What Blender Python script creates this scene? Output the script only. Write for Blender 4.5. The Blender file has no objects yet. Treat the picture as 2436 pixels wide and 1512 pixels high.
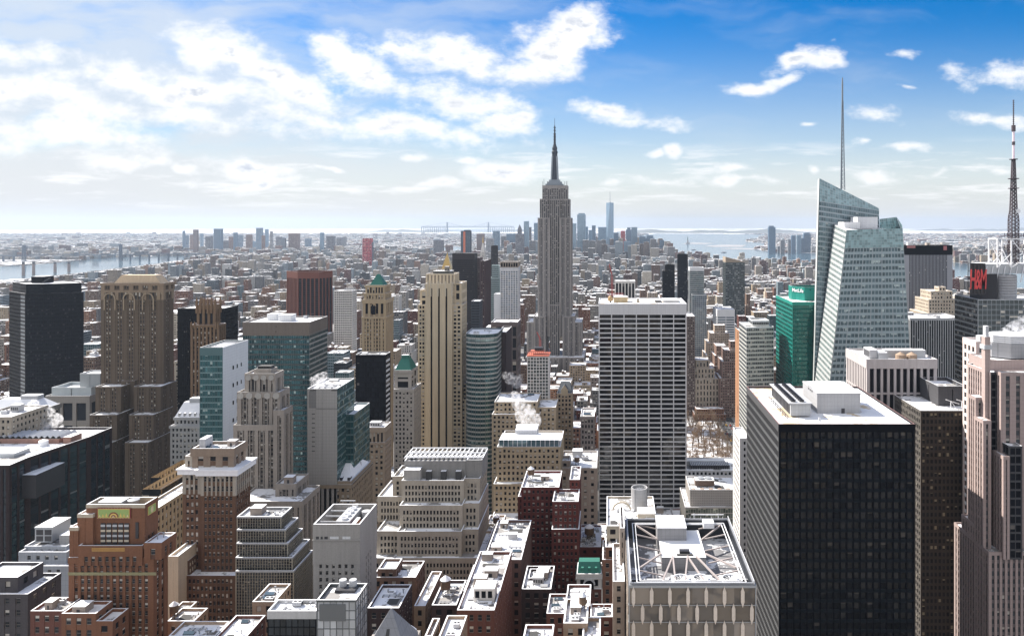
import bpy, math, random
import numpy as np
from mathutils import Vector
R = math.radians
sc = bpy.context.scene
C = sc.collection
# ------------------------------------------------------------------ camera, light, sky
F, PX, PY, H = 1780.0, 1447.0, 530.0, 260.0      # survey of the photograph: focal length, vanishing point of the avenues, eye height (m)
W0, H0 = 2436.0, 1512.0
cd = bpy.data.cameras.new('camera'); cam = bpy.data.objects.new('camera', cd); C.objects.link(cam)
cam.location = (0, 0, H); cam.rotation_euler = (R(90), 0, 0)
cd.sensor_width = 36; cd.lens = 36 * F / W0
cd.shift_x = -(PX - W0 / 2) / W0; cd.shift_y = -(H0 / 2 - PY) / W0
cd.clip_start = 1; cd.clip_end = 120000
sc.camera = cam
sc.view_settings.view_transform = 'Standard'; sc.view_settings.look = 'None'
sc.view_settings.exposure = 1.15; sc.view_settings.gamma = 1; sc.view_settings.use_curve_mapping = False
SUN_EL, SUN_AZ = 40.0, -58.0                     # azimuth from +Y (down the avenues), negative = to the east
sl = bpy.data.lights.new('sun', 'SUN'); sun = bpy.data.objects.new('sun', sl); C.objects.link(sun)
sl.energy = 5.0; sl.angle = R(0.5); sl.color = (1.0, 0.93, 0.84)
sv = Vector((math.sin(R(SUN_AZ)) * math.cos(R(SUN_EL)), math.cos(R(SUN_AZ)) * math.cos(R(SUN_EL)), math.sin(R(SUN_EL))))
sun.rotation_euler = sv.to_track_quat('Z', 'Y').to_euler()
sun.location = sv * 3000
sc.cycles.use_denoising = True
sc.cycles.max_bounces = 6; sc.cycles.diffuse_bounces = 3; sc.cycles.glossy_bounces = 3; sc.cycles.volume_bounces = 3
sc.cycles.transparent_max_bounces = 8
sc.cycles.caustics_reflective = False; sc.cycles.caustics_refractive = False
sc.cycles.volume_step_rate = 1.0

class NT:
    """small helper for node trees"""
    def __init__(s, nt): s.nt = nt; s.n = nt.nodes; s.l = nt.links
    def add(s, t, **kw):
        nd = s.n.new(t)
        for k, v in kw.items(): setattr(nd, k, v)
        return nd
    def put(s, sock, v):
        if isinstance(v, (int, float)): sock.default_value = v
        elif isinstance(v, (tuple, list)): sock.default_value = tuple(v) + ((1,) if len(v) == 3 and sock.type == 'RGBA' else ())
        else: s.l.new(v, sock)
    def m(s, op, a, b=0.0, c=None, clamp=False):
        nd = s.add('ShaderNodeMath', operation=op, use_clamp=clamp)
        s.put(nd.inputs[0], a); s.put(nd.inputs[1], b)
        if c is not None: s.put(nd.inputs[2], c)
        return nd.outputs[0]
    def v(s, op, a, b=(0, 0, 0), out=0):
        nd = s.add('ShaderNodeVectorMath', operation=op)
        s.put(nd.inputs[0], a); s.put(nd.inputs[1], b)
        return nd.outputs[out]
    def mix(s, f, a, b, blend='MIX'):
        nd = s.add('ShaderNodeMix', data_type='RGBA', blend_type=blend)
        s.put(nd.inputs[0], f); s.put(nd.inputs[6], a); s.put(nd.inputs[7], b)
        return nd.outputs[2]
    def ramp(s, x, lo, hi, a=0.0, b=1.0, smooth=True):
        nd = s.add('ShaderNodeMapRange', interpolation_type='SMOOTHSTEP' if smooth else 'LINEAR', clamp=True)
        s.put(nd.inputs[0], x); s.put(nd.inputs[1], lo); s.put(nd.inputs[2], hi); s.put(nd.inputs[3], a); s.put(nd.inputs[4], b)
        return nd.outputs[0]
    def noise(s, vec, scale, detail=4, rough=.55, dim='3D', col=False):
        nd = s.add('ShaderNodeTexNoise', noise_dimensions=dim)
        if vec is not None: s.l.new(vec, nd.inputs['Vector'])
        nd.inputs['Scale'].default_value = scale; nd.inputs['Detail'].default_value = detail; nd.inputs['Roughness'].default_value = rough
        return nd.outputs[1 if col else 0]
    def xyz(s, vec):
        nd = s.add('ShaderNodeSeparateXYZ'); s.l.new(vec, nd.inputs[0]); return nd.outputs
    def comb(s, x, y, z):
        nd = s.add('ShaderNodeCombineXYZ'); s.put(nd.inputs[0], x); s.put(nd.inputs[1], y); s.put(nd.inputs[2], z); return nd.outputs[0]

wd = bpy.data.worlds.new("World"); sc.world = wd; wd.use_nodes = True
def build_world():
    t = NT(wd.node_tree); t.n.clear()
    out = t.add('ShaderNodeOutputWorld'); bg = t.add('ShaderNodeBackground'); t.l.new(bg.outputs[0], out.inputs[0])
    d = t.add('ShaderNodeTexCoord').outputs['Generated']
    x, y, z = t.xyz(d)
    zc = t.m('MAXIMUM', z, 0.004)
    dv = t.comb(x, y, zc)
    sky = t.add('ShaderNodeTexSky', sky_type='NISHITA', sun_disc=False)
    sky.sun_elevation = R(SUN_EL); sky.sun_rotation = R(SUN_AZ)
    sky.altitude = 260; sky.air_density = 1.0; sky.dust_density = 0.25; sky.ozone_density = 2.6
    t.l.new(dv, sky.inputs[0])
    hs = t.add('ShaderNodeHueSaturation'); hs.inputs['Saturation'].default_value = 2.3; hs.inputs['Value'].default_value = .80
    hs.inputs['Hue'].default_value = 0.509
    t.l.new(sky.outputs[0], hs.inputs['Color'])
    # direction on the tangent plane ahead: u to the west, v up
    yy = t.m('MAXIMUM', y, 0.05)
    u = t.m('DIVIDE', x, yy); v = t.m('DIVIDE', zc, yy)
    p = t.comb(u, v, 0.0)
    wob = t.noise(p, 9, 3, .5, col=True)
    wob2 = t.v('MULTIPLY', t.v('SUBTRACT', wob, (.5, .5, .5)), (.10, .055, 0))
    pw = t.v('ADD', p, wob2)
    CL = [(1330,105,120,72,-30,1.25),(1250,165,130,42,-8,1.15),(1060,130,210,42,10,1.1),(960,108,90,25,12,1.0),(1140,175,110,28,20,.85),
          (840,150,120,58,22,1.2),(905,195,90,40,20,1.0),(770,90,52,18,0,.95),(560,125,150,55,22,1.1),(680,195,210,42,20,1.0),(500,95,70,28,20,1.0),
          (330,195,170,50,8,.95),(520,215,120,40,10,1.0),(100,230,210,62,8,.95),(60,140,150,50,10,.75),(150,330,260,55,2,.9),(450,275,330,34,6,.8),
          (800,290,260,36,9,.9),(1090,250,150,50,12,1.1),(1000,310,230,30,8,.95),(1180,300,90,35,5,.95),
          (310,384,95,20,0,1.0),(440,398,50,11,0,.85),(600,398,110,26,6,1.05),(600,437,170,16,2,.8),(830,438,50,13,0,.8),(985,373,38,11,0,.8),(1125,379,42,11,0,.85),
          (1235,405,110,26,0,1.0),(1030,437,90,15,0,.85),(780,398,28,8,0,.8),
          (1895,140,75,30,-8,1.05),(1960,145,38,34,35,.85),(1800,206,90,17,-4,1.0),(1885,188,48,20,0,.9),(1975,106,24,8,0,.6),(2170,134,40,12,0,.8),(2390,165,130,38,4,.9),(2300,170,60,14,10,.5),
          (2085,278,80,24,6,1.0),(2330,288,100,22,2,.9),(1460,265,110,30,10,.95),(1500,290,120,24,4,.8),(1420,250,50,12,10,.6),(1560,368,26,11,0,.9),(1608,362,32,15,0,.95),(1742,406,48,14,0,.95),(2160,355,62,13,2,.85),
          (1570,422,100,17,0,.85),(1760,433,90,14,0,.8),(1435,430,40,12,0,.7),(2090,420,90,18,2,.75),(2240,418,70,12,0,.7),(2058,340,30,9,0,.65),(1935,300,24,8,0,.7),(1922,387,22,9,0,.7),(2380,410,80,14,0,.6),(2160,215,26,7,0,.5)]
    tot = None
    for cx, cy, rx, ry, rot, k in CL:
        mp = t.add('ShaderNodeMapping', vector_type='TEXTURE')
        mp.inputs['Location'].default_value = ((cx - PX) / F, (PY - cy) / F, 0)
        mp.inputs['Rotation'].default_value = (0, 0, R(-rot))
        mp.inputs['Scale'].default_value = (rx * 1.6 / F, ry * 1.65 / F, 1)
        t.l.new(pw, mp.inputs[0])
        g = t.add('ShaderNodeTexGradient', gradient_type='SPHERICAL'); t.l.new(mp.outputs[0], g.inputs[0])
        val = t.m('MULTIPLY', g.outputs[1], k)
        tot = val if tot is None else t.m('MAXIMUM', tot, val)
    an = t.v('MULTIPLY', p, (1, 1.7, 1))
    def fbm(vec): return t.noise(vec, 15, 10, .63)
    n1 = fbm(an); n2 = fbm(t.v('ADD', an, (-.012, .022, 0)))
    bigger = t.m('MULTIPLY', t.m('SUBTRACT', t.noise(an, 5, 3, .5), .5), .5)
    dens = t.m('ADD', t.m('ADD', t.m('MULTIPLY', t.m('POWER', tot, .8), 1.45), t.m('MULTIPLY', t.m('SUBTRACT', n1, .5), 2.7)), bigger)
    al = t.m('POWER', t.ramp(dens, .42, 1.38), 1.1)
    # low bands of small cloud towards the horizon, spread evenly
    lowp = t.v('MULTIPLY', t.comb(u, t.m('POWER', v, .8), 3.3), (6, 34, 1))
    low = t.ramp(t.noise(lowp, 1.6, 6, .6), .50, .72)
    lowband = t.m('MULTIPLY', low, t.m('MULTIPLY', t.ramp(v, .012, .035), t.ramp(v, .07, .12, 1, 0)))
    al = t.m('MAXIMUM', al, t.m('MULTIPLY', lowband, .8))
    # thin high cloud: streaks from lower right to upper left, thick in the east
    mp = t.add('ShaderNodeMapping'); mp.inputs['Rotation'].default_value = (0, 0, R(16)); mp.inputs['Scale'].default_value = (2.2, 9, 1); t.l.new(pw, mp.inputs[0])
    st = t.noise(mp.outputs[0], 1.5, 6, .55)
    east = t.ramp(u, .15, -.75)
    cir = t.m('MULTIPLY', t.ramp(t.m('ADD', st, t.m('MULTIPLY', east, .26)), .46, .78), t.m('ADD', t.m('MULTIPLY', east, .6), .3))
    # behind the camera: unseen noise cloud, made brighter to fill the shaded faces
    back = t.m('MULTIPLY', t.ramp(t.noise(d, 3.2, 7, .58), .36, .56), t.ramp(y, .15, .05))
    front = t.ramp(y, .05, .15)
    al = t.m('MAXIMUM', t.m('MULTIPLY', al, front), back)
    shade = t.ramp(t.m('SUBTRACT', n1, n2), -.02, .16)
    ccol = t.mix(t.m('MULTIPLY', t.m('MAXIMUM', shade, t.ramp(t.noise(pw, 11, 4, .6), .5, .7)), t.ramp(dens, 1.0, 1.8)), (6.8, 6.8, 6.85), (4.2, 4.5, 5.1))
    c1 = t.mix(t.m('MULTIPLY', cir, front), hs.outputs[0], (4.5, 4.95, 5.5))
    # bright mist low over the horizon
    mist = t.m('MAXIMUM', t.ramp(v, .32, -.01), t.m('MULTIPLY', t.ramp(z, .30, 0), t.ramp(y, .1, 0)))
    c1 = t.mix(t.m('MULTIPLY', t.m('POWER', mist, 1.35), .95), c1, (5.0, 5.05, 5.15))
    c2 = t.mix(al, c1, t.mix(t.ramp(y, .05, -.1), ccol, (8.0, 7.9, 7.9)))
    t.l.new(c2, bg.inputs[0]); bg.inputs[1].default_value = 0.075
build_world()
# ------------------------------------------------------------------ materials
MATS = {}
def newmat(name):
    m = bpy.data.materials.new(name); m.use_nodes = True
    t = NT(m.node_tree); t.n.clear()
    o = t.add('ShaderNodeOutputMaterial'); b = t.add('ShaderNodeBsdfPrincipled'); t.l.new(b.outputs[0], o.inputs[0])
    return m, t, b
def wall(c, rough=.85, kind='stone', spec=.3):
    if c[0] > c[2] * 1.08: k_ = sum(c) / 3; c = tuple(max(.004, k_ + (q - k_) * 1.12) for q in c)
    key = ('wall', c, rough, kind)
    if key in MATS: return MATS[key]
    m, t, b = newmat('wall_' + kind)
    co = t.add('ShaderNodeTexCoord').outputs['Object']
    big = t.noise(co, .035, 4, .6)
    st = t.noise(t.v('MULTIPLY', co, (1, 1, .06)), .55, 4, .65)       # rain streaks and soot down the face
    fine = t.noise(co, 1.7, 3, .6)
    amt = {'stone': (.16, .26, .16), 'brick': (.2, .2, .3), 'metal': (.06, .08, .05), 'panel': (.08, .14, .08)}[kind]
    f = t.m('ADD', 1.0, t.m('MULTIPLY', t.m('SUBTRACT', big, .5), amt[0] * 2))
    f = t.m('MULTIPLY', f, t.m('ADD', 1.0, t.m('MULTIPLY', t.m('SUBTRACT', st, .5), amt[1] * 2)))
    f = t.m('MULTIPLY', f, t.m('ADD', 1.0, t.m('MULTIPLY', t.m('SUBTRACT', fine, .5), amt[2] * 2)))
    if kind == 'panel':                                               # joints between cladding panels
        br = t.add('ShaderNodeTexBrick', offset=0.0)
        xx, yy, zz = t.xyz(co)
        t.l.new(t.comb(t.m('ADD', xx, yy), zz, 0), br.inputs['Vector'])
        br.inputs['Scale'].default_value = 1; br.inputs['Brick Width'].default_value = 1.6; br.inputs['Row Height'].default_value = 2.0
        br.inputs['Mortar Size'].default_value = .05
        f = t.m('MULTIPLY', f, t.ramp(br.outputs['Fac'], 0, 1, 1, .72))
    r = t.add('ShaderNodeObjectInfo').outputs['Random']
    f = t.m('MULTIPLY', f, t.m('ADD', .94, t.m('MULTIPLY', r, .12)))
    col = t.v('SCALE', t.mix(0, c, c)); 
    sc_ = t.n[-1]
    nd = [n for n in t.n if n.type == 'VECT_MATH' and n.operation == 'SCALE'][-1]
    t.l.new(f, nd.inputs['Scale'])
    t.l.new(nd.outputs[0], b.inputs['Base Color'])
    dk_ = max(c) < .09
    b.inputs['Roughness'].default_value = rough; b.inputs['Specular IOR Level'].default_value = .05 if dk_ else spec
    if kind == 'metal' and not dk_: b.inputs['Metallic'].default_value = .3
    MATS[key] = m
    return m
def glass(c=(.02, .025, .03), blind=.25, rough=.06, refl=.0, wob=.03, bcol=(.42, .40, .36), head=0.0, spec=None):
    """window glass: one cell of the UV grid is one window; blinds hang to a different height in some"""
    key = ('glass', c, blind, rough, refl, wob, bcol, head, spec)
    if key in MATS: return MATS[key]
    m, t, b = newmat('window_glass')
    uv = t.add('ShaderNodeUVMap').outputs[0]
    r0 = t.add('ShaderNodeObjectInfo').outputs['Random']
    cell = t.v('FLOOR', uv)
    cell = t.v('ADD', cell, t.comb(t.m('MULTIPLY', r0, 97.0), t.m('MULTIPLY', r0, 31.0), .5))
    wn = t.add('ShaderNodeTexWhiteNoise', noise_dimensions='3D'); t.l.new(cell, wn.inputs['Vector'])
    val, colr = wn.outputs[0], wn.outputs[1]
    ra, rb, rc = t.xyz(colr)
    _, fv, _ = t.xyz(t.v('FRACTION', uv))
    base = t.v('SCALE', t.mix(rb, c, tuple(min(1, k * 1.9 + .004) for k in c)))
    nd = t.n[-1]
    nd = [n for n in t.n if n.type == 'VECT_MATH' and n.operation == 'SCALE'][-1]; nd.inputs['Scale'].default_value = 1
    hb = t.m('GREATER_THAN', fv, t.m('ADD', .45, t.m('MULTIPLY', rc, .5)))
    isb = t.m('MULTIPLY', t.m('LESS_THAN', ra, blind), hb)
    bc = t.mix(val, bcol, tuple(k * .45 for k in bcol))
    col = t.mix(isb, nd.outputs[0], bc)
    t.l.new(col, b.inputs['Base Color'])
    b.inputs['Roughness'].default_value = rough
    b.inputs['Specular IOR Level'].default_value = spec if spec is not None else (.05 if c[0] < .0135 else .16) if not refl else .5
    if refl: b.inputs['Metallic'].default_value = refl
    # every pane sits a little out of true
    geo = t.add('ShaderNodeNewGeometry')
    co = t.add('ShaderNodeTexCoord').outputs['Object']
    wv = t.noise(co, .16, 2, .5, col=True)
    tilt = t.v('ADD', t.v('SCALE', t.v('SUBTRACT', colr, (.5, .5, .5))), t.v('SCALE', t.v('SUBTRACT', wv, (.5, .5, .5))))
    for n in t.n:
        if n.type == 'VECT_MATH' and n.operation == 'SCALE' and n.name != nd.name: n.inputs['Scale'].default_value = wob
    nn = t.v('NORMALIZE', t.v('ADD', geo.outputs['Normal'], tilt))
    t.l.new(nn, b.inputs['Normal'])
    MATS[key] = m
    return m
def snow(patch=.3, dark=(.10, .095, .09)):
    key = ('snow', patch, dark)
    if key in MATS: return MATS[key]
    m, t, b = newmat('roof_snow')
    co = t.add('ShaderNodeTexCoord').outputs['Object']
    r0 = t.add('ShaderNodeObjectInfo').outputs['Random']
    off = t.v('ADD', co, t.comb(t.m('MULTIPLY', r0, 300.), 0, 0))
    n = t.noise(off, .09, 5, .6)
    n2 = t.noise(off, .5, 4, .65)
    k = t.m('ADD', t.m('MULTIPLY', n, .75), t.m('MULTIPLY', n2, .25))
    a = t.ramp(k, .34 + patch * .3, .30 + patch * .3)
    a = t.m('MULTIPLY', a, .9)
    wh = t.mix(t.noise(off, .22, 4, .6), (.86, .87, .9), (.66, .68, .72))
    dk = t.mix(n2, dark, tuple(min(1, q * 2.6) for q in dark))
    t.l.new(t.mix(a, wh, dk), b.inputs['Base Color']); b.inputs['Roughness'].default_value = .8
    MATS[key] = m
    return m
def plain(c, rough=.6, metal=0.0, name='paint', vary=.2):
    key = ('plain', c, rough, metal)
    if key in MATS: return MATS[key]
    m, t, b = newmat(name)
    co = t.add('ShaderNodeTexCoord').outputs['Object']
    n = t.noise(co, .6, 4, .6)
    t.l.new(t.mix(n, tuple(k * (1 - vary) for k in c), tuple(min(1, k * (1 + vary)) for k in c)), b.inputs['Base Color'])
    b.inputs['Roughness'].default_value = rough; b.inputs['Metallic'].default_value = metal
    MATS[key] = m
    return m
SNOW = snow(.48); SNOWC = snow(.14); SNOWD = snow(.5); SNOWT = snow(.42, (.30, .24, .14))
TAR = plain((.05, .05, .05), .9, name='tar')
STEEL = plain((.30, .31, .33), .45, .3, 'steel'); WHITEM = plain((.72, .73, .75), .5, 0, 'white_paint'); DARKM = plain((.03, .03, .035), .5, 0, 'dark_metal')
WOOD = plain((.16, .10, .06), .9, 0, 'tank_wood'); RED = plain((.38, .055, .045), .5, 0, 'red_paint'); GOLD = plain((.55, .36, .12), .3, .7, 'gold_leaf')
COPPER = wall((.04, .17, .135), .7, 'metal'); GREYM = plain((.42, .43, .45), .55, .1, 'grey_metal')

# ------------------------------------------------------------------ mesh building
class MB:
    def __init__(s): s.v = []; s.f = []; s.mi = []; s.uv = []; s.mats = []
    def slot(s, m):
        if m not in s.mats: s.mats.append(m)
        return s.mats.index(m)
    def face(s, pts, m, uv=None):
        i = len(s.v); s.v += [tuple(p) for p in pts]; s.f.append(tuple(range(i, i + len(pts)))); s.mi.append(s.slot(m))
        s.uv += uv if uv else [(0.5, 0.5)] * len(pts)
    def box(s, x0, x1, y0, y1, z0, z1, m, top=None, bottom=False):
        a, b, c, d = (x0, y0), (x1, y0), (x1, y1), (x0, y1)
        for p, q in ((a, b), (b, c), (c, d), (d, a)):
            s.face([(*p, z0), (*q, z0), (*q, z1), (*p, z1)], m)
        s.face([(*a, z1), (*b, z1), (*c, z1), (*d, z1)], top or m)
        if bottom: s.face([(*d, z0), (*c, z0), (*b, z0), (*a, z0)], m)
    def bar(s, p, q, w, m, h=None):
        """square bar from p to q"""
        p, q = Vector(p), Vector(q); d = (q - p)
        if d.length < 1e-6: return
        d.normalize(); up = Vector((0, 0, 1)) if abs(d.z) < .95 else Vector((0, 1, 0))
        a = d.cross(up).normalized() * (w / 2); b = d.cross(a).normalized() * ((h or w) / 2)
        r = [a + b, b - a, -a - b, a - b]
        for i in range(4):
            j = (i + 1) % 4
            s.face([p + r[i], p + r[j], q + r[j], q + r[i]], m)
        s.face([p + k for k in reversed(r)], m); s.face([q + k for k in r], m)
    def lathe(s, prof, m, n=16, cx=0, cy=0, cap=True):
        """prof: [(radius, z)] upwards"""
        for (r0, z0), (r1, z1) in zip(prof, prof[1:]):
            for i in range(n):
                a, b = 2 * math.pi * i / n, 2 * math.pi * (i + 1) / n
                p = [(cx + r0 * math.cos(a), cy + r0 * math.sin(a), z0), (cx + r0 * math.cos(b), cy + r0 * math.sin(b), z0),
                     (cx + r1 * math.cos(b), cy + r1 * math.sin(b), z1), (cx + r1 * math.cos(a), cy + r1 * math.sin(a), z1)]
                if r1 < 1e-4: p = p[:3]
                elif r0 < 1e-4: p = [p[0], p[2], p[3]]
                s.face(p, m)
        if cap and prof[-1][0] > 1e-4:
            r, z = prof[-1]; s.face([(cx + r * math.cos(2 * math.pi * i / n), cy + r * math.sin(2 * math.pi * i / n), z) for i in range(n)], m)
    def prism(s, poly, z0, z1, m, top=None):
        for p, q in zip(poly, poly[1:] + poly[:1]):
            s.face([(*p, z0), (*q, z0), (*q, z1), (*p, z1)], m)
        s.face([(*p, z1) for p in poly], top or m)
    def hip(s, x0, x1, y0, y1, z0, z1, rx, ry, m):
        """hipped roof whose top is a flat of half sizes rx, ry"""
        cx, cy = (x0 + x1) / 2, (y0 + y1) / 2
        a = [(x0, y0, z0), (x1, y0, z0), (x1, y1, z0), (x0, y1, z0)]
        b = [(cx - rx, cy - ry, z1), (cx + rx, cy - ry, z1), (cx + rx, cy + ry, z1), (cx - rx, cy + ry, z1)]
        for i in range(4):
            j = (i + 1) % 4; s.face([a[i], a[j], b[j], b[i]], m)
        s.face(b, m)
    def build(s, name, parent=None, off=(0, 0, 0), smooth=False):
        if not s.f: return None
        me = bpy.data.meshes.new(name)
        off = Vector(off)
        me.from_pydata([(x - off.x, y - off.y, z - off.z) for x, y, z in s.v], [], s.f)
        for m in s.mats: me.materials.append(m)
        me.polygons.foreach_set('material_index', s.mi)
        ul = me.uv_layers.new(name='UVMap'); ul.data.foreach_set('uv', [k for p in s.uv for k in p])
        if smooth: me.polygons.foreach_set('use_smooth', [True] * len(me.polygons))
        me.update()
        o = bpy.data.objects.new(name, me); C.objects.link(o)
        if parent: o.parent = parent
        return o
def tag(o, label, cat, group=None, kind=None):
    if label: o['label'] = label
    if cat: o['category'] = cat
    if group: o['group'] = group
    if kind: o['kind'] = kind
    return o
def empty(name, loc, label=None, cat=None, group=None):
    o = bpy.data.objects.new(name, None); C.objects.link(o); o.location = loc; o.empty_display_size = 5
    return tag(o, label, cat, group)
def wx(px, d): return (px - PX) * d / F
def wz(py, d): return H - (py - PY) * d / F
def inset(poly, k):
    n = len(poly); out = []
    for i in range(n):
        p0, p1, p2 = (Vector(poly[(i + j) % n]) for j in (-1, 0, 1))
        d1 = (p1 - p0).normalized(); d2 = (p2 - p1).normalized()
        n1 = Vector((-d1.y, d1.x)); n2 = Vector((-d2.y, d2.x))
        b = n1 + n2; b = b / max(.3, b.dot(n1)) if b.length > 1e-6 else n1
        out.append((p1.x + b.x * k, p1.y + b.y * k))
    return out

def facade(mb, gl, A, B, z0, z1, sp, cells=None, top_pts=None):
    """one face of a building from A to B (outside on the right-hand side): glass set back behind real piers and spandrels.
    top_pts: (A2, B2) where the top edge lies elsewhere than above A-B (leaning or tapering faces)"""
    P0, P1 = Vector((*A[:2], z0)), Vector((*B[:2], z0))
    if top_pts: P3, P2 = Vector(top_pts[0]), Vector(top_pts[1])
    else: P3, P2 = Vector((*A[:2], z1)), Vector((*B[:2], z1))
    L = (P1 - P0).length; Lh = ((P3 - P0).length + (P2 - P1).length) / 2
    nrm = (P1 - P0).cross(P3 - P0).normalized()
    def pt(u, v, n=0.0):
        a, b = P0.lerp(P1, u), P3.lerp(P2, u)
        return a.lerp(b, v) + nrm * n
    p, f = sp['p'], sp['f']
    pd, sd, pw, sh = sp.get('pd', .4), sp.get('sd', .1), sp['pw'], sp['sh']
    side = min(sp.get('side', .6), L * .3); top = min(sp.get('top', 1.5), Lh * .6)
    wm, sm, gm = sp['wall'], sp.get('span') or sp['wall'], sp['glass']
    n = max(1, round((L - 2 * side) / p)); cw = (L - 2 * side) / n
    hz = Lh - top; nr = max(1, round(hz / f)); fh = hz / nr
    g, gw = sp.get('g', 0), sp.get('gw', 0)
    vt = hz / Lh
    gl.face([pt(0, 0, -pd), pt(1, 0, -pd), pt(1, vt, -pd), pt(0, vt, -pd)], gm, [(-side / cw, 0), (n + side / cw, 0), (n + side / cw, nr), (-side / cw, nr)])
    def strip_v(a, b, m, t=0.0):
        a, b = a / L, b / L
        mb.face([pt(a, 0, t), pt(b, 0, t), pt(b, vt, t), pt(a, vt, t)], m)
        if a > 0: mb.face([pt(a, 0, -pd), pt(a, 0, t), pt(a, vt, t), pt(a, vt, -pd)], m)
        if b < 1: mb.face([pt(b, 0, t), pt(b, 0, -pd), pt(b, vt, -pd), pt(b, vt, t)], m)
    half = []
    for i in range(n + 1):
        hw = cw * pw / 2
        if g and i % g == 0: hw = gw / 2
        if i == 0: strip_v(0, side + hw, wm)
        elif i == n: strip_v(L - side - hw, L, wm)
        elif hw > .02: strip_v(side + i * cw - hw, side + i * cw + hw, wm if not (g and i % g) else sp.get('mull', wm), 0 if not (g and i % g) else -sp.get('md', 0))
        half.append(hw)
    if sh > .01:
        for j in range(nr):
            a, b = j * fh / Lh, (j * fh + fh * sh) / Lh
            mb.face([pt(0, a, -sd), pt(1, a, -sd), pt(1, b, -sd), pt(0, b, -sd)], sm)
            mb.face([pt(0, b, -sd), pt(1, b, -sd), pt(1, b, -pd), pt(0, b, -pd)], sp.get('sill') or sm)
    if top > 0:
        tb = sp.get('tb', .06); e = tb / L; tm = sp.get('cap') or wm
        mb.face([pt(-e, vt, tb), pt(1 + e, vt, tb), pt(1 + e, 1, tb), pt(-e, 1, tb)], tm)
        mb.face([pt(-e, vt, -pd), pt(1 + e, vt, -pd), pt(1 + e, vt, tb), pt(-e, vt, tb)], tm)
    if cells is not None:
        for j in range(nr):
            for i in range(n):
                a = side + i * cw + half[i]; b = side + (i + 1) * cw - half[i + 1]
                cells.append((pt(a / L, (j * fh + fh * sh) / Lh, -pd + .04), pt(b / L, (j * fh + fh * sh) / Lh, -pd + .04), b - a, fh * (1 - sh), nrm))

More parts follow.
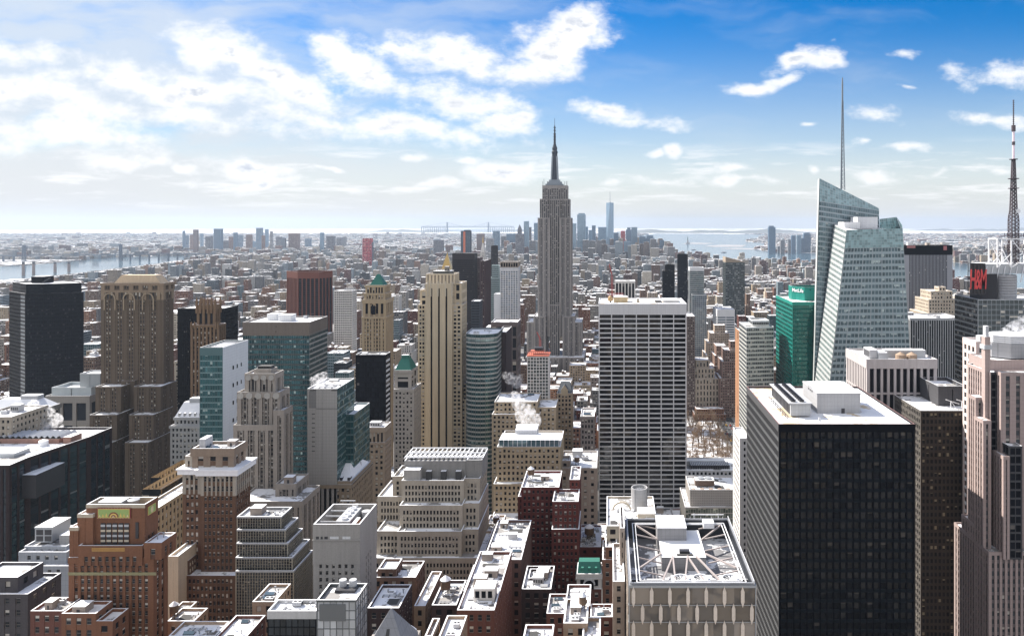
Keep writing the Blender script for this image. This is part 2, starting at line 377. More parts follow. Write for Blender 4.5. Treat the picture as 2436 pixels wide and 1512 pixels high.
# shared meshes for repeated small pieces (unit sized, scaled per use)
UNIT = {}
def unit(kind):
    if kind in UNIT: return UNIT[kind]
    mb = MB()
    if kind == 'bulkhead':
        w = wall((.30, .26, .23), .9, 'brick')
        mb.box(-.5, .5, -.5, .5, 0, .96, w); mb.box(-.53, .53, -.53, .53, .93, 1, w, SNOWC)
        mb.face([(-.15, -.505, 0), (.1, -.505, 0), (.1, -.505, .62), (-.15, -.505, .62)], DARKM)
    elif kind == 'grey_bulkhead':
        mb.box(-.5, .5, -.5, .5, 0, .97, wall((.42, .42, .43), .7, 'panel'), SNOWC)
        for k in range(4): mb.box(-.42 + k * .22, -.26 + k * .22, -.51, -.5, .25, .7, DARKM)
    elif kind == 'water_tank':
        mb.lathe([(.42, .32), (.5, .34), (.48, .78)], WOOD, 14); mb.lathe([(.53, .78), (0, 1.0)], SNOWC, 14, cap=False)
        for k in range(5): mb.lathe([(.505, .40 + k * .08), (.505, .415 + k * .08)], DARKM, 14, cap=False)
        for a in range(4):
            x, y = .36 * math.cos(a * math.pi / 2 + .78), .36 * math.sin(a * math.pi / 2 + .78)
            mb.bar((x, y, 0), (x, y, .33), .06, DARKM)
        mb.bar((-.36, -.3, .05), (.36, -.3, .3), .03, DARKM)
    elif kind == 'air_unit':
        mb.box(-.5, .5, -.5, .5, .12, .9, GREYM, WHITEM); mb.box(-.45, .45, -.45, .45, 0, .12, DARKM)
        for k in (-.25, .25):
            mb.lathe([(.2, .9), (.2, 1.0), (.17, 1.0), (.17, .93)], DARKM, 10, k, 0, cap=False)
            mb.lathe([(.165, .91), (.0, .93)], TAR, 10, k, 0, cap=False)
        mb.box(-.52, -.5, -.4, .4, .25, .8, DARKM)
    elif kind == 'duct':
        mb.box(-.5, .5, -.12, .12, .25, .6, GREYM, SNOWC); mb.box(.26, .5, -.5, -.12, .25, .6, GREYM, SNOWC)
        for k in (-.4, 0, .4): mb.box(k - .03, k + .03, -.05, .05, 0, .25, DARKM)
        mb.box(-.5, -.35, -.12, .12, .6, 1.0, GREYM)
    elif kind == 'pipe_run':
        for k in (-.3, 0, .34): mb.bar((-.5, k, .3), (.5, k, .3), .1, GREYM); mb.bar((.5, k, .3), (.5, k, 1), .1, GREYM)
        for k in (-.45, -.1, .3): mb.box(k - .03, k + .03, -.45, .45, 0, .25, DARKM)
    elif kind == 'skylight':
        mb.box(-.5, .5, -.5, .5, 0, .35, DARKM); mb.face([(-.5, -.5, .35), (.5, -.5, .35), (.5, 0, 1), (-.5, 0, 1)], GLB); mb.face([(-.5, 0, 1), (.5, 0, 1), (.5, .5, .35), (-.5, .5, .35)], GREYM); mb.face([(.5, -.5, .35), (.5, .5, .35), (.5, 0, 1)], GREYM); mb.face([(-.5, .5, .35), (-.5, -.5, .35), (-.5, 0, 1)], GREYM)
    elif kind == 'roof_patch':
        mb.face([(-.5, -.5, .03), (.45, -.5, .03), (.5, .2, .03), (.1, .5, .03), (-.5, .42, .03)], TAR)
    elif kind == 'railing':
        for k in range(9): mb.bar((-.5 + k / 8, 0, 0), (-.5 + k / 8, 0, 1), .012, DARKM)
        for z in (.5, 1): mb.bar((-.5, 0, z), (.5, 0, z), .012, DARKM, .03)
    elif kind == 'vent_stack':
        mb.lathe([(.14, 0), (.14, .85), (.3, .88), (.3, 1.0)], STEEL, 10)
    elif kind == 'window':
        fr = plain((.22, .2, .18), .6, 0, 'window_frame')
        gm = glass((.015, .018, .022), .5, .05, 0, .05, (.62, .60, .55))
        mb.face([(0, 0, 0), (1, 0, 0), (1, 0, 1), (0, 0, 1)], gm, [(0, 0), (1, 0), (1, .999), (0, .999)])
        for x0, x1, z0, z1 in ((0, .07, 0, 1), (.93, 1, 0, 1), (.07, .93, 0, .05), (.07, .93, .95, 1), (.07, .93, .47, .53)):
            mb.face([(x0, -.03, z0), (x1, -.03, z0), (x1, -.03, z1), (x0, -.03, z1)], fr)
    o = mb.build(kind); me = o.data; bpy.data.objects.remove(o)
    UNIT[kind] = me
    return me
def put(kind, parent, loc, scale, rz=0, name=None):
    o = bpy.data.objects.new(name or kind.replace('grey_', ''), unit(kind)); C.objects.link(o); o.parent = parent
    o.location = loc; o.scale = scale; o.rotation_euler = (0, 0, rz)
    return o
def clutter(parent, off, rect, z, n, rng, big=1.0):
    if rect[2] < 370: n = int(n * 2.6) + 3; big = .62
    x0, x1, y0, y1 = rect
    used = []
    for k in range(n * 6):
        if len(used) >= n: break
        kind = rng.choices(['bulkhead', 'grey_bulkhead', 'water_tank' if rect[2] > 700 or rng.random() < .25 else 'skylight', 'air_unit', 'air_unit', 'duct', 'duct', 'vent_stack', 'vent_stack', 'bulkhead', 'duct', 'pipe_run', 'pipe_run', 'skylight', 'roof_patch', 'roof_patch', 'roof_patch', 'railing'])[0]
        s = {'bulkhead': (rng.uniform(4, 8), rng.uniform(4, 7), rng.uniform(3, 5)), 'grey_bulkhead': (rng.uniform(5, 10), rng.uniform(4, 7), rng.uniform(3, 5)), 'water_tank': (3.3, 3.3, 6.4),
             'air_unit': (rng.uniform(3, 5), 2.6, 2.4), 'duct': (rng.uniform(5, 9), 5, 1.8), 'vent_stack': (2, 2, rng.uniform(1.5, 3)), 'pipe_run': (rng.uniform(6, 12), 3, 1.6), 'skylight': (rng.uniform(3, 6), 3, 1.5), 'roof_patch': (rng.uniform(4, 10), rng.uniform(4, 8), 1), 'railing': (rng.uniform(6, 10), 1, 1.4)}[kind]
        s = tuple(q * big for q in s) if kind != 'water_tank' else s
        if s[0] > (x1 - x0) * .7 or s[1] > (y1 - y0) * .7: continue
        x, y = rng.uniform(x0 + s[0] * .55, x1 - s[0] * .55), rng.uniform(y0 + s[1] * .55, y1 - s[1] * .55)
        if any(abs(x - a) < (s[0] + c) * .52 and abs(y - b) < (s[1] + d) * .52 for a, b, c, d in used): continue
        used.append((x, y, s[0], s[1]))
        put(kind, parent, (x - off[0], y - off[1], z - off[2]), s, rng.choice([0, 0, math.pi]))

BLD = []        # footprints of everything built by hand: (x0, x1, y0, y1, z1, name, label)
WINCAP = 100
class Building:
    def __init__(s, name, label, d, px, cat='building', group=None):
        s.off = (wx(px, d), d, 0)
        s.root = empty(name, s.off, label, cat, group); s.wins = 0; s.label = label; s.rng = random.Random(hash(label) if False else sum(map(ord, label)))
        s.boxes = []; s.pool = []
    def tier(s, part, x0, x1, yt, d, D, sp, zb=None, yb=None, roof=SNOW, par=1.1, clut=0, win=False, poly=None, world=None, big=1.0, roofz=None, back=False, skip=()):
        """x0..x1, yt: the front face as surveyed on the photograph; d: its distance; D: its depth in metres. sp: facade spec or list of specs per edge"""
        if world: X0, X1, Z1 = world
        else: X0, X1, Z1 = wx(x0, d), wx(x1, d), wz(yt, d)
        Z0 = zb if zb is not None else (wz(yb, d) if yb is not None else 0.0)
        P = poly or [(X0, d), (X1, d), (X1, d + D), (X0, d + D)]
        mb, gl, cells = MB(), MB(), []
        for i, (a, b) in enumerate(zip(P, P[1:] + P[:1])):
            q = sp[i % len(sp)] if isinstance(sp, list) else sp
            dx, dy = b[0] - a[0], b[1] - a[1]
            away = -dx / max(1e-6, math.hypot(dx, dy))          # +1 where the face looks away down the avenue
            if (away > .7 and not back) or q is None or i in skip:
                m = (q or (sp[0] if isinstance(sp, list) else sp))['wall']
                mb.face([(*a, Z0), (*b, Z0), (*b, Z1), (*a, Z1)], m)
            else: facade(mb, gl, a, b, Z0, Z1, q, cells if win else None)
        q0 = sp[0] if isinstance(sp, list) else sp
        wm = q0.get('cap') or q0['wall']
        inn = inset(P, .45)
        rz = Z1 - par
        for i in range(len(P)):
            j = (i + 1) % len(P)
            mb.face([(*P[i], Z1), (*P[j], Z1), (*inn[j], Z1), (*inn[i], Z1)], q0.get('coping', SNOWC))
            mb.face([(*inn[j], rz), (*inn[i], rz), (*inn[i], Z1), (*inn[j], Z1)], q0.get('inner') or wm)
        w = mb.build(part, s.root, s.off)
        g = gl.build('glazing', w, s.off)
        rf = MB(); rf.face([(*p, rz) for p in inn], roof); r = rf.build('roof', w, s.off)
        if win and cells:
            g['kind'] = 'stuff'
            s.pool += [(w, c) for c in cells]
        xs, ys = [p[0] for p in P], [p[1] for p in P]
        pp = [PX + F * p[0] / p[1] for p in P]; s.boxes.append((min(xs), max(xs), min(ys), max(ys), Z0, Z1, min(pp), max(pp)))
        if clut: clutter(r, s.off, (min(xs) + 1, max(xs) - 1, min(ys) + 1, max(ys) - 1), rz, clut, s.rng, big)
        s.last = (min(xs), max(xs), min(ys), max(ys), rz); s.lastobj = w; s.lastroof = r
        return w
    def done(s):
        def vis(c):
            ctr = (c[1][0] + c[1][1]) / 2
            px = PX + F * ctr.x / ctr.y; py = PY + F * (H - ctr.z) / ctr.y
            facing = -c[1][4].dot((ctr - Vector((0, 0, H))).normalized())
            inside = 0 < px < W0 and py < H0
            return c[1][2] * c[1][3] * max(0, facing) / ctr.y ** 2 * (1 if inside else .001), ctr.z
        s.pool.sort(key=lambda c: (round(vis(c)[0], 8), vis(c)[1]), reverse=True)
        for w, (p0, p1, ww, hh, nrm) in s.pool[:WINCAP]:
            o = bpy.data.objects.new('window', unit('window')); C.objects.link(o); o.parent = w
            dv = p1 - p0
            o.location = p0 - Vector(s.off); o.scale = (ww, 1, hh); o.rotation_euler = (0, 0, math.atan2(dv.y, dv.x))
        for b in s.boxes: BLD.append(b)
        return s
    def part(s, name, mb, parent=None, **k): return mb.build(name, parent or s.root, s.off, **k)

def spec(p, f, pw, sh, w, gm=None, **k):
    k.setdefault("glass", gm or GL); return dict(p=p, f=f, pw=pw, sh=sh, wall=w, **k)
GL = glass((.009, .010, .013), .40, .06, 0, .04, (.50, .47, .42))
GLD = glass((.005, .006, .009), .06, .05, 0, .035, (.14, .13, .12))
GLT = glass((.012, .05, .056), .12, .05, .35, .03, (.25, .30, .30))
GLB = glass((.07, .105, .135), .1, .05, .55, .02, (.35, .4, .42))
# ------------------------------------------------------------------ the tall buildings, near to far
def dep(d, x1, xs): return d * ((PX - x1) / (PX - xs) - 1)
tan_w = wall((.40, .345, .26)); tan2 = wall((.36, .30, .22)); buff = wall((.46, .41, .33)); lime = wall((.33, .305, .275)); greyst = wall((.33, .32, .30)); conc = wall((.36, .355, .35), .8, 'panel')
brickor = wall((.17, .085, .053), .9, 'brick'); brickbr = wall((.135, .08, .055), .9, 'brick'); maroon = wall((.10, .032, .028), .9, 'brick'); redbr = wall((.13, .062, .05), .9, 'brick')
gothic = wall((.105, .082, .062), .9, 'stone'); dgrey = wall((.07, .07, .075), .6, 'panel'); blackm = wall((.004, .005, .008), .45, 'metal'); whitep = wall((.62, .63, .64), .6, 'panel'); lgrey = wall((.45, .46, .48), .6, 'panel')
whites = wall((.60, .58, .55), .8); darkst = wall((.035, .026, .027), .7, 'panel'); greenp = wall((.012, .20, .16), .45, 'panel'); pink = wall((.34, .275, .26), .75, 'panel'); bronze = wall((.06, .05, .042), .5, 'metal')
tealsp = wall((.07, .13, .14), .4, 'metal'); alum = wall((.40, .42, .44), .45, 'metal'); orange = wall((.29, .16, .095), .85, 'panel'); rust = wall((.16, .066, .05), .7, 'metal'); brownp = wall((.20, .16, .13), .8)
PUN = lambda w, p=3.0, f=3.6, pw=.44, sh=.42, **k: spec(p, f, pw, sh, w, **k)

def pents(b, part, xr, yr, zh, w=None, roof=SNOWC):
    """a plain box on the last roof; xr, yr fractions of it"""
    x0, x1, y0, y1, z = b.last
    mb = MB(); X0, X1 = x0 + (x1 - x0) * xr[0], x0 + (x1 - x0) * xr[1]; Y0, Y1 = y0 + (y1 - y0) * yr[0], y0 + (y1 - y0) * yr[1]
    mb.box(X0, X1, Y0, Y1, z, z + zh - .25, w or lgrey); mb.box(X0 - .15, X1 + .15, Y0 - .15, Y1 + .15, z + zh - .25, z + zh, w or lgrey, roof)
    return b.part(part, mb, b.lastobj)

def lettering(text, size, ext, parent, m, shear=0.0, space=1.0):
    cu = bpy.data.curves.new('lettering', 'FONT'); cu.body = text; cu.size = size; cu.extrude = ext; cu.align_x = 'CENTER'; cu.shear = shear; cu.space_character = space; cu.offset = size * .012
    tmp = bpy.data.objects.new('lettering', cu); C.objects.link(tmp); bpy.context.view_layer.update()
    me = bpy.data.meshes.new_from_object(tmp.evaluated_get(bpy.context.evaluated_depsgraph_get())); bpy.data.objects.remove(tmp); bpy.data.curves.remove(cu)
    me.materials.clear(); me.materials.append(m); o = bpy.data.objects.new('lettering', me); C.objects.link(o); o.parent = parent; return o
def gem_tower():
    d, D = 230, 51
    b = Building('crystal_tower', 'crystal faceted glass tower with an open steel roof frame and three fans', d, 1640)
    g = glass((.20, .18, .16), 0, .07, .45, .15)  # beige base stands in for the reflection of sunlit stone opposite
    cream = wall((.72, .64, .56), .5, 'stone')
    sp = dict(p=6.1, f=5.2, pw=.0, sh=.0, wall=alum, glass=g, pd=.3, side=.3, top=.8, tb=.1, coping=STEEL, inner=wall((.05, .055, .065), .6, 'metal'))
    b.tier('tower_wall', 1496, 1799, 1391, d, D, sp, roof=snow(.60, (.06, .06, .065)), par=7.0)
    X0, X1, Y0, Y1, rz = b.last; Z1 = rz + 7
    fins = MB(); rngb = MB()
    for side in (0, 1, 2):
        for row in range(11):
            zt = Z1 - .9 - row * 5.2; zb = zt - 5.2
            n = 7 if side == 0 else 8
            for i in range(n + 1):
                off = (.5 if row % 2 else 0.0)
                t = (i + off + .25) / n
                if t > 1: continue
                w = .55; zo = 1.1
                hexp = [(-w, zb + 1.0), (0, zb - .6), (w, zb + 1.0), (w, zt - 1.0), (0, zt + .6), (-w, zt - 1.0)]
                if side == 0:
                    cx = X0 + (X1 - X0) * t; f3 = [(cx + a, Y0 - .35, z) for a, z in hexp]; bk = [(cx + a, Y0 - .02, z) for a, z in hexp]
                else:
                    cy = Y0 + (Y1 - Y0) * t; xx = X0 - .35 if side == 1 else X1 + .35; xb = X0 - .02 if side == 1 else X1 + .02
                    f3 = [(xx, cy + a, z) for a, z in hexp]; bk = [(xb, cy + a, z) for a, z in hexp]
                    if side == 1: f3 = f3[::-1]; bk = bk[::-1]
                fins.face(f3, cream)
                for k in range(6): fins.face([bk[k], bk[(k + 1) % 6], f3[(k + 1) % 6], f3[k]], cream)
            if side == 0: rngb.box(X0 - .12, X1 + .12, Y0 - .15, Y0 - .05, zb - .1, zb + .1, alum)
            elif side == 1: rngb.box(X0 - .15, X0 - .05, Y0 - .12, Y1 + .12, zb - .1, zb + .1, alum)
    b.part('facet_rib', fins); b.part('floor_trim', rngb)
    # the open roof: double ring of steel, core, beams
    st = MB(); whm = WHITEM
    for k, w, zz in ((.6, .5, Z1 + .3), (2.6, .3, Z1 - .4), (3.6, .25, Z1 - .4)):
        a, c, e, f = X0 + k, X1 - k, Y0 + k, Y1 - k
        for p, q in (((a, e), (c, e)), ((c, e), (c, f)), ((c, f), (a, f)), ((a, f), (a, e))): st.bar((*p, zz), (*q, zz), w, whm if k > 1 else STEEL)
    for i in range(30):
        t = i / 29
        for xx in (X0 + .6, X1 - .6): st.bar((xx, Y0 + (Y1 - Y0) * t, Z1 + .3), (xx, Y0 + (Y1 - Y0) * t, Z1 + 1.3), .14, whm)
        if i % 3 == 0: st.bar((X0 + (X1 - X0) * t, Y1 - .6, Z1 + .3), (X0 + (X1 - X0) * t, Y1 - .6, Z1 + 1.3), .14, whm)
    for xx in (X0 + .6, X1 - .6): st.bar((xx, Y0, Z1 + 1.3), (xx, Y1, Z1 + 1.3), .12, whm)
    bmm = plain((.33, .29, .28), .6, 0, 'beam_paint')
    for i in range(5):
        y = Y0 + 11 + (Y1 - Y0 - 14) * i / 4
        st.bar((X0 + 3.6, y, Z1 - .6), (18, y, Z1 - 2.4), .4, bmm); st.bar((33.5, y, Z1 - 2.4), (X1 - 3.6, y, Z1 - .6), .4, bmm)
    for p, q in (((18.2, 257), (X0 + 4, 243)), ((18.2, 268), (X0 + 4, 277)), ((33.3, 257), (X1 - 4, 243)), ((33.3, 268), (X1 - 4, 277)), ((22, 255), (17, Y0 + 4)), ((22, 255), (21, Y0 + 4)), ((30, 255), (35, Y0 + 4)), ((27, 255), (30, Y0 + 4)), ((27, 255), (24, Y0 + 4))):
        st.bar((*p, Z1 - 2.2), (*q, Z1 - .6), .5, bmm)
    b.part('roof_frame', st)
    co = MB(); lg = wall((.24, .24, .25), .6, 'panel')
    co.box(18.2, 33.3, 254.6, 277, rz, rz + 4.6, lg, SNOWC); co.box(17.6, 28, 268, 281 - 1.5, rz, rz + 9, lg, SNOWC)
    co.box(17.5, 28.1, 267.9, 279.6, rz + 9, rz + 9.2, whm, SNOWC)
    co.box(24.5, 28, 257, 259, rz + 4.6, rz + 5.6, DARKM); co.box(23.5, 29, 255.6, 256.8, rz + 4.6, rz + 4.9, TAR)
    co.box(X0 + 1, X1 - 1, Y0 + 9.0, Y0 + 9.5, rz, rz + 4.5, wall((.12, .12, .13), .6, 'panel'), whm)
    b.part('core_house', co)
    for cx in (1620, 1667, 1736):
        fx = wx(cx, 236)
        fm = MB(); fm.box(fx - 3, fx + 3, 233.2, 239, rz, rz + 5.8, GREYM, whm)
        fm.lathe([(2.5, rz + 5.8), (2.5, rz + 6.6), (2.2, rz + 6.6), (2.2, rz + 5.9)], whm, 24, fx, 236, cap=False)
        fm.lathe([(2.2, rz + 5.9), (0, rz + 5.91)], TAR, 24, fx, 236, cap=False)
        for k in range(9):
            a = k * 2 * math.pi / 9
            fm.face([(fx, 236, rz + 6.2), (fx + 2.1 * math.cos(a), 236 + 2.1 * math.sin(a), rz + 6.1), (fx + 2.1 * math.cos(a + .42), 236 + 2.1 * math.sin(a + .42), rz + 6.35)], whm)
        b.part('cooling_fan', fm)
    wk = MB(); wk.bar((32, 279, Z1 + 1), (32, 279, Z1 + 3), .2, whm); wk.bar((41, 279, Z1 + 1), (41, 279, Z1 + 3), .2, whm); wk.bar((31, 279, Z1 + 2.6), (43, 279, Z1 + 2.6), .25, whm); wk.box(35, 39, 275, 279, Z1 - 1, Z1 + 1, whm)
    b.part('window_washing_rig', wk)
    b.done()

def viewers_tower():
    # the limestone slab whose roof deck the photograph was taken from, and its neighbour: seen only as reflections in the glass opposite
    lm = wall((.42, .37, .30), .8)
    b = Building('limestone_tower', 'limestone slab tower below the viewing deck, behind the viewer', -8, PX)
    b.off = (0, -8, 0); b.root.location = b.off
    s = dict(p=3.2, f=3.9, pw=.45, sh=.4, wall=lm, span=wall((.2, .19, .18)), glass=GL, pd=.6, sd=.2, top=3, side=1)
    mb, gl = MB(), MB()
    for (x0, x1, y, z) in ((-62, 48, -10, 256), (-100, -64, -16, 170), (52, 92, -18, 190), (-230, -120, -40, 120), (110, 190, -40, 150)): facade(mb, gl, (x1, y), (x0, y), 0, z, s); mb.box(x0, x1, y - 24, y - 1.2, 0, z - .1, lm, SNOW)
    w = b.part('tower_wall', mb); b.part('glazing', gl, w)
def black_tower():
    d = 330
    b = Building('office_tower', 'black glass office tower with a broad snowy roof and grey penthouse', d, 2010)
    fr = dict(p=2.95, f=4.4, pw=.24, sh=.34, wall=blackm, span=wall((.011, .015, .02), .4, 'metal'), glass=glass((.004, .004, .005), .06, .04, 0, .07, (.08, .07, .06), 0, .4), pd=.5, sd=.12, top=3.6, side=.8, tb=.05, coping=plain((.25, .15, .14), .6))
    lf = dict(fr, p=1.5, f=4.4, pw=.3, sh=.36, wall=wall((.10, .10, .105), .5, 'metal'), span=wall((.25, .26, .27), .5, 'panel'), top=3.6)  # same metal as the front; sunlit paleness of the east face put into colour
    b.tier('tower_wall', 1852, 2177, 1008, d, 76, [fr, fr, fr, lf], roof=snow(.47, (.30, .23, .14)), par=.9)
    X0, X1, Y0, Y1, rz = b.last
    ph = MB(); w = wall((.34, .345, .36), .6, 'panel')
    a, c, e, f = wx(1944, 352), wx(2047, 352), 352, 378
    ph.box(a, c, e, f, rz, rz + 9, w); ph.box(a - .2, c + .2, e - .2, f + .2, rz + 9, rz + 9.6, w, snow(.36))
    ph.box(c - 9, c - 7.4, e - .06, e, rz, rz + 2.4, DARKM)
    for k in range(3): ph.box(a - .06, a, e + 8 + k * 3, e + 10 + k * 3, rz + 8, rz + 10, DARKM)
    b.part('penthouse', ph)
    cu = MB(); q0, q1 = wx(1876, 345), wx(1931, 345)
    cu.box(q0 + 1, q1 - .5, 345, 385, rz + .6, rz + 6.3, wall((.38, .39, .40), .5, 'panel'), GREYM)
    cu.box(q0, q1, 344, 386, rz + 6.3, rz + 6.7, GREYM)
    for k in range(13):
        y = 347 + k * 2.9
        for xx in (q0 + 2.6, (q0 + q1) / 2 + 1.2): cu.lathe([(1.15, rz + 6.7), (1.15, rz + 7.6), (.9, rz + 7.6), (.9, rz + 6.9), (0, rz + 6.95)], DARKM, 10, xx, y, cap=False)
        cu.box(q0 + .6, q0 + 1, y, y + 1.9, rz + 1.2, rz + 5.6, DARKM)
    for k in range(9): cu.bar((q0 - 2, 338 + k * 5, rz), (q0 - 2, 338 + k * 5, rz + 2.2), .2, DARKM)
    cu.bar((q0 - 2, 338, rz + 2.2), (q0 - 2, 380, rz + 2.2), .22, DARKM); cu.bar((q0 - 2, 338, rz + 1.2), (q0 - 2, 380, rz + 1.2), .18, DARKM)
    b.part('cooling_unit', cu)
    v = MB(); v.box(X0 + 20, X0 + 20.8, 338, 339, rz, rz + 1.5, GREYM); v.box(X0 + 2, X1 - 2, Y0 + 1.2, Y0 + 1.5, rz, rz + .5, plain((.3, .2, .18), .7)); b.part('vent', v)
    b.done()

def dark_right():
    d = 440
    b = Building('office_tower', 'dark brown tower with black roof penthouse right of the broad black tower', d, 2240)
    s1 = dict(p=2.4, f=3.9, pw=.35, sh=.4, wall=bronze, glass=glass((.012, .012, .012), .15, .05, 0, .06, (.3, .26, .18)), pd=.4, sd=.1, top=1.5, side=.6)
    s2 = dict(s1, wall=wall((.13, .12, .11), .6, 'metal'), glass=glass((.02, .02, .02), .3, .06, 0, .05, (.5, .46, .38)))
    b.tier('tower_wall', 2190, 2330, 976, d, 45, [s1, s1, s1, s2], roof=SNOW, par=.8)
    b.tier('roof_penthouse', 2232, 2300, 918, d + 14, 27, dict(p=30, f=30, pw=.97, sh=.95, wall=dgrey, glass=GLD, pd=.1, top=2), zb=b.last[4], par=2.2, clut=2)
    x0, x1, y0, y1, rz = b.last
    ant = MB()
    for k in (2262, 2288):
        q = wx(k, 446); ant.bar((q, 446, b.boxes[0][5]), (q, 446, b.boxes[0][5] + 4), .3, WHITEM); ant.bar((q - 3, 446, b.boxes[0][5] + 5), (q + 5, 446, b.boxes[0][5] + 2.4), .4, WHITEM); ant.bar((q, 446, b.boxes[0][5] + 4), (q + 4, 449, b.boxes[0][5]), .2, WHITEM)
    b.part('davit_arm', ant)
    b.done()

def pink_tower():
    d = 350
    b = Building('granite_tower', 'stepped pink granite tower with grey drum at the right edge', d, 2400)
    gg = glass((.02, .025, .03), .12, .05, .1, .04)
    pk = dict(p=2.5, f=3.7, pw=.48, sh=.40, wall=pink, span=wall((.11, .095, .095), .6), glass=gg, pd=.45, sd=.2, top=1.6, side=.9, coping=pink)
    dk = dict(p=2.2, f=3.9, pw=.12, sh=.22, wall=dgrey, glass=GLD, pd=.25, sd=.02, top=1, side=.5)
    # stepped mass: west of the avenue, main face towards the viewer
    b.tier('lower_mass', 2352, 2560, 1312, d, 35, [pk, pk, pk, pk], roof=SNOW, par=.8)
    b.tier('front_pier', 2387, 2402, 1085, d - 1.2, 10, [dict(pk, p=2.4), pk, pk, pk], roof=SNOW, par=.5, yb=1330)
    b.tier('glass_bay', 2400, 2432, 1060, d - .7, 8, [dk, dk, dk, dk], roof=SNOW, par=.3, yb=1330)
    b.tier('lower_step', 2334, 2352, 1260, d + 8, 20, [pk, pk, pk, pk], roof=SNOW, par=.8)
    b.tier('upper_mass', 2356, 2540, 885, d + 9, 23, [dk, pk, pk, dict(pk, p=2.4)], roof=SNOW, par=.8, zb=60)
    b.tier('corner_pier', 2381, 2560, 886, d + 5, 6, [dict(pk, p=5, pw=.6), pk, pk, pk], roof=SNOW, par=.4, zb=80)
    b.tier('side_pier', 2321, 2352, 945, d + 14, 8, [dict(pk, p=2.8), pk, pk, dict(pk, p=2.2)], roof=SNOW, par=.4, zb=60)
    b.tier('side_pier', 2339, 2358, 1000, d + 5, 9, [dict(pk, p=3), pk, pk, pk], roof=SNOW, par=.4, zb=60)
    b.tier('side_pier', 2322, 2340, 980, d + 22, 9, [dict(pk, p=2.8), pk, pk, pk], roof=SNOW, par=.4, zb=60)
    b.tier('crown', 2347, 2530, 856, d + 18, 18, [dict(pk, p=9, f=6, pw=.3, sh=.3, top=5)] * 4, roof=SNOW, par=.6, zb=150)
    # fin
    fn = MB(); fx = wx(2346, d + 12); zt = wz(775, d + 12)
    fn.box(fx - 1.3, fx + 1.3, d + 10.5, d + 14, 120, zt - 5, pink, SNOWC); fn.box(fx - .8, fx + .8, d + 11, d + 13.5, zt - 5, zt, lgrey, SNOWC); fn.box(fx - 1.9, fx + 1.9, d + 10, d + 14.5, zt - 11, zt - 9, lgrey)
    b.part('corner_fin', fn)
    # octagonal grey drum with louvres
    dr = MB(); dcx, dcy = wx(2406, d + 30), d + 31; rr = 60 / F * (d + 16)
    oc = [(dcx + rr * math.cos(R(22.5 + 45 * k)), dcy + rr * .8 * math.sin(R(22.5 + 45 * k))) for k in range(8)]
    z0, z1, z2 = wz(856, d + 18), wz(822, d + 18), wz(803, d + 18)
    dr.prism(oc, z0, z1, wall((.26, .265, .28), .5, 'panel')); dr.prism(inset(oc, .8), z1, z2, wall((.5, .51, .53), .5, 'panel'), SNOWC)
    for k in range(4): dr.prism(inset(oc, .45), z1 + .5 + k * 1.0, z1 + .9 + k * 1.0, WHITEM)
    b.part('roof_drum', dr)
    b.done()
    d2 = 420
    b = Building('granite_tower', 'pale tower with pink pilasters just left of the pink granite tower', d2, 2315)
    pl = dict(p=4.2, f=4.6, pw=.42, sh=.36, wall=wall((.55, .47, .44), .7, 'panel'), span=whitep, glass=gg, pd=.5, sd=.1, top=3.5, side=1)
    b.tier('tower_wall', 2322, 2380, 812, d2, 16, pl, roof=SNOW, clut=2)
    b.done()

def white_column():
    d = 480
    b = Building('office_block', 'office block of white stone columns over black glass with rooftop tanks', d, 2120)
    cl = wall((.42, .39, .385), .7, 'stone')
    sp = dict(p=4.45, f=17.5, pw=.36, sh=.07, wall=cl, glass=GLD, pd=1.4, sd=.1, top=6.0, side=1.2, tb=.3)
    b.tier('colonnade_wall', 2062, 2229, 854, d, dep(d, 2062, 2013), [sp, sp, sp, dict(sp, p=3.4, pw=.5)], roof=SNOW, par=1.0)
    x0, x1, y0, y1, rz = b.last
    m = MB(); m.box(x0 + 4, x0 + 9, y0 + 6, y0 + 18, rz + .5, rz + 6, GREYM, SNOWC)
    for k in range(5): m.box(x0 + 3.95, x0 + 4, y0 + 6.5 + k * 2.2, y0 + 8.2 + k * 2.2, rz + 1, rz + 5, DARKM)
    m.box(x0 + 9, x0 + 15, y0 + 4, y0 + 9, rz, rz + 4.5, alum, SNOWC); b.part('cooling_unit', m)
    for q in (.52, .68):
        t = MB(); t.lathe([(3.2, rz), (3.2, rz + 3.2), (0, rz + 5)], wall((.33, .25, .19), .8), 14, x0 + (x1 - x0) * q, y0 + 4.5, cap=False); b.part('roof_tank', t)
    m = MB(); m.box(x0 + 15, x1 - 3, y0 + 10, y0 + 15, rz, rz + 5, alum, SNOWC)
    for k in range(12): m.bar((x0 + 15 + k * 2.2, y0 + 9.5, rz + 5), (x0 + 15 + k * 2.2, y0 + 9.5, rz + 6.5), .15, WHITEM)
    m.bar((x0 + 15, y0 + 9.5, rz + 6.5), (x0 + 40, y0 + 9.5, rz + 6.5), .15, WHITEM); b.part('rooftop_house', m)
    b.done()

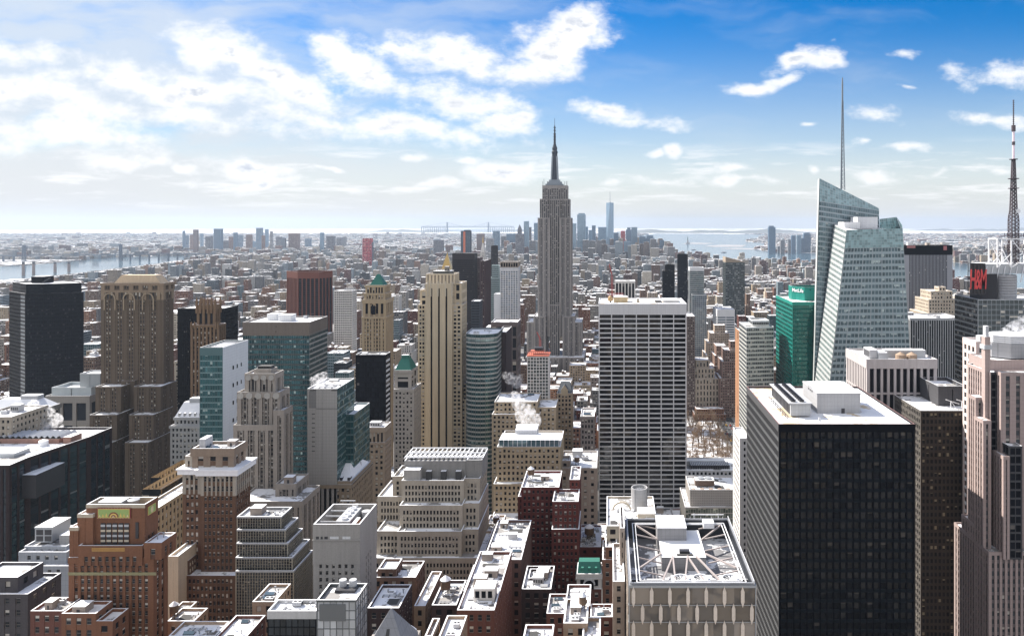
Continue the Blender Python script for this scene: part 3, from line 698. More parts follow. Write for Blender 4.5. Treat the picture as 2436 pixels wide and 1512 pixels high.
def glass_shard_tower():
    d = 600
    b = Building('glass_tower', 'tall pale glass tower of leaning facets with pointed screen and mast', d, 2060)
    gd = glass((.035, .062, .073), .15, .05, .3, .03, (.36, .44, .44))
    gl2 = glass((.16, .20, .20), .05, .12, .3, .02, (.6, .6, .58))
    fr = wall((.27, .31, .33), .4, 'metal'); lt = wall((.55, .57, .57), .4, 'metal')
    U = lambda x, y, q: Vector((wx(x, q), q, wz(y, q)))
    def down(a, b2):          # carry the line a->b2 on to the ground
        t = a.z / (a.z - b2.z); return a + (b2 - a) * t
    F1, F2 = U(2014, 547, 600), U(1974, 907, 600); G2 = down(F1, F2)
    E1, E2 = U(2147, 543, 600), U(2168, 880, 600); H2 = down(E1, E2)
    K1, K2 = U(1984, 534, 650), U(1933, 907, 650); J2 = down(U(1950, 741, 650), K2)
    sp = dict(p=4.6, f=4.9, pw=.16, sh=.42, wall=fr, span=wall((.24, .30, .325), .4, 'metal'), glass=gd, pd=.25, sd=.04, top=.3, side=.3, g=3, gw=1.2, mull=fr, md=.1)
    # north face of the front block, split where the upper glass screen begins
    w, gl = MB(), MB()
    S1, S2 = U(2010, 590, 600), U(2150, 588, 600)
    facade(w, gl, G2, H2, 0, 0, sp, None, (S1, S2))
    scr = dict(p=2.3, f=2.2, pw=.06, sh=.06, wall=fr, glass=glass((.13, .20, .215), 0, .10, .35, .02), pd=.15, sd=.02, top=.3, side=.2)
    # facade() takes its lower edge level: raise the screen by hand
    def fpatch(mb, g2, A, B, C2, D2, s): 
        L = (B - A).length; Lh = (D2 - A).length; n = max(1, round(L / s['p'])); r = max(1, round(Lh / s['f']))
        nr = (B - A).cross(D2 - A).normalized()
        P = lambda u, v, t=0: A.lerp(B, u).lerp(D2.lerp(C2, u), v) + nr * t
        for j in range(r): g2.face([P(0, j / r), P(1, j / r), P(1, (j + 1) / r), P(0, (j + 1) / r)], s['glass'], [(0, j), (n, j), (n, j + .999), (0, j + .999)])
        for i in range(n + 1):
            u = i / n; h = s['pw'] * .5 / n; a, c = max(0, u - h), min(1, u + h)
            mb.face([P(a, 0, .16), P(c, 0, .16), P(c, 1, .16), P(a, 1, .16)], s['wall'])
        for j in range(r + 1):
            v = j / r; h = s['sh'] * .5 / r; a, c = max(0, v - h), min(1, v + h)
            mb.face([P(0, a, .10), P(1, a, .10), P(1, c, .10), P(0, c, .10)], s.get('span') or s['wall'])
    fpatch(w, gl, S1, S2, E1, F1, scr)
    wo = b.part('front_block', w); b.part('glazing', gl, wo)
    # the slanting facet to the east, in full sun
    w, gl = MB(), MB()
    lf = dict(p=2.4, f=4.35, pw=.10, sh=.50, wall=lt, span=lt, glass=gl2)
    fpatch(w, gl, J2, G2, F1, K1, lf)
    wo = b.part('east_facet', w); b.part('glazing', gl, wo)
    # the taller slab behind with its pointed glass screen
    w, gl = MB(), MB()
    A, B = U(1936, 907, 652), U(2092, 907, 652); A0, B0 = down(U(1949, 424, 652), A), Vector((B.x, 652, 0))
    T0, T1 = U(1949, 424, 652), U(2090, 495, 652)
    M0, M1 = U(1949, 478, 652), U(2091, 500, 652)
    sl_ = dict(p=2.3, f=4.35, pw=.08, sh=.30, wall=fr, span=wall((.26, .31, .34), .4, 'metal'), glass=glass((.065, .10, .118), .05, .08, .35, .015, (.3, .34, .35)))
    fpatch(w, gl, A0, B0, M1, M0, sl_)
    fpatch(w, gl, M0, M1, T1, T0, dict(scr, f=3.0, p=2.4, pw=.1, sh=.1, glass=glass((.14, .21, .235), 0, .10, .35, .01)))
    bk = Vector((6, 26, 0))
    for P, Q in ((T1, B0),): w.face([Q, Q + bk, P + bk, P], fr)
    w.face([A0 + bk, A0, T0, T0 + bk], lt); w.face([B0 + bk, A0 + bk, T0 + bk, T1 + bk], fr); w.face([T0, T1, T1 + bk, T0 + bk], fr)
    wo = b.part('rear_slab', w); b.part('glazing', gl, wo)
    # west return screen, roof plant
    w, gl = MB(), MB()
    fpatch(w, gl, U(2092, 560, 640), U(2147, 560, 640), U(2133, 516, 640), U(2092, 521, 640), dict(scr, pw=.1, sh=.1))
    w.face([E1, U(2147, 560, 645), U(2133, 516, 645), U(2146, 535, 602)], scr['glass'])
    w.face([F1, E1, U(2147, 545, 648), K1], SNOW); w.face([H2, Vector((H2.x - 4, 648, 0)), U(2147, 545, 648), E1], fr)
    b.part('roof_screen', w); 
    w = MB(); q = 626
    w.box(wx(2040, q), wx(2088, q), q, q + 18, wz(548, q), wz(516, q), lgrey, SNOWC); w.box(wx(2008, q - 6), wx(2046, q - 6), q - 6, q + 10, wz(556, q), wz(528, q), whitep, SNOWC); w.box(wx(2020, q - 14), wx(2075, q - 14), q - 14, q - 8, wz(556, q), wz(544, q), DARKM)
    b.part('roof_plant', w)
    b.part('screen_glazing', gl, wo)
    # mast: tapering lattice then a pole
    m = MB(); q = 665; mx = wx(2004, q); zb, zm, zt = wz(452, q), wz(240, q), wz(185, q)
    mst = plain((.16, .19, .22), .5, .2, 'mast_steel'); legs = [(math.cos(R(a)), math.sin(R(a))) for a in (90, 210, 330)]
    rad = lambda z: 2.1 * (1 - (z - zb) / (zm - zb)) + .55 * ((z - zb) / (zm - zb))
    n = 22
    for k in range(n):
        a, c = zb + (zm - zb) * k / n, zb + (zm - zb) * (k + 1) / n
        for i in range(3):
            p, r_ = legs[i], legs[(i + 1) % 3]
            m.bar((mx + p[0] * rad(a), q + p[1] * rad(a), a), (mx + p[0] * rad(c), q + p[1] * rad(c), c), .62, mst)
            m.bar((mx + p[0] * rad(a), q + p[1] * rad(a), a), (mx + r_[0] * rad(c), q + r_[1] * rad(c), c), .26, mst)
            m.bar((mx + p[0] * rad(c), q + p[1] * rad(c), c), (mx + r_[0] * rad(c), q + r_[1] * rad(c), c), .26, mst)
    m.lathe([(.8, zm - 4), (.75, zt - 6), (.45, zt)], mst, 10, mx, q)
    b.part('mast', m)
    b.boxes.append((wx(1933, 600), wx(2168, 600), 600, 680, 0, wz(540, 600)))
    b.done()

def sign_tower():
    d = 600
    b = Building('sign_tower', 'steel and glass tower with lattice mast and red roof sign', d, 2370)
    sp = dict(p=3.6, f=4.2, pw=.06, sh=.34, wall=alum, span=wall((.13, .15, .16), .4, 'metal'), glass=glass((.022, .03, .033), .2, .05, .35, .04), pd=.2, sd=.03, top=.6, side=.4)
    b.tier('tower_wall', 2326, 2520, 712, d, 40, [sp, sp, sp, dict(sp, wall=wall((.16, .16, .16), .5, 'metal'), span=wall((.30, .31, .31), .4, 'metal'))], roof=SNOW)
    rz = b.last[4]
    q = d + 8
    dr = MB(); dr.lathe([(9.0, rz)] + [(9.0 + (.25 if k % 2 else 0), rz + 2 + k * 1.1) for k in range(16)] + [(8.6, rz + 20)], wall((.30, .30, .31), .35, 'metal'), 28, wx(2402, q), q + 8)
    b.part('metal_drum', dr)
    sq = MB(); sq.box(wx(2335, q), wx(2374, q), q + 1, q + 20, rz, rz + 21, wall((.05, .05, .055), .5, 'panel'), SNOW); b.part('plant_house', sq)
    top = MB(); top.box(wx(2346, q), wx(2436, q) + 20, q + 4, q + 26, rz + 21, rz + 29, alum, SNOWC)
    for k in range(9): top.bar((wx(2346, q) + k * 5, q + 3.6, rz + 14), (wx(2346, q) + k * 5 + 2.5, q + 3.6, rz + 27), .6, WHITEM)
    b.part('upper_house', top)
    lat = MB(); x0, x1, z0, z1 = wx(2310, d + 1), wx(2345, d + 1), wz(700, d + 1), wz(627, d + 1)
    for i in range(5):
        x = x0 + (x1 - x0) * i / 4; lat.bar((x, d + 2, z0), (x, d + 2, z1), .5, DARKM); lat.bar((x, d + 6, z0), (x, d + 6, z1), .5, DARKM)
        z = z0 + (z1 - z0) * i / 4
        for y in (d + 2, d + 6): lat.bar((x0, y, z), (x1, y, z), .5, DARKM)
        for j in range(5): lat.bar((x0 + (x1 - x0) * j / 4, d + 2, z), (x0 + (x1 - x0) * j / 4, d + 6, z), .3, DARKM)
    for i in range(4):
        lat.bar((x0 + (x1 - x0) * i / 4, d + 2, z0 + (z1 - z0) * i / 4), (x0 + (x1 - x0) * (i + 1) / 4, d + 2, z0 + (z1 - z0) * (i + 1) / 4), .3, DARKM)
    fr = b.part('sign_frame', lat)
    bp = MB(); bp.box(x0, x1, d + 2.6, d + 3, z0, z1, plain((.035, .03, .03), .6, 0, 'sign_board')); b.part('sign_board', bp, fr)
    o = lettering('H&M', 15, .25, fr, plain((.62, .05, .05), .5, 0, 'sign_red', 0), .12, .8)
    o.location = (((x0 + x1) / 2) - b.off[0], 1.55, z0 + 4.5); o.rotation_euler = (R(90), 0, 0); o.scale = (.47, 1.5, 1)
    # white gantry below the mast, then the mast
    gm = MB(); g0, g1 = wx(2370, d + 12), wx(2403, d + 12); zb, zt = rz + 26, wz(568, d + 12)
    xs = [g0, g1, g1 + (g1 - g0) * 1.6]
    for y in (d + 10, d + 24):
        for x in xs: gm.bar((x, y, zb), (x, y, zt), .9, WHITEM)
        gm.bar((xs[0], y, zt), (xs[2], y, zt), .9, WHITEM)
        for p, r_ in ((0, 1), (1, 2)): gm.bar((xs[p], y, zt), (xs[r_], y, zb), .55, WHITEM); gm.bar((xs[p], y, zb), (xs[r_], y, (zt + zb) / 2), .45, WHITEM)
    for x in xs: gm.bar((x, d + 10, zt), (x, d + 24, zt), .8, WHITEM)
    b.part('gantry', gm)
    m = MB(); q = d + 16; mx = wx(2411, q); z0, z1, z2, z3 = rz + 26, wz(379, q), wz(304, q), wz(238, q)
    mk = plain((.07, .055, .065), .5, .2, 'mast_paint')
    def rad(z):
        zz = PY + F * (H - z) / q
        return 2.9 if zz > 520 else (2.9 + (2.0 - 2.9) * (520 - zz) / 20 if zz > 500 else 2.0 - 1.1 * (500 - zz) / 121)
    n = 30
    for k in range(n):
        a, c = z0 + (z1 - z0) * k / n, z0 + (z1 - z0) * (k + 1) / n
        cn = lambda i, z: (mx + (rad(z) if i in (1, 2) else -rad(z)), q + (rad(z) if i in (2, 3) else -rad(z)), z)
        for i in range(4):
            j = (i + 1) % 4
            m.bar(cn(i, a), cn(i, c), .6, mk); m.bar(cn(i, a), cn(j, c), .32, mk); m.bar(cn(j, a), cn(i, c), .32, mk); m.bar(cn(i, c), cn(j, c), .32, mk)
    for y in (448, 425, 379): z = wz(y, q); m.lathe([(4.2 if y != 379 else 3.2, z - .3), (4.2 if y != 379 else 3.2, z + .3)], mk, 12, mx, q)
    for yy in (561, 588, 600):
        z = wz(yy, q)
        for s_ in (-1, 1): m.bar((mx - 9, q + s_ * 3, z), (mx + 9, q + s_ * 3, z), .4, mk); m.bar((mx - 9, q + s_ * 3, z + 1.4), (mx + 9, q + s_ * 3, z + 1.4), .25, mk)
        for k in range(9): m.bar((mx - 9 + k * 2.25, q - 3, z - 1), (mx - 9 + k * 2.25, q - 3, z + 2.6), .35, mk)
    mo = b.part('mast', m)
    ml = MB(); ml.lathe([(.95, z1), (.9, z2 - 3)], plain((.75, .62, .70), .5, 0, 'pale_mast'), 12, mx, q); ml.lathe([(1.25, wz(345, q)), (1.25, wz(337, q))], mk, 10, mx, q); ml.lathe([(1.6, z2 - 3), (1.6, z2 + 2)], mk, 12, mx, q)
    ml.lathe([(.45, z2 + 2), (.3, z3)], mk, 8, mx, q)
    for k in range(12): z = z2 + 3 + k * 1.75; ml.lathe([(.75, z), (.75, z + .5)], mk, 8, mx, q)
    b.part('aerial', ml, mo)
    for (yy, r_) in ((502, 1.8), (560, 1.3), (592, 1.4), (612, 1.5)):
        ds = MB(); z = wz(yy, q)
        ds.face([(mx + 2.4 + r_ * math.cos(a * .5236), q - 3, z + r_ * math.sin(a * .5236)) for a in range(12)], WHITEM); ds.face([(mx + 2.4 + r_ * math.cos(-a * .5236), q - 2.6, z + r_ * math.sin(-a * .5236)) for a in range(12)], WHITEM); b.part('dish', ds, mo)
    b.done()

def empire():
    d = 1240
    b = Building('skyscraper', 'tallest grey limestone skyscraper with stepped crown and needle spire', d, 1319)
    sp = dict(p=2.9, f=3.7, pw=.52, sh=.48, wall=wall((.265, .25, .24)), span=wall((.07, .07, .075), .6), glass=glass((.03, .032, .036), .3, .1, 0, .03, (.45, .43, .4)), pd=.9, sd=.45, top=1.8, side=1.4, g=3, gw=3.0, mull=wall((.21, .20, .195)), md=.25)
    cs = dict(sp, g=0, pw=.42, p=3.0, side=.2)
    T = b.tier
    T('podium', 1253, 1272, 766, d - 6, 60, sp, roof=SNOW); T('podium', 1364, 1384, 766, d - 6, 60, sp, roof=SNOW); T('podium', 1250, 1390, 850, d - 28, 90, sp, roof=SNOW, clut=3)
    T('shoulder', 1269, 1298, 752, d - 9, 60, sp, yb=850); T('shoulder', 1338, 1367, 752, d - 9, 60, sp, yb=850)
    T('tower_wing', 1279, 1308, 518, d - 2, 50, sp, yb=800); T('tower_wing', 1331, 1359, 518, d - 2, 50, sp, yb=800)
    T('tower_shaft', 1284, 1355, 473, d + 6, 36, cs, yb=520)
    T('recessed_bay', 1308, 1331, 474, d + 1.2, 20, cs, yb=725); T('lower_bay', 1308, 1331, 724, d - 3.2, 10, cs, yb=850)
    T('upper_block', 1290, 1350, 441, d + 9, 30, dict(cs, top=5), yb=475, roof=TAR)
    cx, cy = wx(1319.5, d + 22), d + 23
    k = (d + 22) / F
    m = MB(); zf = lambda y: wz(y, d + 22)
    alm = wall((.22, .25, .28), .4, 'metal'); dk = wall((.06, .07, .085), .45, 'metal')
    for hw, y0, y1 in ((21, 441, 438), (17, 438, 433), (13, 433, 428)): m.box(cx - hw * k, cx + hw * k, cy - hw * k * .8, cy + hw * k * .8, zf(y0), zf(y1), alm, SNOWC)
    b.part('crown_step', m)
    m = MB(); m.lathe([(9.5 * k, zf(428)), (7.5 * k, zf(405)), (6.6 * k, zf(385)), (6.3 * k, zf(366)), (7.2 * k, zf(364)), (7.2 * k, zf(361)), (5.6 * k, zf(358)), (6.2 * k, zf(352)), (4.6 * k, zf(348)), (2.9 * k, zf(342))], dk, 16, cx, cy)
    for a in range(4):
        c_, s_ = math.cos(R(45 + 90 * a)), math.sin(R(45 + 90 * a))
        m.bar((cx + 10.5 * k * c_, cy + 10.5 * k * s_, zf(428)), (cx + 7.2 * k * c_, cy + 7.2 * k * s_, zf(372)), 2.4, alm)
    b.part('mooring_mast', m)
    m = MB(); m.lathe([(2.6 * k, zf(342)), (2.5 * k, zf(318)), (1.7 * k, zf(316)), (1.3 * k, zf(300)), (.5 * k, zf(298)), (.4 * k, zf(282))], dk, 10, cx, cy)
    for y in (340, 333, 326, 319, 311, 304): m.lathe([(3.0 * k, zf(y)), (3.0 * k, zf(y - 1.5))], dk, 10, cx, cy)
    b.part('spire', m)
    m = MB()
    for px in (1291, 1294, 1303, 1335, 1343, 1347, 1349): q = wx(px, d + 12); m.bar((q, d + 12, zf(445)), (q, d + 12, zf(432 if px % 2 else 426)), .5, DARKM)
    b.part('aerial', m)
    b.done()

def grace():
    d = 620
    b = Building('slab_tower', 'white slab tower with seven bays of black window bands', d, 1528)
    tr = wall((.54, .54, .55), .6, 'panel')
    sp = dict(p=10.9, f=3.95, pw=.08, sh=.25, wall=tr, glass=glass((.003, .003, .004), .0, .04, 0, .06, (.4, .4, .4), 0, .5), pd=.9, sd=.05, top=9.2, side=.5, tb=.02)
    b.tier('tower_wall', 1424, 1633.5, 722, d, 48, [dict(sp, p=10.3)] + [sp] * 3, roof=snow(.44, (.3, .22, .12)), par=.9)
    x0, x1, y0, y1, rz = b.last
    m = MB(); m.box(wx(1460, 638), wx(1493, 638), 638, 650, rz, rz + 4.6, wall((.40, .33, .22), .8), SNOWC); m.box(wx(1515, 636), wx(1521, 636), 636, 640, rz, rz + 3.6, wall((.3, .28, .25), .8), SNOWC)
    m.box(wx(1578, 634), wx(1615, 634), 634, 652, rz, rz + 2.2, conc, SNOWC); m.box(wx(1560, 634), wx(1575, 634), 634, 652, rz, rz + .8, TAR)
    b.part('roof_house', m)
    t = MB(); t.lathe([(2.2, rz + 1.5), (2.2, rz + 4.5), (0, rz + 6.4)], wall((.36, .25, .14), .8), 12, wx(1452, 636), 636); t.lathe([(.7, rz), (.7, rz + 1.5)], DARKM, 8, wx(1452, 636), 636); b.part('water_tank', t)
    b.done()

def fifth_tan():
    d = 690
    b = Building('deco_tower', 'tan art deco tower with three black vertical stripes and a stepped crown', d, 1048)
    st = wall((.50, .425, .315))
    sp = PUN(st, 3.7, 3.7, .34, .42, side=1.0, pd=.5)
    bl = dict(p=99, f=99, pw=.99, sh=.98, wall=st, glass=GLD, pd=.1, top=1)
    T = b.tier
    T('tower_wing', 994, 1013, 724, d + 5, 24, dict(sp, p=3.3)); T('tower_wing', 1075, 1099, 724, d + 2, 24, dict(sp, p=3.6))
    T('rear_wing', 999, 1020, 690, d + 9, 20, dict(sp, p=6, pw=.3, sh=.3, f=8)); T('rear_wing', 1080, 1098, 673, d + 10, 26, dict(sp, p=6, pw=.4, sh=.3, f=8))
    T('low_wing', 1090, 1129, 911, d + 9, 40, sp, clut=2); T('low_wing', 1094, 1139, 949, d + 5, 50, sp, clut=2)
    T('tower_shaft', 1012, 1076, 674, d, 34, [dict(p=6.7, f=200, pw=.75, sh=.001, wall=st, glass=GLD, pd=1.2, top=4.5, side=2.1), sp, sp, sp])
    s = MB(); zt, zb = wz(684, d), 0
    T('crown', 1013, 1082, 651, d + 7, 20, dict(p=3.2, f=30, pw=.5, sh=.02, wall=st, glass=wall((.27, .235, .19)), pd=.5, top=1.2, side=.5), yb=676)
    m = MB(); z = b.last[4]; q = d + 9
    m.box(wx(1030, q), wx(1074, q), q, q + 12, z, z + 3.5, wall((.1, .1, .09), .7), SNOWC)
    for k in range(8): x = wx(1030, q) + k * 2.2; m.bar((x, q - .3, z + 3), (x, q - .3, z + 6), .35, buff)
    m.bar((wx(1030, q), q - .3, z + 6), (wx(1072, q), q - .3, z + 6), .4, buff); m.box(wx(1056, q), wx(1066, q), q + 3, q + 8, z + 3, z + 7.5, DARKM, SNOWC)
    b.part('roof_house', m)
    f = MB()
    for px in (1018, 1025, 1042, 1060, 1075): x = wx(px, d); f.box(x - .5, x + .5, d - .25, d - .02, wz(705, d), wz(668, d), buff)
    b.part('finial', f)
    b.done()

def gothic_slab():
    d = 640
    b = Building('gothic_tower', 'broad brown brick gothic tower with arched top storeys and beige hipped roof', d, 318)
    sp = dict(p=2.4, f=3.4, pw=.46, sh=.44, wall=gothic, span=wall((.09, .07, .055)), glass=glass((.03, .03, .03), .48, .08, 0, .04, (.6, .57, .5)), pd=.7, sd=.3, top=1.4, side=1.4, g=4, gw=3.2, mull=gothic, md=.15)
    D = dep(d, 389, 413)
    T = b.tier
    T('tower_shaft', 240, 389, 712, d, 15, dict(sp, top=1.0), win=False)
    T('arcade', 240, 389, 690, d - .3, 15.6, dict(sp, p=2.95, f=7, pw=.4, sh=.15, top=2.0, wall=wall((.235, .185, .135))), yb=713)
    T('cornice_storey', 240, 389, 673, d - .8, 16.6, dict(sp, p=2.0, f=5, sh=.3, top=2.2, wall=wall((.22, .17, .125)), tb=.6), yb=690, roof=TAR)
    x0, x1, y0, y1, rz = b.last
    m = MB(); m.hip(x0 + 9, x1 - 3, y0 + 2, y1 - 2, rz - .4, rz + 7.5, (x1 - x0) * .27, 5, wall((.50, .40, .29), .8)); b.part('hipped_roof', m)
    # round-headed arches with pale tracery
    a = MB()
    for cx in (262, 308, 353):
        X = wx(cx, d); w = 4.6; zt = wz(700, d); zs = wz(710, d)
        for k in range(10):
            t0, t1 = math.pi * k / 10, math.pi * (k + 1) / 10
            a.bar((X - w * math.cos(t0), d - 1.0, zs + w * math.sin(t0)), (X - w * math.cos(t1), d - 1.0, zs + w * math.sin(t1)), .8, wall((.33, .27, .2)))
        for s_ in (-1, 1): a.bar((X + s_ * w, d - .5, zs), (X + s_ * w, d - .5, wz(737, d)), .8, wall((.33, .27, .2)))
    b.part('arch', a)
    T('wing', 227, 288, 919, d - 14, 40, sp); T('wing', 318, 382, 919, d - 14, 24, sp)
    T('wing', 213, 278, 986, d - 26, 40, sp); T('wing', 307, 365, 986, d - 26, 28, sp)
    T('wing', 297, 352, 1052, d - 36, 31, sp); T('wing', 205, 267, 1052, d - 36, 40, sp)
    T('centre', 288, 320, 905, d - 3, 30, sp)
    b.done()
def chateau(b, part, x0, x1, y0, y1, z, h, m, rx=.3, ry=.2):
    r = MB(); r.hip(x0 - .4, x1 + .4, y0 - .4, y1 + .4, z, z + h, (x1 - x0) * rx, (y1 - y0) * ry, m); return b.part(part, r)
def stepped(name, label, d, tiers, sp, cat='building', **k):
    """tiers: (x0, x1, ytop, distance offset, depth[, clutter[, window?]]) from the lowest up"""
    b = Building(name, label, d, (tiers[0][0] + tiers[0][1]) / 2, cat)
    names = ['lower_wall'] + ['setback'] * (len(tiers) - 2) + ['upper_wall'] if len(tiers) > 1 else ['tower_wall']
    for i, t in enumerate(tiers):
        z = None if i == 0 else max(0, b.minz)
        sps = sp[i] if isinstance(sp, list) else sp
        b.tier(names[i], t[0], t[1], t[2], d + t[3], t[4], sps, zb=z, clut=t[5] if len(t) > 5 else 0, win=t[6] if len(t) > 6 else False, roof=k.get('roof', SNOW), par=k.get('par', 1.0))
        b.minz = b.last[4] - .6 if k.get('stack', True) else 0
    return b

def left_row():
    # black glass tower with cut corners
    d = 760; b = Building('glass_tower', 'black glass tower with cut corner at the left', d, 110)
    cg = dict(p=1.6, f=3.8, pw=.10, sh=.30, wall=blackm, span=wall((.005, .008, .013), .3, 'metal'), glass=glass((.002, .003, .006), .12, .06, 0, .05, (.04, .04, .045)), pd=.15, sd=.02, top=1, side=.3)
    lv = dict(cg, sh=.5, span=wall((.2, .22, .24), .4, 'metal'), p=9)
    Y = lambda px, q: (wx(px, q), q)
    P = [Y(60, d), Y(103, d), Y(199, d + 14), (wx(196, d + 30), d + 30), (wx(150, d + 56), d + 56), Y(22, d + 26), Y(48, d + 8)]
    b.tier('tower_wall', 60, 103, 698, d, 40, [cg, cg, cg, cg, cg, cg, lv], poly=P)
    P2 = [Y(62, d), Y(103, d + .1), Y(194, d + 14.2), (wx(190, d + 30), d + 30), (wx(150, d + 50), d + 50), Y(30, d + 24), Y(49, d + 8.4)]
    b.tier('top_storeys', 60, 103, 675, d, 40, [dict(cg, sh=.6, p=3)] * 7, zb=b.last[4], poly=P2, roof=SNOWC)
    x0, x1, y0, y1, z = b.last; m = MB(); m.box(wx(88, 790), wx(118, 790), 782, 796, z, z + 7, blackm, SNOWC); m.bar((wx(98, 780), 780, z), (wx(120, 780), 780, z + 6), .8, DARKM); b.part('roof_crane', m); b.done()
    gothic_slab()
    # pale stone building with sculpted top
    st = wall((.25, .235, .215), .8, 'panel'); big = dict(p=10.4, f=18.5, pw=.28, sh=.22, wall=st, glass=glass((.012, .015, .02), .1, .06, 0, .04), pd=1.2, sd=.4, top=6.5, side=1.5)
    b = Building('stone_block', 'grey stone block with big dark windows below sculpted glass roof house', 665, 160)
    b.tier('lower_wall', 108, 213, 941, 665, 30, big, roof=SNOWC); z = b.last[4]
    b.tier('roof_house', 123, 217, 921, 670, 24, dict(p=99, f=99, pw=.98, sh=.98, wall=wall((.40, .44, .45), .5, 'metal'), glass=GLD, pd=.1, top=1), zb=z, roof=SNOWC, par=3)
    b.tier('plant_house', 190, 238, 888, 676, 16, dict(p=99, f=99, pw=.98, sh=.98, wall=wall((.30, .32, .33), .5, 'metal'), glass=GLD, pd=.1, top=1), zb=z, roof=SNOWC); b.done()
    # palazzo at the left edge and the one before it
    pz = PUN(wall((.20, .185, .165)), 3.6, 5.2, .5, .5, top=3, tb=.8, side=1)
    b = stepped('stone_block', 'low grey palazzo with snowy hipped roof at the left edge', 520, [(-40, 103, 972, 0, 16)], pz); x0, x1, y0, y1, z = b.last
    chateau(b, 'hipped_roof', x0, x1, y0, y1, z, 6.5, SNOWC); m = MB(); m.box(x0 + 22, x0 + 34, y0 + 5, y0 + 11, z + 6.4, z + 9, lgrey, SNOWC); b.part('roof_house', m); b.done()
    stepped('stone_block', 'low beige building at the left edge before the palazzo', 470, [(-60, 27, 991, 0, 30, 2)], PUN(wall((.28, .25, .21)), 3.2, 4, .5, .5, top=2, tb=.5)).done()
    # slab behind the crowned gothic tower
    dk = dict(p=1.8, f=3.8, pw=.25, sh=.3, wall=blackm, glass=GLD, pd=.3, sd=.05, top=3, side=.4)
    stepped('glass_tower', 'black glass slab behind the brown crowned gothic tower', 720, [(422, 532, 733, 0, 28)], dk).done()
    # crowned gothic tower
    d = 600; gw = wall((.17, .115, .075), .9, 'stone'); gs = PUN(gw, 3.2, 3.8, .52, .42, span=wall((.08, .055, .04)), pd=.9, sd=.5, top=2, side=1)
    b = Building('gothic_tower', 'slender brown gothic tower with a crown of pinnacles', d, 493)
    b.tier('tower_shaft', 453, 521, 772, d, 11, gs)
    b.tier('crown', 468, 512, 724, d + 1.5, 8, dict(gs, p=4, f=14, pw=.45, sh=.2, top=4), zb=b.last[4] - 1, roof=TAR)
    x0, x1, y0, y1, z = b.last
    for i in range(6):
        x = x0 + (x1 - x0) * i / 5
        for y in ((y0, y1) if i in (0, 5) else (y0,)): m = MB(); m.box(x - .7, x + .7, y - .7, y + .7, z - 6, z + 3.5, gw); m.hip(x - .7, x + .7, y - .7, y + .7, z + 3.5, z + 7.5, .05, .05, gw); b.part('pinnacle', m)
    for x in (wx(455, d), wx(463, d), wx(514, d), wx(519, d)): m = MB(); m.box(x - .5, x + .5, d - .6, d + .6, wz(782, d), wz(768, d), gw); m.hip(x - .5, x + .5, d - .6, d + .6, wz(768, d), wz(764, d), .05, .05, gw); b.part('pinnacle', m)
    b.done()
    # white and teal tower
    d = 500; b = Building('glass_tower', 'narrow tower with teal glass front and white panelled side wall', d, 520)
    tg = dict(p=1.6, f=4.0, pw=.08, sh=.22, wall=tealsp, span=wall((.14, .22, .23), .4, 'metal'), glass=glass((.016, .064, .072), .18, .05, .35, .06, (.35, .46, .46)), pd=.15, sd=.02, top=5.5, side=.3, cap=tealsp)
    wp = dict(p=99, f=99, pw=.99, sh=.99, wall=wall((.66, .70, .74), .5, 'panel'), glass=GLD, pd=.12, top=2, side=2)
    D = dep(d, 536, 605) * .8; P = [Y(475, d), Y(530, d), Y(536, d + 3), (wx(536, d + 3) + 1, d + D), (wx(475, d), d + D)]
    b.tier('tower_wall', 475, 530, 826, d, D, [tg, wp, wp, wp, tg], poly=P, roof=TAR, par=3.0)
    hl = MB(); X = wx(536, d + 3) + .4
    for i in range(12):
        y = d + 12 + (i % 3) * 5.4; z = wz(830, d) - 16 - (i // 3) * 12; hl.box(X - .02, X + .35, y, y + 1.2, z, z + 2.6, GLD)
    b.part('slit_window', hl)
    x0, x1, y0, y1, z = b.last; m = MB()
    for k in range(8): m.bar((x0 + 2, y0 + 3 + k * 3.6, z + 2.7), (x1 - 1, y0 + 3 + k * 3.6, z + 2.7), .35, GREYM)
    m.box(x0 + 3, x0 + 12, y0 + 6, y1 - 6, z, z + 2, GREYM, SNOWC); b.part('roof_plant', m); b.done()
    # white mansard house
    wh = PUN(wall((.36, .36, .36)), 3.0, 4.2, .5, .45, top=2, tb=.7, side=.8)
    b = stepped('stone_block', 'white stone building with snowy stepped mansard roof left of the teal tower', 570, [(405, 474, 1012, 0, 40), (415, 474, 992, 3, 34)], wh); x0, x1, y0, y1, z = b.last
    chateau(b, 'mansard_roof', x0, x1, y0, y1, z, 11, SNOWC, .32, .3); m = MB(); m.box(x0 + 8, x0 + 16, y0 + 6, y0 + 12, z + 11, z + 14, GREYM, SNOWC)
    for k in range(5): m.box(x0 + 2.5 + k * 4, x0 + 4 + k * 4, y0 + .6, y0 + 3.5, z + 1, z + 4, wh['wall'], SNOWC)
    b.part('dormer', m); b.done()
    # banded glass block
    d = 580; b = Building('glass_block', 'wide teal glass office block with dark bands and snowy roof', d, 660)
    bg = dict(p=1.7, f=3.9, pw=.08, sh=.32, wall=wall((.10, .13, .14), .4, 'metal'), span=wall((.075, .085, .085), .5, 'panel'), glass=glass((.010, .048, .056), .12, .06, .45, .05, (.3, .40, .40)), pd=.25, sd=.03, top=.5, side=.3)
    D = dep(d, 736, 779)
    b.tier('tower_wall', 577, 736, 795, d, D, [bg, dict(bg, span=wall((.34, .335, .32), .5, 'metal')), bg, bg])
    b.tier('top_band', 577, 736, 766, d - .12, D + .24, dict(p=99, f=3.3, pw=.99, sh=.6, wall=wall((.13, .11, .095), .6), glass=GLD, pd=.2, top=2.5, side=4), zb=b.last[4], roof=SNOWC, clut=3)
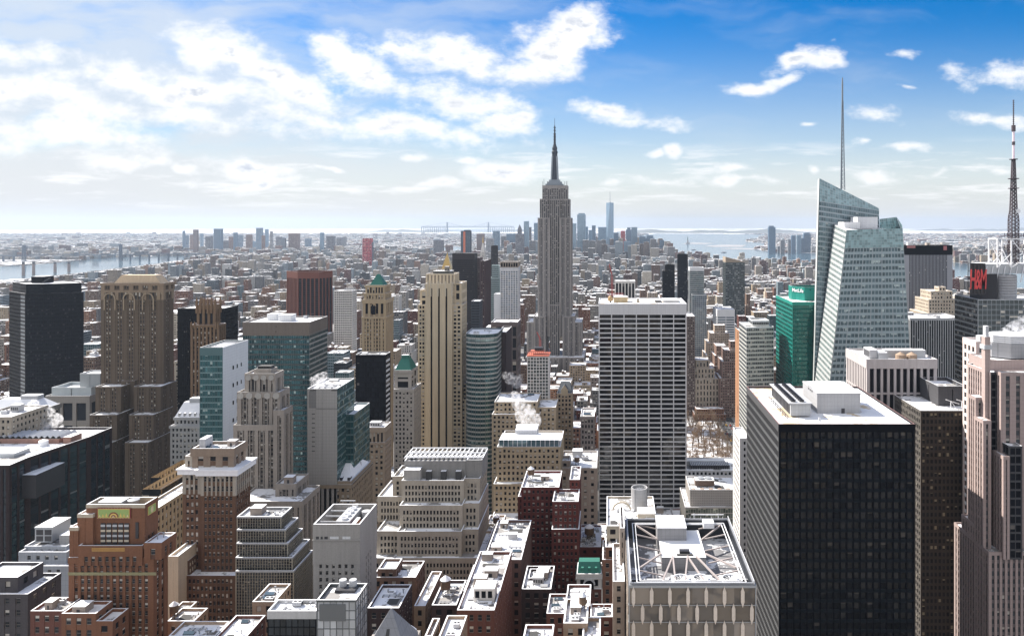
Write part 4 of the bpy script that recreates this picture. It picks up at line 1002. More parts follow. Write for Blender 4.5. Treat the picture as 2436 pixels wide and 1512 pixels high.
    pents(b, 'roof_house', (.42, .62), (.35, .6), 5, whitep); pents(b, 'roof_house', (.2, .34), (.5, .75), 5, whitep); b.done()
    # ribbed red-brown tower
    d = 1300; b = Building('ribbed_tower', 'red brown ribbed tower with dark glass standing alone mid city', d, 720)
    rb = dict(p=7.2, f=3.8, pw=.26, sh=.28, wall=rust, span=wall((.035, .03, .032), .5), glass=GLD, pd=1.2, sd=1.0, top=12, side=.6, cap=rust)
    P = [Y(708, d), Y(759, d), (wx(759, d) + 14, d + 26), (wx(708, d), d + 50), Y(682, d + 26)]
    b.tier('tower_wall', 708, 759, 646, d, 40, [rb, rb, rb, rb, dict(rb, p=5, pw=.4)], poly=P, roof=TAR, par=3); b.done()
    stepped('office_tower', 'white gridded office tower right of the red brown ribbed tower', 1150, [(794, 838, 691, 0, dep(1150, 838, 849), 2)], dict(p=3.2, f=3.6, pw=.35, sh=.35, wall=whites, glass=GLD, pd=.5, sd=.1, top=2, side=.6)).done()
    # green pyramid tower
    d = 740; cw = wall((.37, .30, .21)); ms = PUN(cw, 3.0, 3.7, .5, .42, span=wall((.27, .21, .15)), pd=.6, sd=.3, top=2, side=1.3, g=3, gw=2.6, tb=.6)
    D = dep(d, 918, 929); b = Building('pyramid_tower', 'cream stone tower with arched top and green pyramid roof', d, 890)
    b.tier('tower_shaft', 861, 918, 753, d, 26, ms); b.tier('arcade_storey', 863, 918, 712, d + .6, 25, dict(ms, p=5, f=13, pw=.5, sh=.3, g=0, top=4, glass=GLD), zb=b.last[4] - .5); b.tier('upper_storey', 866, 916, 697, d + 1.8, 22, dict(ms, f=4.5, top=2), zb=b.last[4] - .5)
    b.tier('belvedere', 869, 915, 678, d + 3, 19, dict(ms, p=2.8, f=5.5, pw=.4, g=0, sh=.15, top=2.2), zb=b.last[4] - .5, roof=TAR); x0, x1, y0, y1, z = b.last
    m = MB(); m.hip(x0 + 3, x1 - 1.5, y0 + 2, y1 - 2, z, wz(652, d + 12), 1.2, 1, COPPER); b.part('pyramid_roof', m)
    a = MB(); X = wx(888, d)
    for k in range(10):
        t0, t1 = math.pi * k / 10, math.pi * (k + 1) / 10; a.bar((X - 2.4 * math.cos(t0), d + .2, wz(728, d) + 2.4 * math.sin(t0)), (X - 2.4 * math.cos(t1), d + .2, wz(728, d) + 2.4 * math.sin(t1)), .6, cw)
    a.box(X - 2.0, X + 2.0, d + .3, d + .5, wz(748, d), wz(727, d), GLD); b.part('arch', a); b.done()
    # black slab with light striped side
    d = 580; bl = dict(p=2.0, f=3.9, pw=.12, sh=.25, wall=blackm, glass=GLD, pd=.15, sd=.02, top=2.5, side=1)
    stepped('glass_tower', 'black glass tower with pale striped side in front of the pyramid roof tower', d, [(846, 917, 843, 0, dep(d, 917, 929), 2)], [[bl, dict(bl, f=3.9, sh=.45, p=9, span=wall((.6, .6, .6), .5)), bl, bl]]).done()
    # green mansard tower
    d = 650; gm = PUN(wall((.40, .37, .34)), 3.4, 3.9, .5, .45, top=2.5, tb=.5)
    b = stepped('stone_tower', 'pale stone tower with green mansard roof left of the tan striped tower', d, [(937, 984, 925, 0, 26), (939, 978, 880, 3, 20)], [gm, dict(gm, p=9, f=6, pw=.3, sh=.3)]); x0, x1, y0, y1, z = b.last
    r = MB(); r.hip(x0 - .3, x1 + .3, y0 - .3, y1 + .3, z, wz(848, d + 12), (x1 - x0) * .2, 3, COPPER); r.box((x0 + x1) / 2 - 3, (x0 + x1) / 2 + 3, y0 + 6, y0 + 10, wz(849, d + 12), wz(843, d + 12), COPPER, SNOWC); b.part('mansard_roof', r); b.done()
    # grey concrete and glass
    d = 440; b = Building('office_tower', 'grey panelled office tower with teal glass side and louvres', d, 770)
    cp = dict(p=99, f=99, pw=.99, sh=.99, wall=wall((.30, .295, .285), .7, 'panel'), glass=GLD, pd=.1, top=1, side=3); tgl = dict(tg, top=1.0)
    b.tier('tower_wall', 731, 802, 924, d, 30, [cp, tgl, cp, cp], clut=3); m = MB()
    for k in range(9): z = wz(985 + k * 11, d); m.box(wx(742, d), wx(749, d), d - .08, d, z, z + .5, DARKM)
    m.box(wx(735, d), wx(752, d), d - .1, d, wz(970, d), wz(930, d), wall((.17, .17, .17), .6, 'panel')); m.box(wx(752, d), wx(802, d), d - .12, d, wz(972, d), wz(971, d), DARKM)
    for k in range(12): m.box(wx(738 + k * 1.2, d), wx(738.7 + k * 1.2, d), d - .13, d - .1, wz(929.5, d), wz(926, d), DARKM); m.box(wx(803 - k * 1.3, d), wx(803.7 - k * 1.3, d), d - .13, d, wz(929.5, d), wz(926, d), DARKM)
    b.part('louvre', m); b.done()
    b = Building('glass_block', 'low reflective teal glass block beside the grey panelled tower', 455, 840); b.tier('tower_wall', 806, 842, 985, 455, 30, tgl, clut=1); b.done()
    # slab trio beyond the tan tower
    ds = dict(p=1.7, f=3.7, pw=.3, sh=.4, wall=wall((.045, .04, .042), .5, 'metal'), glass=GLD, pd=.3, sd=.1, top=12, side=.4)
    stepped('glass_tower', 'black slab tower right of the tan striped tower', 1350, [(1076, 1129, 602, 0, 30)], ds).done()
    stepped('office_tower', 'slim maroon slab beside the black slab tower', 1300, [(1143, 1153, 620, 0, 70)], PUN(wall((.07, .045, .045)), 3, 3.5, .5, .4)).done()
    stepped('office_tower', 'dull purple slab between the black slab and the maroon slab', 1400, [(1128, 1142, 612, 0, 30)], PUN(wall((.12, .09, .09)), 3, 3.5, .5, .4)).done()
    stepped('glass_tower', 'slim dark blue glass tower below the black slab', 1050, [(1121, 1141, 716, 0, 25)], dict(ds, wall=wall((.06, .07, .085), .4, 'metal'), top=2)).done()
    # white gridded tower, left of the tallest
    wg = dict(p=3.6, f=3.4, pw=.30, sh=.30, wall=wall((.58, .585, .60), .7), glass=glass((.10, .125, .155), .3, .1, .3, .03), pd=.4, sd=.1, top=7, side=.5)
    b = stepped('office_tower', 'white gridded tower with beige crown left of the tallest skyscraper', 1150, [(1190, 1233, 634, 0, 26)], wg)
    b.tier('crown', 1190, 1233, 622, 1149, 28, dict(p=4, f=8, pw=.3, sh=.1, wall=wall((.28, .24, .2)), glass=GLD, pd=.5, top=2), zb=b.last[4]); b.tier('blank_wing', 1175, 1190, 699, 1152, 24, dict(p=99, f=99, pw=.99, sh=.99, wall=whitep, glass=GLD, top=1)); b.done()
    stepped('office_tower', 'grey flat topped building below the white gridded tower', 800, [(1168, 1231, 766, 0, 30, 2)], PUN(wall((.13, .11, .11)), 6, 12, .3, .2, top=5)).done()
    stepped('glass_tower', 'pale green glass tower with gold hat beyond the white gridded tower', 1500, [(1165, 1188, 660, 0, 24), (1170, 1186, 630, 3, 16)], dict(ds, wall=wall((.3, .38, .38), .4, 'metal'), glass=GLB, top=3)).done()
    # gold pyramid
    d = 1650; b = stepped('pyramid_tower', 'white stone tower with gilded pyramid beyond the tan tower', d, [(1040, 1082, 660, 0, 40), (1048, 1074, 641, 4, 26)], PUN(whites, 3.2, 3.8)); x0, x1, y0, y1, z = b.last
    r = MB(); r.hip(x0 + 1, x1 - 1, y0 + 1, y1 - 1, z, wz(603, d + 17), .6, .6, GOLD); r.lathe([(.9, wz(604, d + 17)), (.2, wz(598, d + 17))], GOLD, 8, (x0 + x1) / 2, (y0 + y1) / 2); b.part('gilded_roof', r); b.done()
    d = 2000; b = stepped('clock_tower', 'slim white clock tower with gilded tip beyond the maroon slab', d, [(1141, 1155, 612, 0, 16), (1143, 1153, 600, 2, 12)], PUN(whites, 3.2, 3.8)); x0, x1, y0, y1, z = b.last
    r = MB(); r.hip(x0, x1, y0, y1, z, wz(577, d), 1.2, 1.2, whites); r.lathe([(1.6, wz(579, d)), (1.4, wz(572, d)), (.2, wz(562, d))], GOLD, 8, (x0 + x1) / 2, (y0 + y1) / 2); b.part('spire', r); c_ = MB(); c_.box(wx(1145, d), wx(1151, d), d - .1, d, wz(622, d), wz(616, d), whitep); b.part('clock_face', c_); b.done()
    stepped('glass_tower', 'very slim dark glass tower beyond the white gridded tower', 2000, [(1168, 1183, 584, 0, 16)], dict(ds, top=1)).done()
    # rounded teal banded block
    d = 660; arc = [(wx(1104, d), d + 10)] + [(wx(1104, d) + (wx(1181, d) - wx(1104, d)) * (1 - math.cos(t)) / 2, d + 10 - 10 * math.sin(t)) for t in [math.pi * k / 10 for k in range(1, 10)]] + [(wx(1181, d), d + 10), (wx(1181, d), d + 40), (wx(1104, d), d + 40)]
    b = Building('glass_block', 'teal banded office block with curved front right of the tan tower', d, 1142)
    b.tier('tower_wall', 1104, 1181, 795, d, 40, dict(bg, side=.1, sh=.36, span=wall((.34, .345, .33), .5)), poly=arc, roof=SNOWC, clut=3)
    b.done()
    stepped('office_tower', 'dark brown windowless slab right of the curved teal block', 690, [(1183, 1204, 790, 0, 40, 1)], dict(p=8, f=5, pw=.9, sh=.8, wall=wall((.05, .04, .042), .7), glass=GLD, top=2)).done()

def right_row():
    # green tower
    d = 680; b = Building('glass_tower', 'green glass office tower with penthouse and white lettering', d, 1910)
    gs = dict(p=1.9, f=3.9, pw=.06, sh=.3, wall=greenp, span=wall((.008, .085, .075), .4, 'metal'), glass=glass((.003, .062, .05), .06, .05, .2, .05, (.10, .30, .25)), pd=.12, sd=.02, top=3, side=.3)
    b.tier('tower_wall', 1885, 1960, 718, d, dep(d, 1885, 1846), [gs, gs, gs, dict(gs, span=wall((.02, .24, .21), .4, 'metal'))], clut=0); z = b.last[4]
    q = d + 20; b.tier('penthouse', 1914, 1965, 683, q, 22, dict(p=9, f=20, pw=.9, sh=.9, wall=greenp, glass=GLD, top=2), zb=z, roof=TAR, par=3, poly=[(wx(1914, q), q), (wx(1965, q), q), (wx(1965, q), q + 26), (wx(1883, q + 14), q + 26), (wx(1883, q + 14), q + 14)])
    o = lettering('MetLife', 4.8, .1, b.root, WHITEM)
    a, c = Vector((wx(1883, q + 14), q + 14)), Vector((wx(1914, q), q)); mid = (a + c) / 2; n = Vector(((c - a).y, -(c - a).x)).normalized()
    o.location = (mid.x + n.x * .4 - b.off[0], mid.y + n.y * .4 - b.off[1], wz(696, q)); o.rotation_euler = (R(90), 0, math.atan2((c - a).y, (c - a).x)); b.done()
    viewers_tower(); glass_shard_tower(); sign_tower(); white_column(); dark_right(); black_tower(); pink_tower(); gem_tower()
    ds = dict(p=1.9, f=3.8, pw=.45, sh=.12, wall=wall((.26, .27, .30), .5, 'metal'), span=blackm, glass=glass((.012, .014, .02), .05, .05, 0, .03), pd=.6, sd=.5, top=13, side=7, cap=blackm)
    b = stepped('office_tower', 'black slab tower with grey vertical stripes behind the pale glass tower', 1000, [(2150, 2266, 583, 0, 40, 2)], ds); m = MB(); m.box(wx(2245, 999), wx(2253, 999), 999.6, 999.9, wz(595, 1000), wz(585, 1000), plain((.35, .12, .12), .5)); m.box(wx(2158, 999), wx(2178, 999), 999.6, 999.9, wz(590, 1000), wz(584, 1000), plain((.30, .12, .12), .5)); b.part('sign_panel', m); b.done()
    stepped('deco_tower', 'tan stepped deco tower before the striped black slab', 900, [(2204, 2282, 745, 0, 50), (2209, 2277, 712, 4, 40), (2214, 2266, 692, 8, 30), (2233, 2250, 682, 12, 12)], PUN(wall((.43, .37, .30)), 3.4, 4, .5, .45)).done()
    vs = dict(p=2.4, f=3.8, pw=.34, sh=.22, wall=wall((.42, .43, .44), .5, 'metal'), span=blackm, glass=glass((.01, .012, .014), .05, .05, 0, .04, (.5, .5, .5)), pd=.7, sd=.6, top=2.5, side=.4)
    stepped('office_tower', 'slab tower with close white vertical fins left of the sign tower', 760, [(2165, 2289, 756, 0, 40, 3)], vs).done()
    stepped('office_tower', 'grey tower between the pale glass tower and the finned slab', 780, [(2140, 2172, 790, 0, 30, 1)], PUN(lgrey, 3.3, 3.8)).done()
    # orange slab and zigzag glass
    b = stepped('brick_tower', 'thin orange brick slab left of the zigzag glass tower', 740, [(1762, 1776, 789, 0, 32)], [[PUN(wall((.10, .06, .05)), 3, 4, .6, .5), PUN(orange, 3, 4), PUN(orange, 3, 4), dict(p=30, f=99, pw=.9, sh=.9, wall=orange, glass=GLD, top=2)]]); m = MB(); q = 739.5
    for k in range(2): m.box(wx(1764, q), wx(1768, q), q, q + .4, 60 + k * 50, 100 + k * 50, blackm)
    b.part('dark_strip', m); b.done()
    d = 700; zg = dict(p=1.7, f=3.9, pw=.08, sh=.42, wall=alum, span=wall((.44, .44, .41), .5), glass=glass((.028, .034, .034), .2, .07, .2, .05), pd=.25, sd=.04, top=1.5, side=.3)
    P = [(wx(1776, d), d), (wx(1843, d), d + 4), (wx(1843, d), d + 40), (wx(1776, d), d + 40)]
    b = Building('glass_block', 'beige banded glass tower left of the green glass tower', d, 1810); b.tier('tower_wall', 1776, 1843, 778, d, 40, zg, poly=P, clut=2)
    b.tier('upper_wall', 1790, 1830, 762, d + 12, 20, zg, zb=b.last[4]); b.done()
    # stepped brick lofts west of the park
    lo = PUN(wall((.38, .31, .25), .9, 'brick'), 3.1, 3.7, .5, .45)
    stepped('brick_tower', 'stepped tan tower with pale top behind the black banded white slab', 1120, [(1680, 1742, 845, 0, 50), (1684, 1735, 815, 4, 40), (1690, 1735, 792, 8, 30), (1700, 1725, 773, 12, 16)], lo).done()
    stepped('brick_tower', 'stepped brown brick tower with sunlit left side', 1060, [(1697, 1730, 870, 0, 40), (1700, 1728, 845, 4, 36), (1704, 1727, 822, 8, 28)], PUN(wall((.22, .15, .12), .9, 'brick'), 3.1, 3.7)).done()
    stepped('brick_tower', 'stepped brown brick tower against the orange slab', 1000, [(1713, 1752, 900, 0, 45), (1718, 1752, 860, 4, 40), (1724, 1752, 833, 8, 30), (1737, 1750, 811, 12, 14)], PUN(wall((.20, .14, .12), .9, 'brick'), 3.0, 3.6)).done()
    b = stepped('stone_block', 'beige stone block with tall windows and dark stepped roof by the park', 1015, [(1640, 1711, 900, 0, 50), (1643, 1700, 876, 4, 40), (1655, 1688, 856, 9, 26, 1)], PUN(wall((.40, .34, .28)), 4.4, 7.5, .62, .3, pd=.8)).done()
    stepped('office_tower', 'dark brick slab tight behind the right side of the black banded white slab', 1010, [(1634, 1653, 752, 0, 40, 1)], PUN(wall((.14, .11, .10)), 2.4, 3.5, .4, .5)).done()
    stepped('office_tower', 'white banded block beyond the stepped tan towers', 1220, [(1706, 1748, 736, 0, 50, 2)], dict(p=12, f=3.9, pw=.06, sh=.5, wall=whitep, glass=GLB, top=12, pd=.3)).done()
    d = 1500; dg = dict(p=3.4, f=3.4, pw=.14, sh=.3, wall=wall((.07, .085, .09), .4, 'metal'), glass=glass((.03, .04, .045), .45, .08, .1, .05, (.4, .42, .42)), pd=.3, sd=.05, top=2.5, side=.5)
    b = stepped('glass_tower', 'dark glass apartment tower with slanted beige top before the river', d, [(1726, 1772, 624, 0, 36)], dg); x0, x1, y0, y1, z = b.last; m = MB(); bt = wall((.30, .25, .20))
    m.face([(x0, y0, z), (x1, y0, z), (x1, y0, z + 2), (x0, y0, z + 12)], bt); m.face([(x1, y1, z), (x0, y1, z), (x0, y1, z + 12), (x1, y1, z + 2)], bt); m.face([(x0, y1, z), (x0, y0, z), (x0, y0, z + 12), (x0, y1, z + 12)], bt); m.face([(x0, y0, z + 12), (x1, y0, z + 2), (x1, y1, z + 2), (x0, y1, z + 12)], bt); m.face([(x1, y0, z), (x1, y1, z), (x1, y1, z + 2), (x1, y0, z + 2)], bt); b.part('slanted_top', m); b.done()
    stepped('glass_tower', 'slim black glass tower right of the lower city skyline', 1700, [(1613, 1636, 604, 0, 20)], dict(dg, wall=blackm, glass=GLD)).done()
    b = stepped('glass_tower', 'pair of black glass shafts before the slim black tower', 1450, [(1577, 1594, 643, 0, 20), ], dict(dg, wall=blackm, glass=GLD)); b.tier('upper_wall', 1583, 1605, 629, 1458, 18, dict(dg, wall=blackm, glass=GLD)); b.done()
    b = stepped('glass_tower', 'mirror glass tower with white top right of the slim black tower', 1250, [(1646, 1681, 700, 0, 30)], dict(dg, wall=alum, glass=GLB)); b.tier('upper_wall', 1641, 1675, 636, 1258, 24, dict(dg, p=2, wall=wall((.35, .37, .38), .4, 'metal'), glass=glass((.08, .10, .11), .2, .05, .6, .12), top=6, cap=whitep)); b.done()
    b = stepped('office_tower', 'black and white striped slab behind the black banded white slab top', 1250, [(1463, 1511, 668, 0, 30)], dict(p=5.2, f=99, pw=.35, sh=.01, wall=whites, glass=GLD, pd=.8, top=4)).done()
    stepped('brick_tower', 'brown apartment slab with round tank behind the black banded white slab', 1350, [(1523, 1541, 690, 0, 26), (1535, 1546, 681, 4, 12)], PUN(wall((.2, .15, .13)))).done()
    stepped('brick_tower', 'beige apartment slab beside the brown apartment slab', 1300, [(1541, 1558, 696, 0, 22, 1)], PUN(wall((.45, .4, .36)))).done()
    # low tower under construction with white frame and red deck
    d = 900; b = Building('frame_tower', 'white framed tower with red construction deck below the tallest skyscraper', d, 1280)
    b.tier('tower_wall', 1254, 1305, 848, d, 26, dict(p=3.4, f=3.9, pw=.22, sh=.22, wall=wall((.66, .65, .64), .7), glass=glass((.05, .06, .06), .3, .1, .1, .04), pd=.5, sd=.05, top=.9, side=.4)); x0, x1, y0, y1, z = b.last
    m = MB(); rr = plain((.45, .13, .08), .7, 0, 'deck_red')
    m.box(x0 - .5, x1 + .5, y0 - .5, y1, z + 1.4, z + 2.2, rr)
    for k in range(12): x = x0 + (x1 - x0) * k / 11; m.bar((x, y0 + 2, z + 2), (x, y0 + 2, z + 6), .4, rr); m.bar((x, y0 + 10, z + 2), (x, y0 + 10, z + 7.5), .4, rr)
    m.box(x0 + 3, x1 - 6, y0 + 8, y0 + 18, z + 5.5, z + 6.5, rr); m.box(x0 + 8, x0 + 18, y0 + 10, y0 + 20, z + 6.5, z + 10, DARKM); b.part('construction_deck', m); b.done()
    # gothic gabled one
    d = 660; b = stepped('gabled_tower', 'tan tower with steep dark gabled roof beside the black banded white slab', d, [(1325, 1361, 935, 0, 24)], PUN(wall((.30, .24, .18)), 3, 3.7, .45, .4)); x0, x1, y0, y1, z = b.last
    r = MB(); sl = plain((.05, .06, .07), .6); r.hip(x0, x1, y0, y1, z, z + 9, (x1 - x0) * .3, .3, sl); cx = (x0 + x1) / 2
    r.face([(cx - 3, y0 - .2, z - 1), (cx + 3, y0 - .2, z - 1), (cx + 3, y0 - .2, z + 4), (cx, y0 - .2, z + 8.5), (cx - 3, y0 - .2, z + 4)], tan2)
    for s_ in (-1, 1): r.face([(cx + 3 * s_, y0 - .2, z + 4), (cx, y0 - .2, z + 8.5), (cx, y0 + 6, z + 8.5), (cx + 3 * s_, y0 + 6, z + 4)][::s_], sl)
    b.part('gabled_roof', r); b.done()
    b = stepped('stone_block', 'dark stone building with arched attic left of the black banded white slab', 600, [(1381, 1414, 990, 0, 26, 2)], PUN(wall((.17, .15, .145)), 2.8, 4.2, .45, .4, top=2.5, tb=.6)).done()
    b = stepped('brick_block', 'brown stone house row with snowy roof terraces behind the bare trees', 985, [(1652, 1727, 985, 0, 24, 3), (1656, 1722, 972, 4, 16, 2)], PUN(wall((.20, .11, .075), .9, 'brick'), 3, 4, .5, .45)); b.done()
    # weave-fronted block right of the slab
    d = 540; wv = wall((.42, .40, .38), .7, 'panel'); b = Building('office_block', 'pale block with woven panel top and glass front by the bare trees', d, 1700)
    lw = dict(p=1.8, f=4, pw=.1, sh=.14, wall=wv, glass=glass((.10, .12, .10), .3, .06, .2, .06, (.5, .52, .42)), pd=.3, top=1, side=.4)
    b.tier('lower_wall', 1630, 1757, 1205, d, 40, lw, roof=SNOW); b.tier('panel_storey', 1641, 1757, 1164, d + 4, 30, dict(p=1.3, f=1.3, pw=.45, sh=.45, wall=wv, glass=wall((.2, .19, .18)), pd=.25, sd=.05, top=.8), zb=b.last[4], clut=2); x0, x1, y0, y1, z = b.last
    m = MB(); m.box(x0 + 5, x0 + 19, y0 + 8, y0 + 16, z + 1, z + 5, plain((.12, .08, .06), .7), SNOWC)
    for k in (.3, .7): m.lathe([(2.6, z + 5), (2.6, z + 6), (0, z + 6.3)], alum, 14, x0 + 5 + 14 * k, y0 + 12, cap=False)
    for k in range(5): m.lathe([(1.6, z + .2), (1.6, z + .8), (0, z + 1.0)], plain((.25, .18, .14), .7), 10, x0 + 3 + k * 6.4, y0 + 3, cap=False)
    b.part('cooling_unit', m); b.done()
    b = stepped('office_block', 'low block with dark rooftop louvres behind the woven panel block', 620, [(1634, 1762, 1118, 0, 34)], PUN(lgrey, 3.4, 4)); x0, x1, y0, y1, z = b.last; m = MB()
    for k in range(22): m.box(x0 + 4 + k * 1.5, x0 + 5 + k * 1.5, y0 + 6, y0 + 16, z, z + 3.2, DARKM, GREYM)
    m.box(x0 + 2, x1 - 10, y0 + 18, y0 + 24, z, z + 3, GREYM, SNOWC); b.part('louvre_unit', m); b.done()
    d = 470; ww = wall((.62, .61, .60), .7, 'panel'); stepped('office_tower', 'thin white blank edge of a tower tight left of the broad black tower', d, [(1760, 1783, 1042, 0, 26, 0)], dict(p=4.2, f=3.9, pw=.5, sh=.5, wall=ww, glass=GLD, pd=.2, top=2, side=2.5)).done()
def near_left():
    # dark stone and glass block with a broad roof
    d = 420; gg = glass((.008, .014, .02), .08, .05, 0, .06, (.16, .17, .18), 0, .5)
    sp = dict(p=6.6, f=4.1, pw=.20, sh=.10, wall=darkst, span=wall((.012, .015, .02), .5), glass=gg, pd=.4, sd=.25, top=2.2, side=1.2, g=1, gw=1.4)
    b = Building('glass_block', 'dark stone and glass block with broad snowy roof and skylight strips', d, 60)
    P = [(wx(-160, d), d), (wx(22, d), d), (wx(66, d + 14), d + 14), (wx(212, d + 56), d + 56), (wx(212, d + 56), d + 78), (wx(-160, d), d + 78)]
    b.tier('tower_wall', 0, 100, 1106, d, 60, [dict(sp, p=3.2, f=4.1)] + [sp] * 5, poly=P, par=1.4, roof=SNOW, win=False, clut=0)
    z = b.last[4]; m = MB(); q = d + 46; rb = wall((.26, .16, .13), .8, 'brick'); x0, x1 = wx(-60, q), wx(140, q)
    m.box(x0, x1, q, q + 16, z, z + 3, rb, TAR)
    for k in range(14):
        x = x0 + 3 + k * 3.6; m.face([(x, q + 1, z + 3.1), (x + 1.8, q + 1, z + 4.6), (x + 1.8, q + 15, z + 4.6), (x, q + 15, z + 3.1)], WHITEM); m.face([(x + 1.8, q + 1, z + 4.6), (x + 3.6, q + 1, z + 3.1), (x + 3.6, q + 15, z + 3.1), (x + 1.8, q + 15, z + 4.6)], GREYM)
    m.box(wx(150, q), wx(168, q), q, q + 10, z, z + 4, rb, SNOWC); b.part('skylight', m)
    m = MB(); m.box(wx(0, d + 20), wx(40, d + 20), d + 18, d + 30, z, z + 2.4, alum, SNOWC); m.lathe([(2.6, z), (2.6, z + 3), (0, z + 4)], WHITEM, 14, wx(115, d + 46), d + 42, cap=False)
    for k in range(8): m.box(wx(60 + k * 14, d + 62), wx(66 + k * 14, d + 62), d + 62, d + 66, z, z + 1.5, [GREYM, DARKM, plain((.4, .25, .08), .7)][k % 3], SNOWC)
    b.part('roof_plant', m); m = MB(); q = d + 13; m.box(wx(50, q), wx(95, q), q - 3, q + 20, wz(1180, q), wz(1125, q), DARKM, SNOWC); b.part('glass_bay', m); b.done()
    # orange brick deco tower
    d = 250; cr = wall((.42, .37, .30)); dkg = glass((.012, .014, .016), .55, .06, 0, .05, (.60, .57, .52))
    bw = dict(p=2.15, f=2.65, pw=.44, sh=.42, wall=brickor, span=wall((.10, .055, .04), .8), sill=cr, glass=dkg, pd=.45, sd=.28, top=2.0, side=1.4, tb=.15)
    bl = dict(p=9, f=9, pw=.92, sh=.9, wall=brickor, glass=dkg, pd=.3, top=1.2, side=2, cap=cr)
    b = Building('deco_tower', 'orange brick deco tower with green mosaic panel under the roof', d, 280); T = b.tier
    T('lower_wall', 163, 365, 1325, d, dep(d, 365, 399), [bw, bw, bw, bw], win=True, roof=SNOWC, par=.6)
    T('west_wing', 343, 384, 1290, d - .6, 8.4, [bw, dict(bw, p=2.3), bw, bw], yb=1330, win=True, roof=SNOWC, par=.5, clut=1)
    T('main_setback', 186, 338, 1297, d - .8, 8.5, [dict(bw, p=2.3, f=2.9, top=3.6, cap=brickor), bw, bw, bw], yb=1345, win=True, roof=TAR, par=.6)
    T('east_pier', 165, 186, 1253, d + .4, 8, bl, zb=b.last[4] - 14, roof=SNOWC, par=.4); T('east_shoulder', 184, 221, 1222, d + .9, 7.4, dict(bl, p=5), zb=b.last[4] - 10, roof=SNOWC, par=.5)
    T('tower_head', 205, 345, 1199, d + 2, 7, [dict(bl, side=7), dict(bw, p=2.2, top=11), bl, bl], zb=b.last[4] - 16, roof=plain((.2, .12, .08), .8), par=2.2, clut=0)
    x0, x1, y0, y1, rz = b.last; q = d + 1.7
    n_ = MB(); 
    for k in range(5):
        cx = wx(263 - 14 + k * 14 - 4, q); n_.box(cx - .75, cx + .75, q + .0, q + .25, wz(1292, q), wz(1244, q), DARKM)
        for j in range(4): n_.box(cx - .75, cx + .75, q - .08, q, wz(1288 - j * 12, q), wz(1283 - j * 12, q), [buff, GREYM][j % 2])
    n_.box(wx(322, q), wx(329, q), q, q + .25, wz(1280, q), wz(1242, q), DARKM); b.part('tall_window', n_)
    # mosaic panel: green field, dark red border with dots, golden sunburst, plain scrolls
    m = MB(); grn = plain((.28, .38, .12), .6, 0, 'mosaic_green'); brd = plain((.18, .03, .03), .6, 0, 'mosaic_border'); gold = plain((.62, .45, .12), .5, 0, 'mosaic_gold'); crm = plain((.6, .5, .3), .6, 0, 'mosaic_cream')
    a, c, z0, z1 = wx(231, q), wx(311, q), wz(1233, q), wz(1207, q); yf = d + 1.6
    m.box(a, c, yf, d + 1.9, z0, z1, brd); m.box(a + .35, c - .35, yf - .05, yf, z0 + .35, z1 - .35, gold); m.box(a + .55, c - .55, yf - .1, yf - .05, z0 + .55, z1 - .55, grn)
    cx = (a + c) / 2; zc = z0 + .6
    for r_, mt in ((1.7, brd), (1.3, gold), (.8, brd), (.45, crm)):
        yf2 = yf - .12 - .02 * (1.7 - r_) * 3
        m.face([(cx + r_ * math.cos(math.pi * k / 12), yf2, zc + r_ * math.sin(math.pi * k / 12)) for k in range(13)][::-1], mt)
    for s_ in (-1, 1):
        for k in range(3):
            xx = cx + s_ * (2.4 + k * 1.15); m.face([(xx - .4, yf - .13, zc + .1), (xx + .4, yf - .13, zc + .1), (xx, yf - .13, zc + 1.5 - .3 * k)], gold if k < 2 else crm)
    for k in range(22):
        xx = a + .2 + (c - a - .4) * k / 21
        for zz in (z0 + .18, z1 - .18): m.box(xx - .08, xx + .08, yf - .03, yf, zz - .08, zz + .08, crm)
    b.part('mosaic_panel', m)
    m = MB(); xs_ = x1 + .05; m.box(xs_, xs_ + .1, y0 + 1, y0 + 6, z0, z1, brd); m.box(xs_ + .1, xs_ + .15, y0 + 1.3, y0 + 5.7, z0 + .4, z1 - .4, gold); m.box(xs_ + .15, xs_ + .2, y0 + 1.5, y0 + 5.5, z0 + .6, z1 - .6, grn); m.face([(xs_ + .22, y0 + 3.5 + .8 * math.cos(k * .5236), (z0 + z1) / 2 + 1.2 * math.sin(k * .5236)) for k in range(12)], crm); b.part('mosaic_panel', m)
    m = MB(); q2 = d - .9; m.box(wx(219, q2), wx(297, q2), q2 - .15, q2, wz(1310, q2), wz(1302, q2), plain((.42, .25, .07), .6)); m.box(wx(220, q2), wx(296, q2), q2 - .2, q2 - .15, wz(1308.6, q2), wz(1303.4, q2), plain((.32, .17, .045), .6)); b.part('frieze_panel', m)
    m = MB(); m.box(wx(163, d) - .1, wx(372, d), d - .12, d - .02, wz(1367, d), wz(1360, d), plain((.24, .22, .12), .7)); b.part('string_course', m)
    pl = MB(); q = d + 6; pl.lathe([(1.6, rz + 1.2), (1.9, rz + 2.4), (0, rz + 2.6)], STEEL, 18, wx(318, q), q, cap=False); pl.lathe([(.5, rz), (.5, rz + 1.2)], DARKM, 8, wx(318, q), q); pl.box(wx(244, q), wx(300, q), q - 2.4, q + 1.6, rz, rz + 2.4, alum, SNOWC); b.part('roof_plant', pl); b.done()
    # brown brick tower with white cornice
    d = 310; crn = wall((.86, .87, .9), .7, 'metal'); lst = wall((.36, .33, .285))
    bb = dict(p=1.75, f=3.0, pw=.42, sh=.44, wall=brickbr, sill=lst, glass=glass((.014, .015, .018), .6, .06, 0, .05, (.62, .59, .54)), pd=.35, sd=.08, top=1.5, side=1.0)
    b = Building('brick_tower', 'tall brown brick tower with broad white cornice and stone top storeys', d, 515); T = b.tier
    T('base', 421, 560, 1368, d - 4, dep(d - 4, 560, 605), bb, roof=SNOW, par=.8)
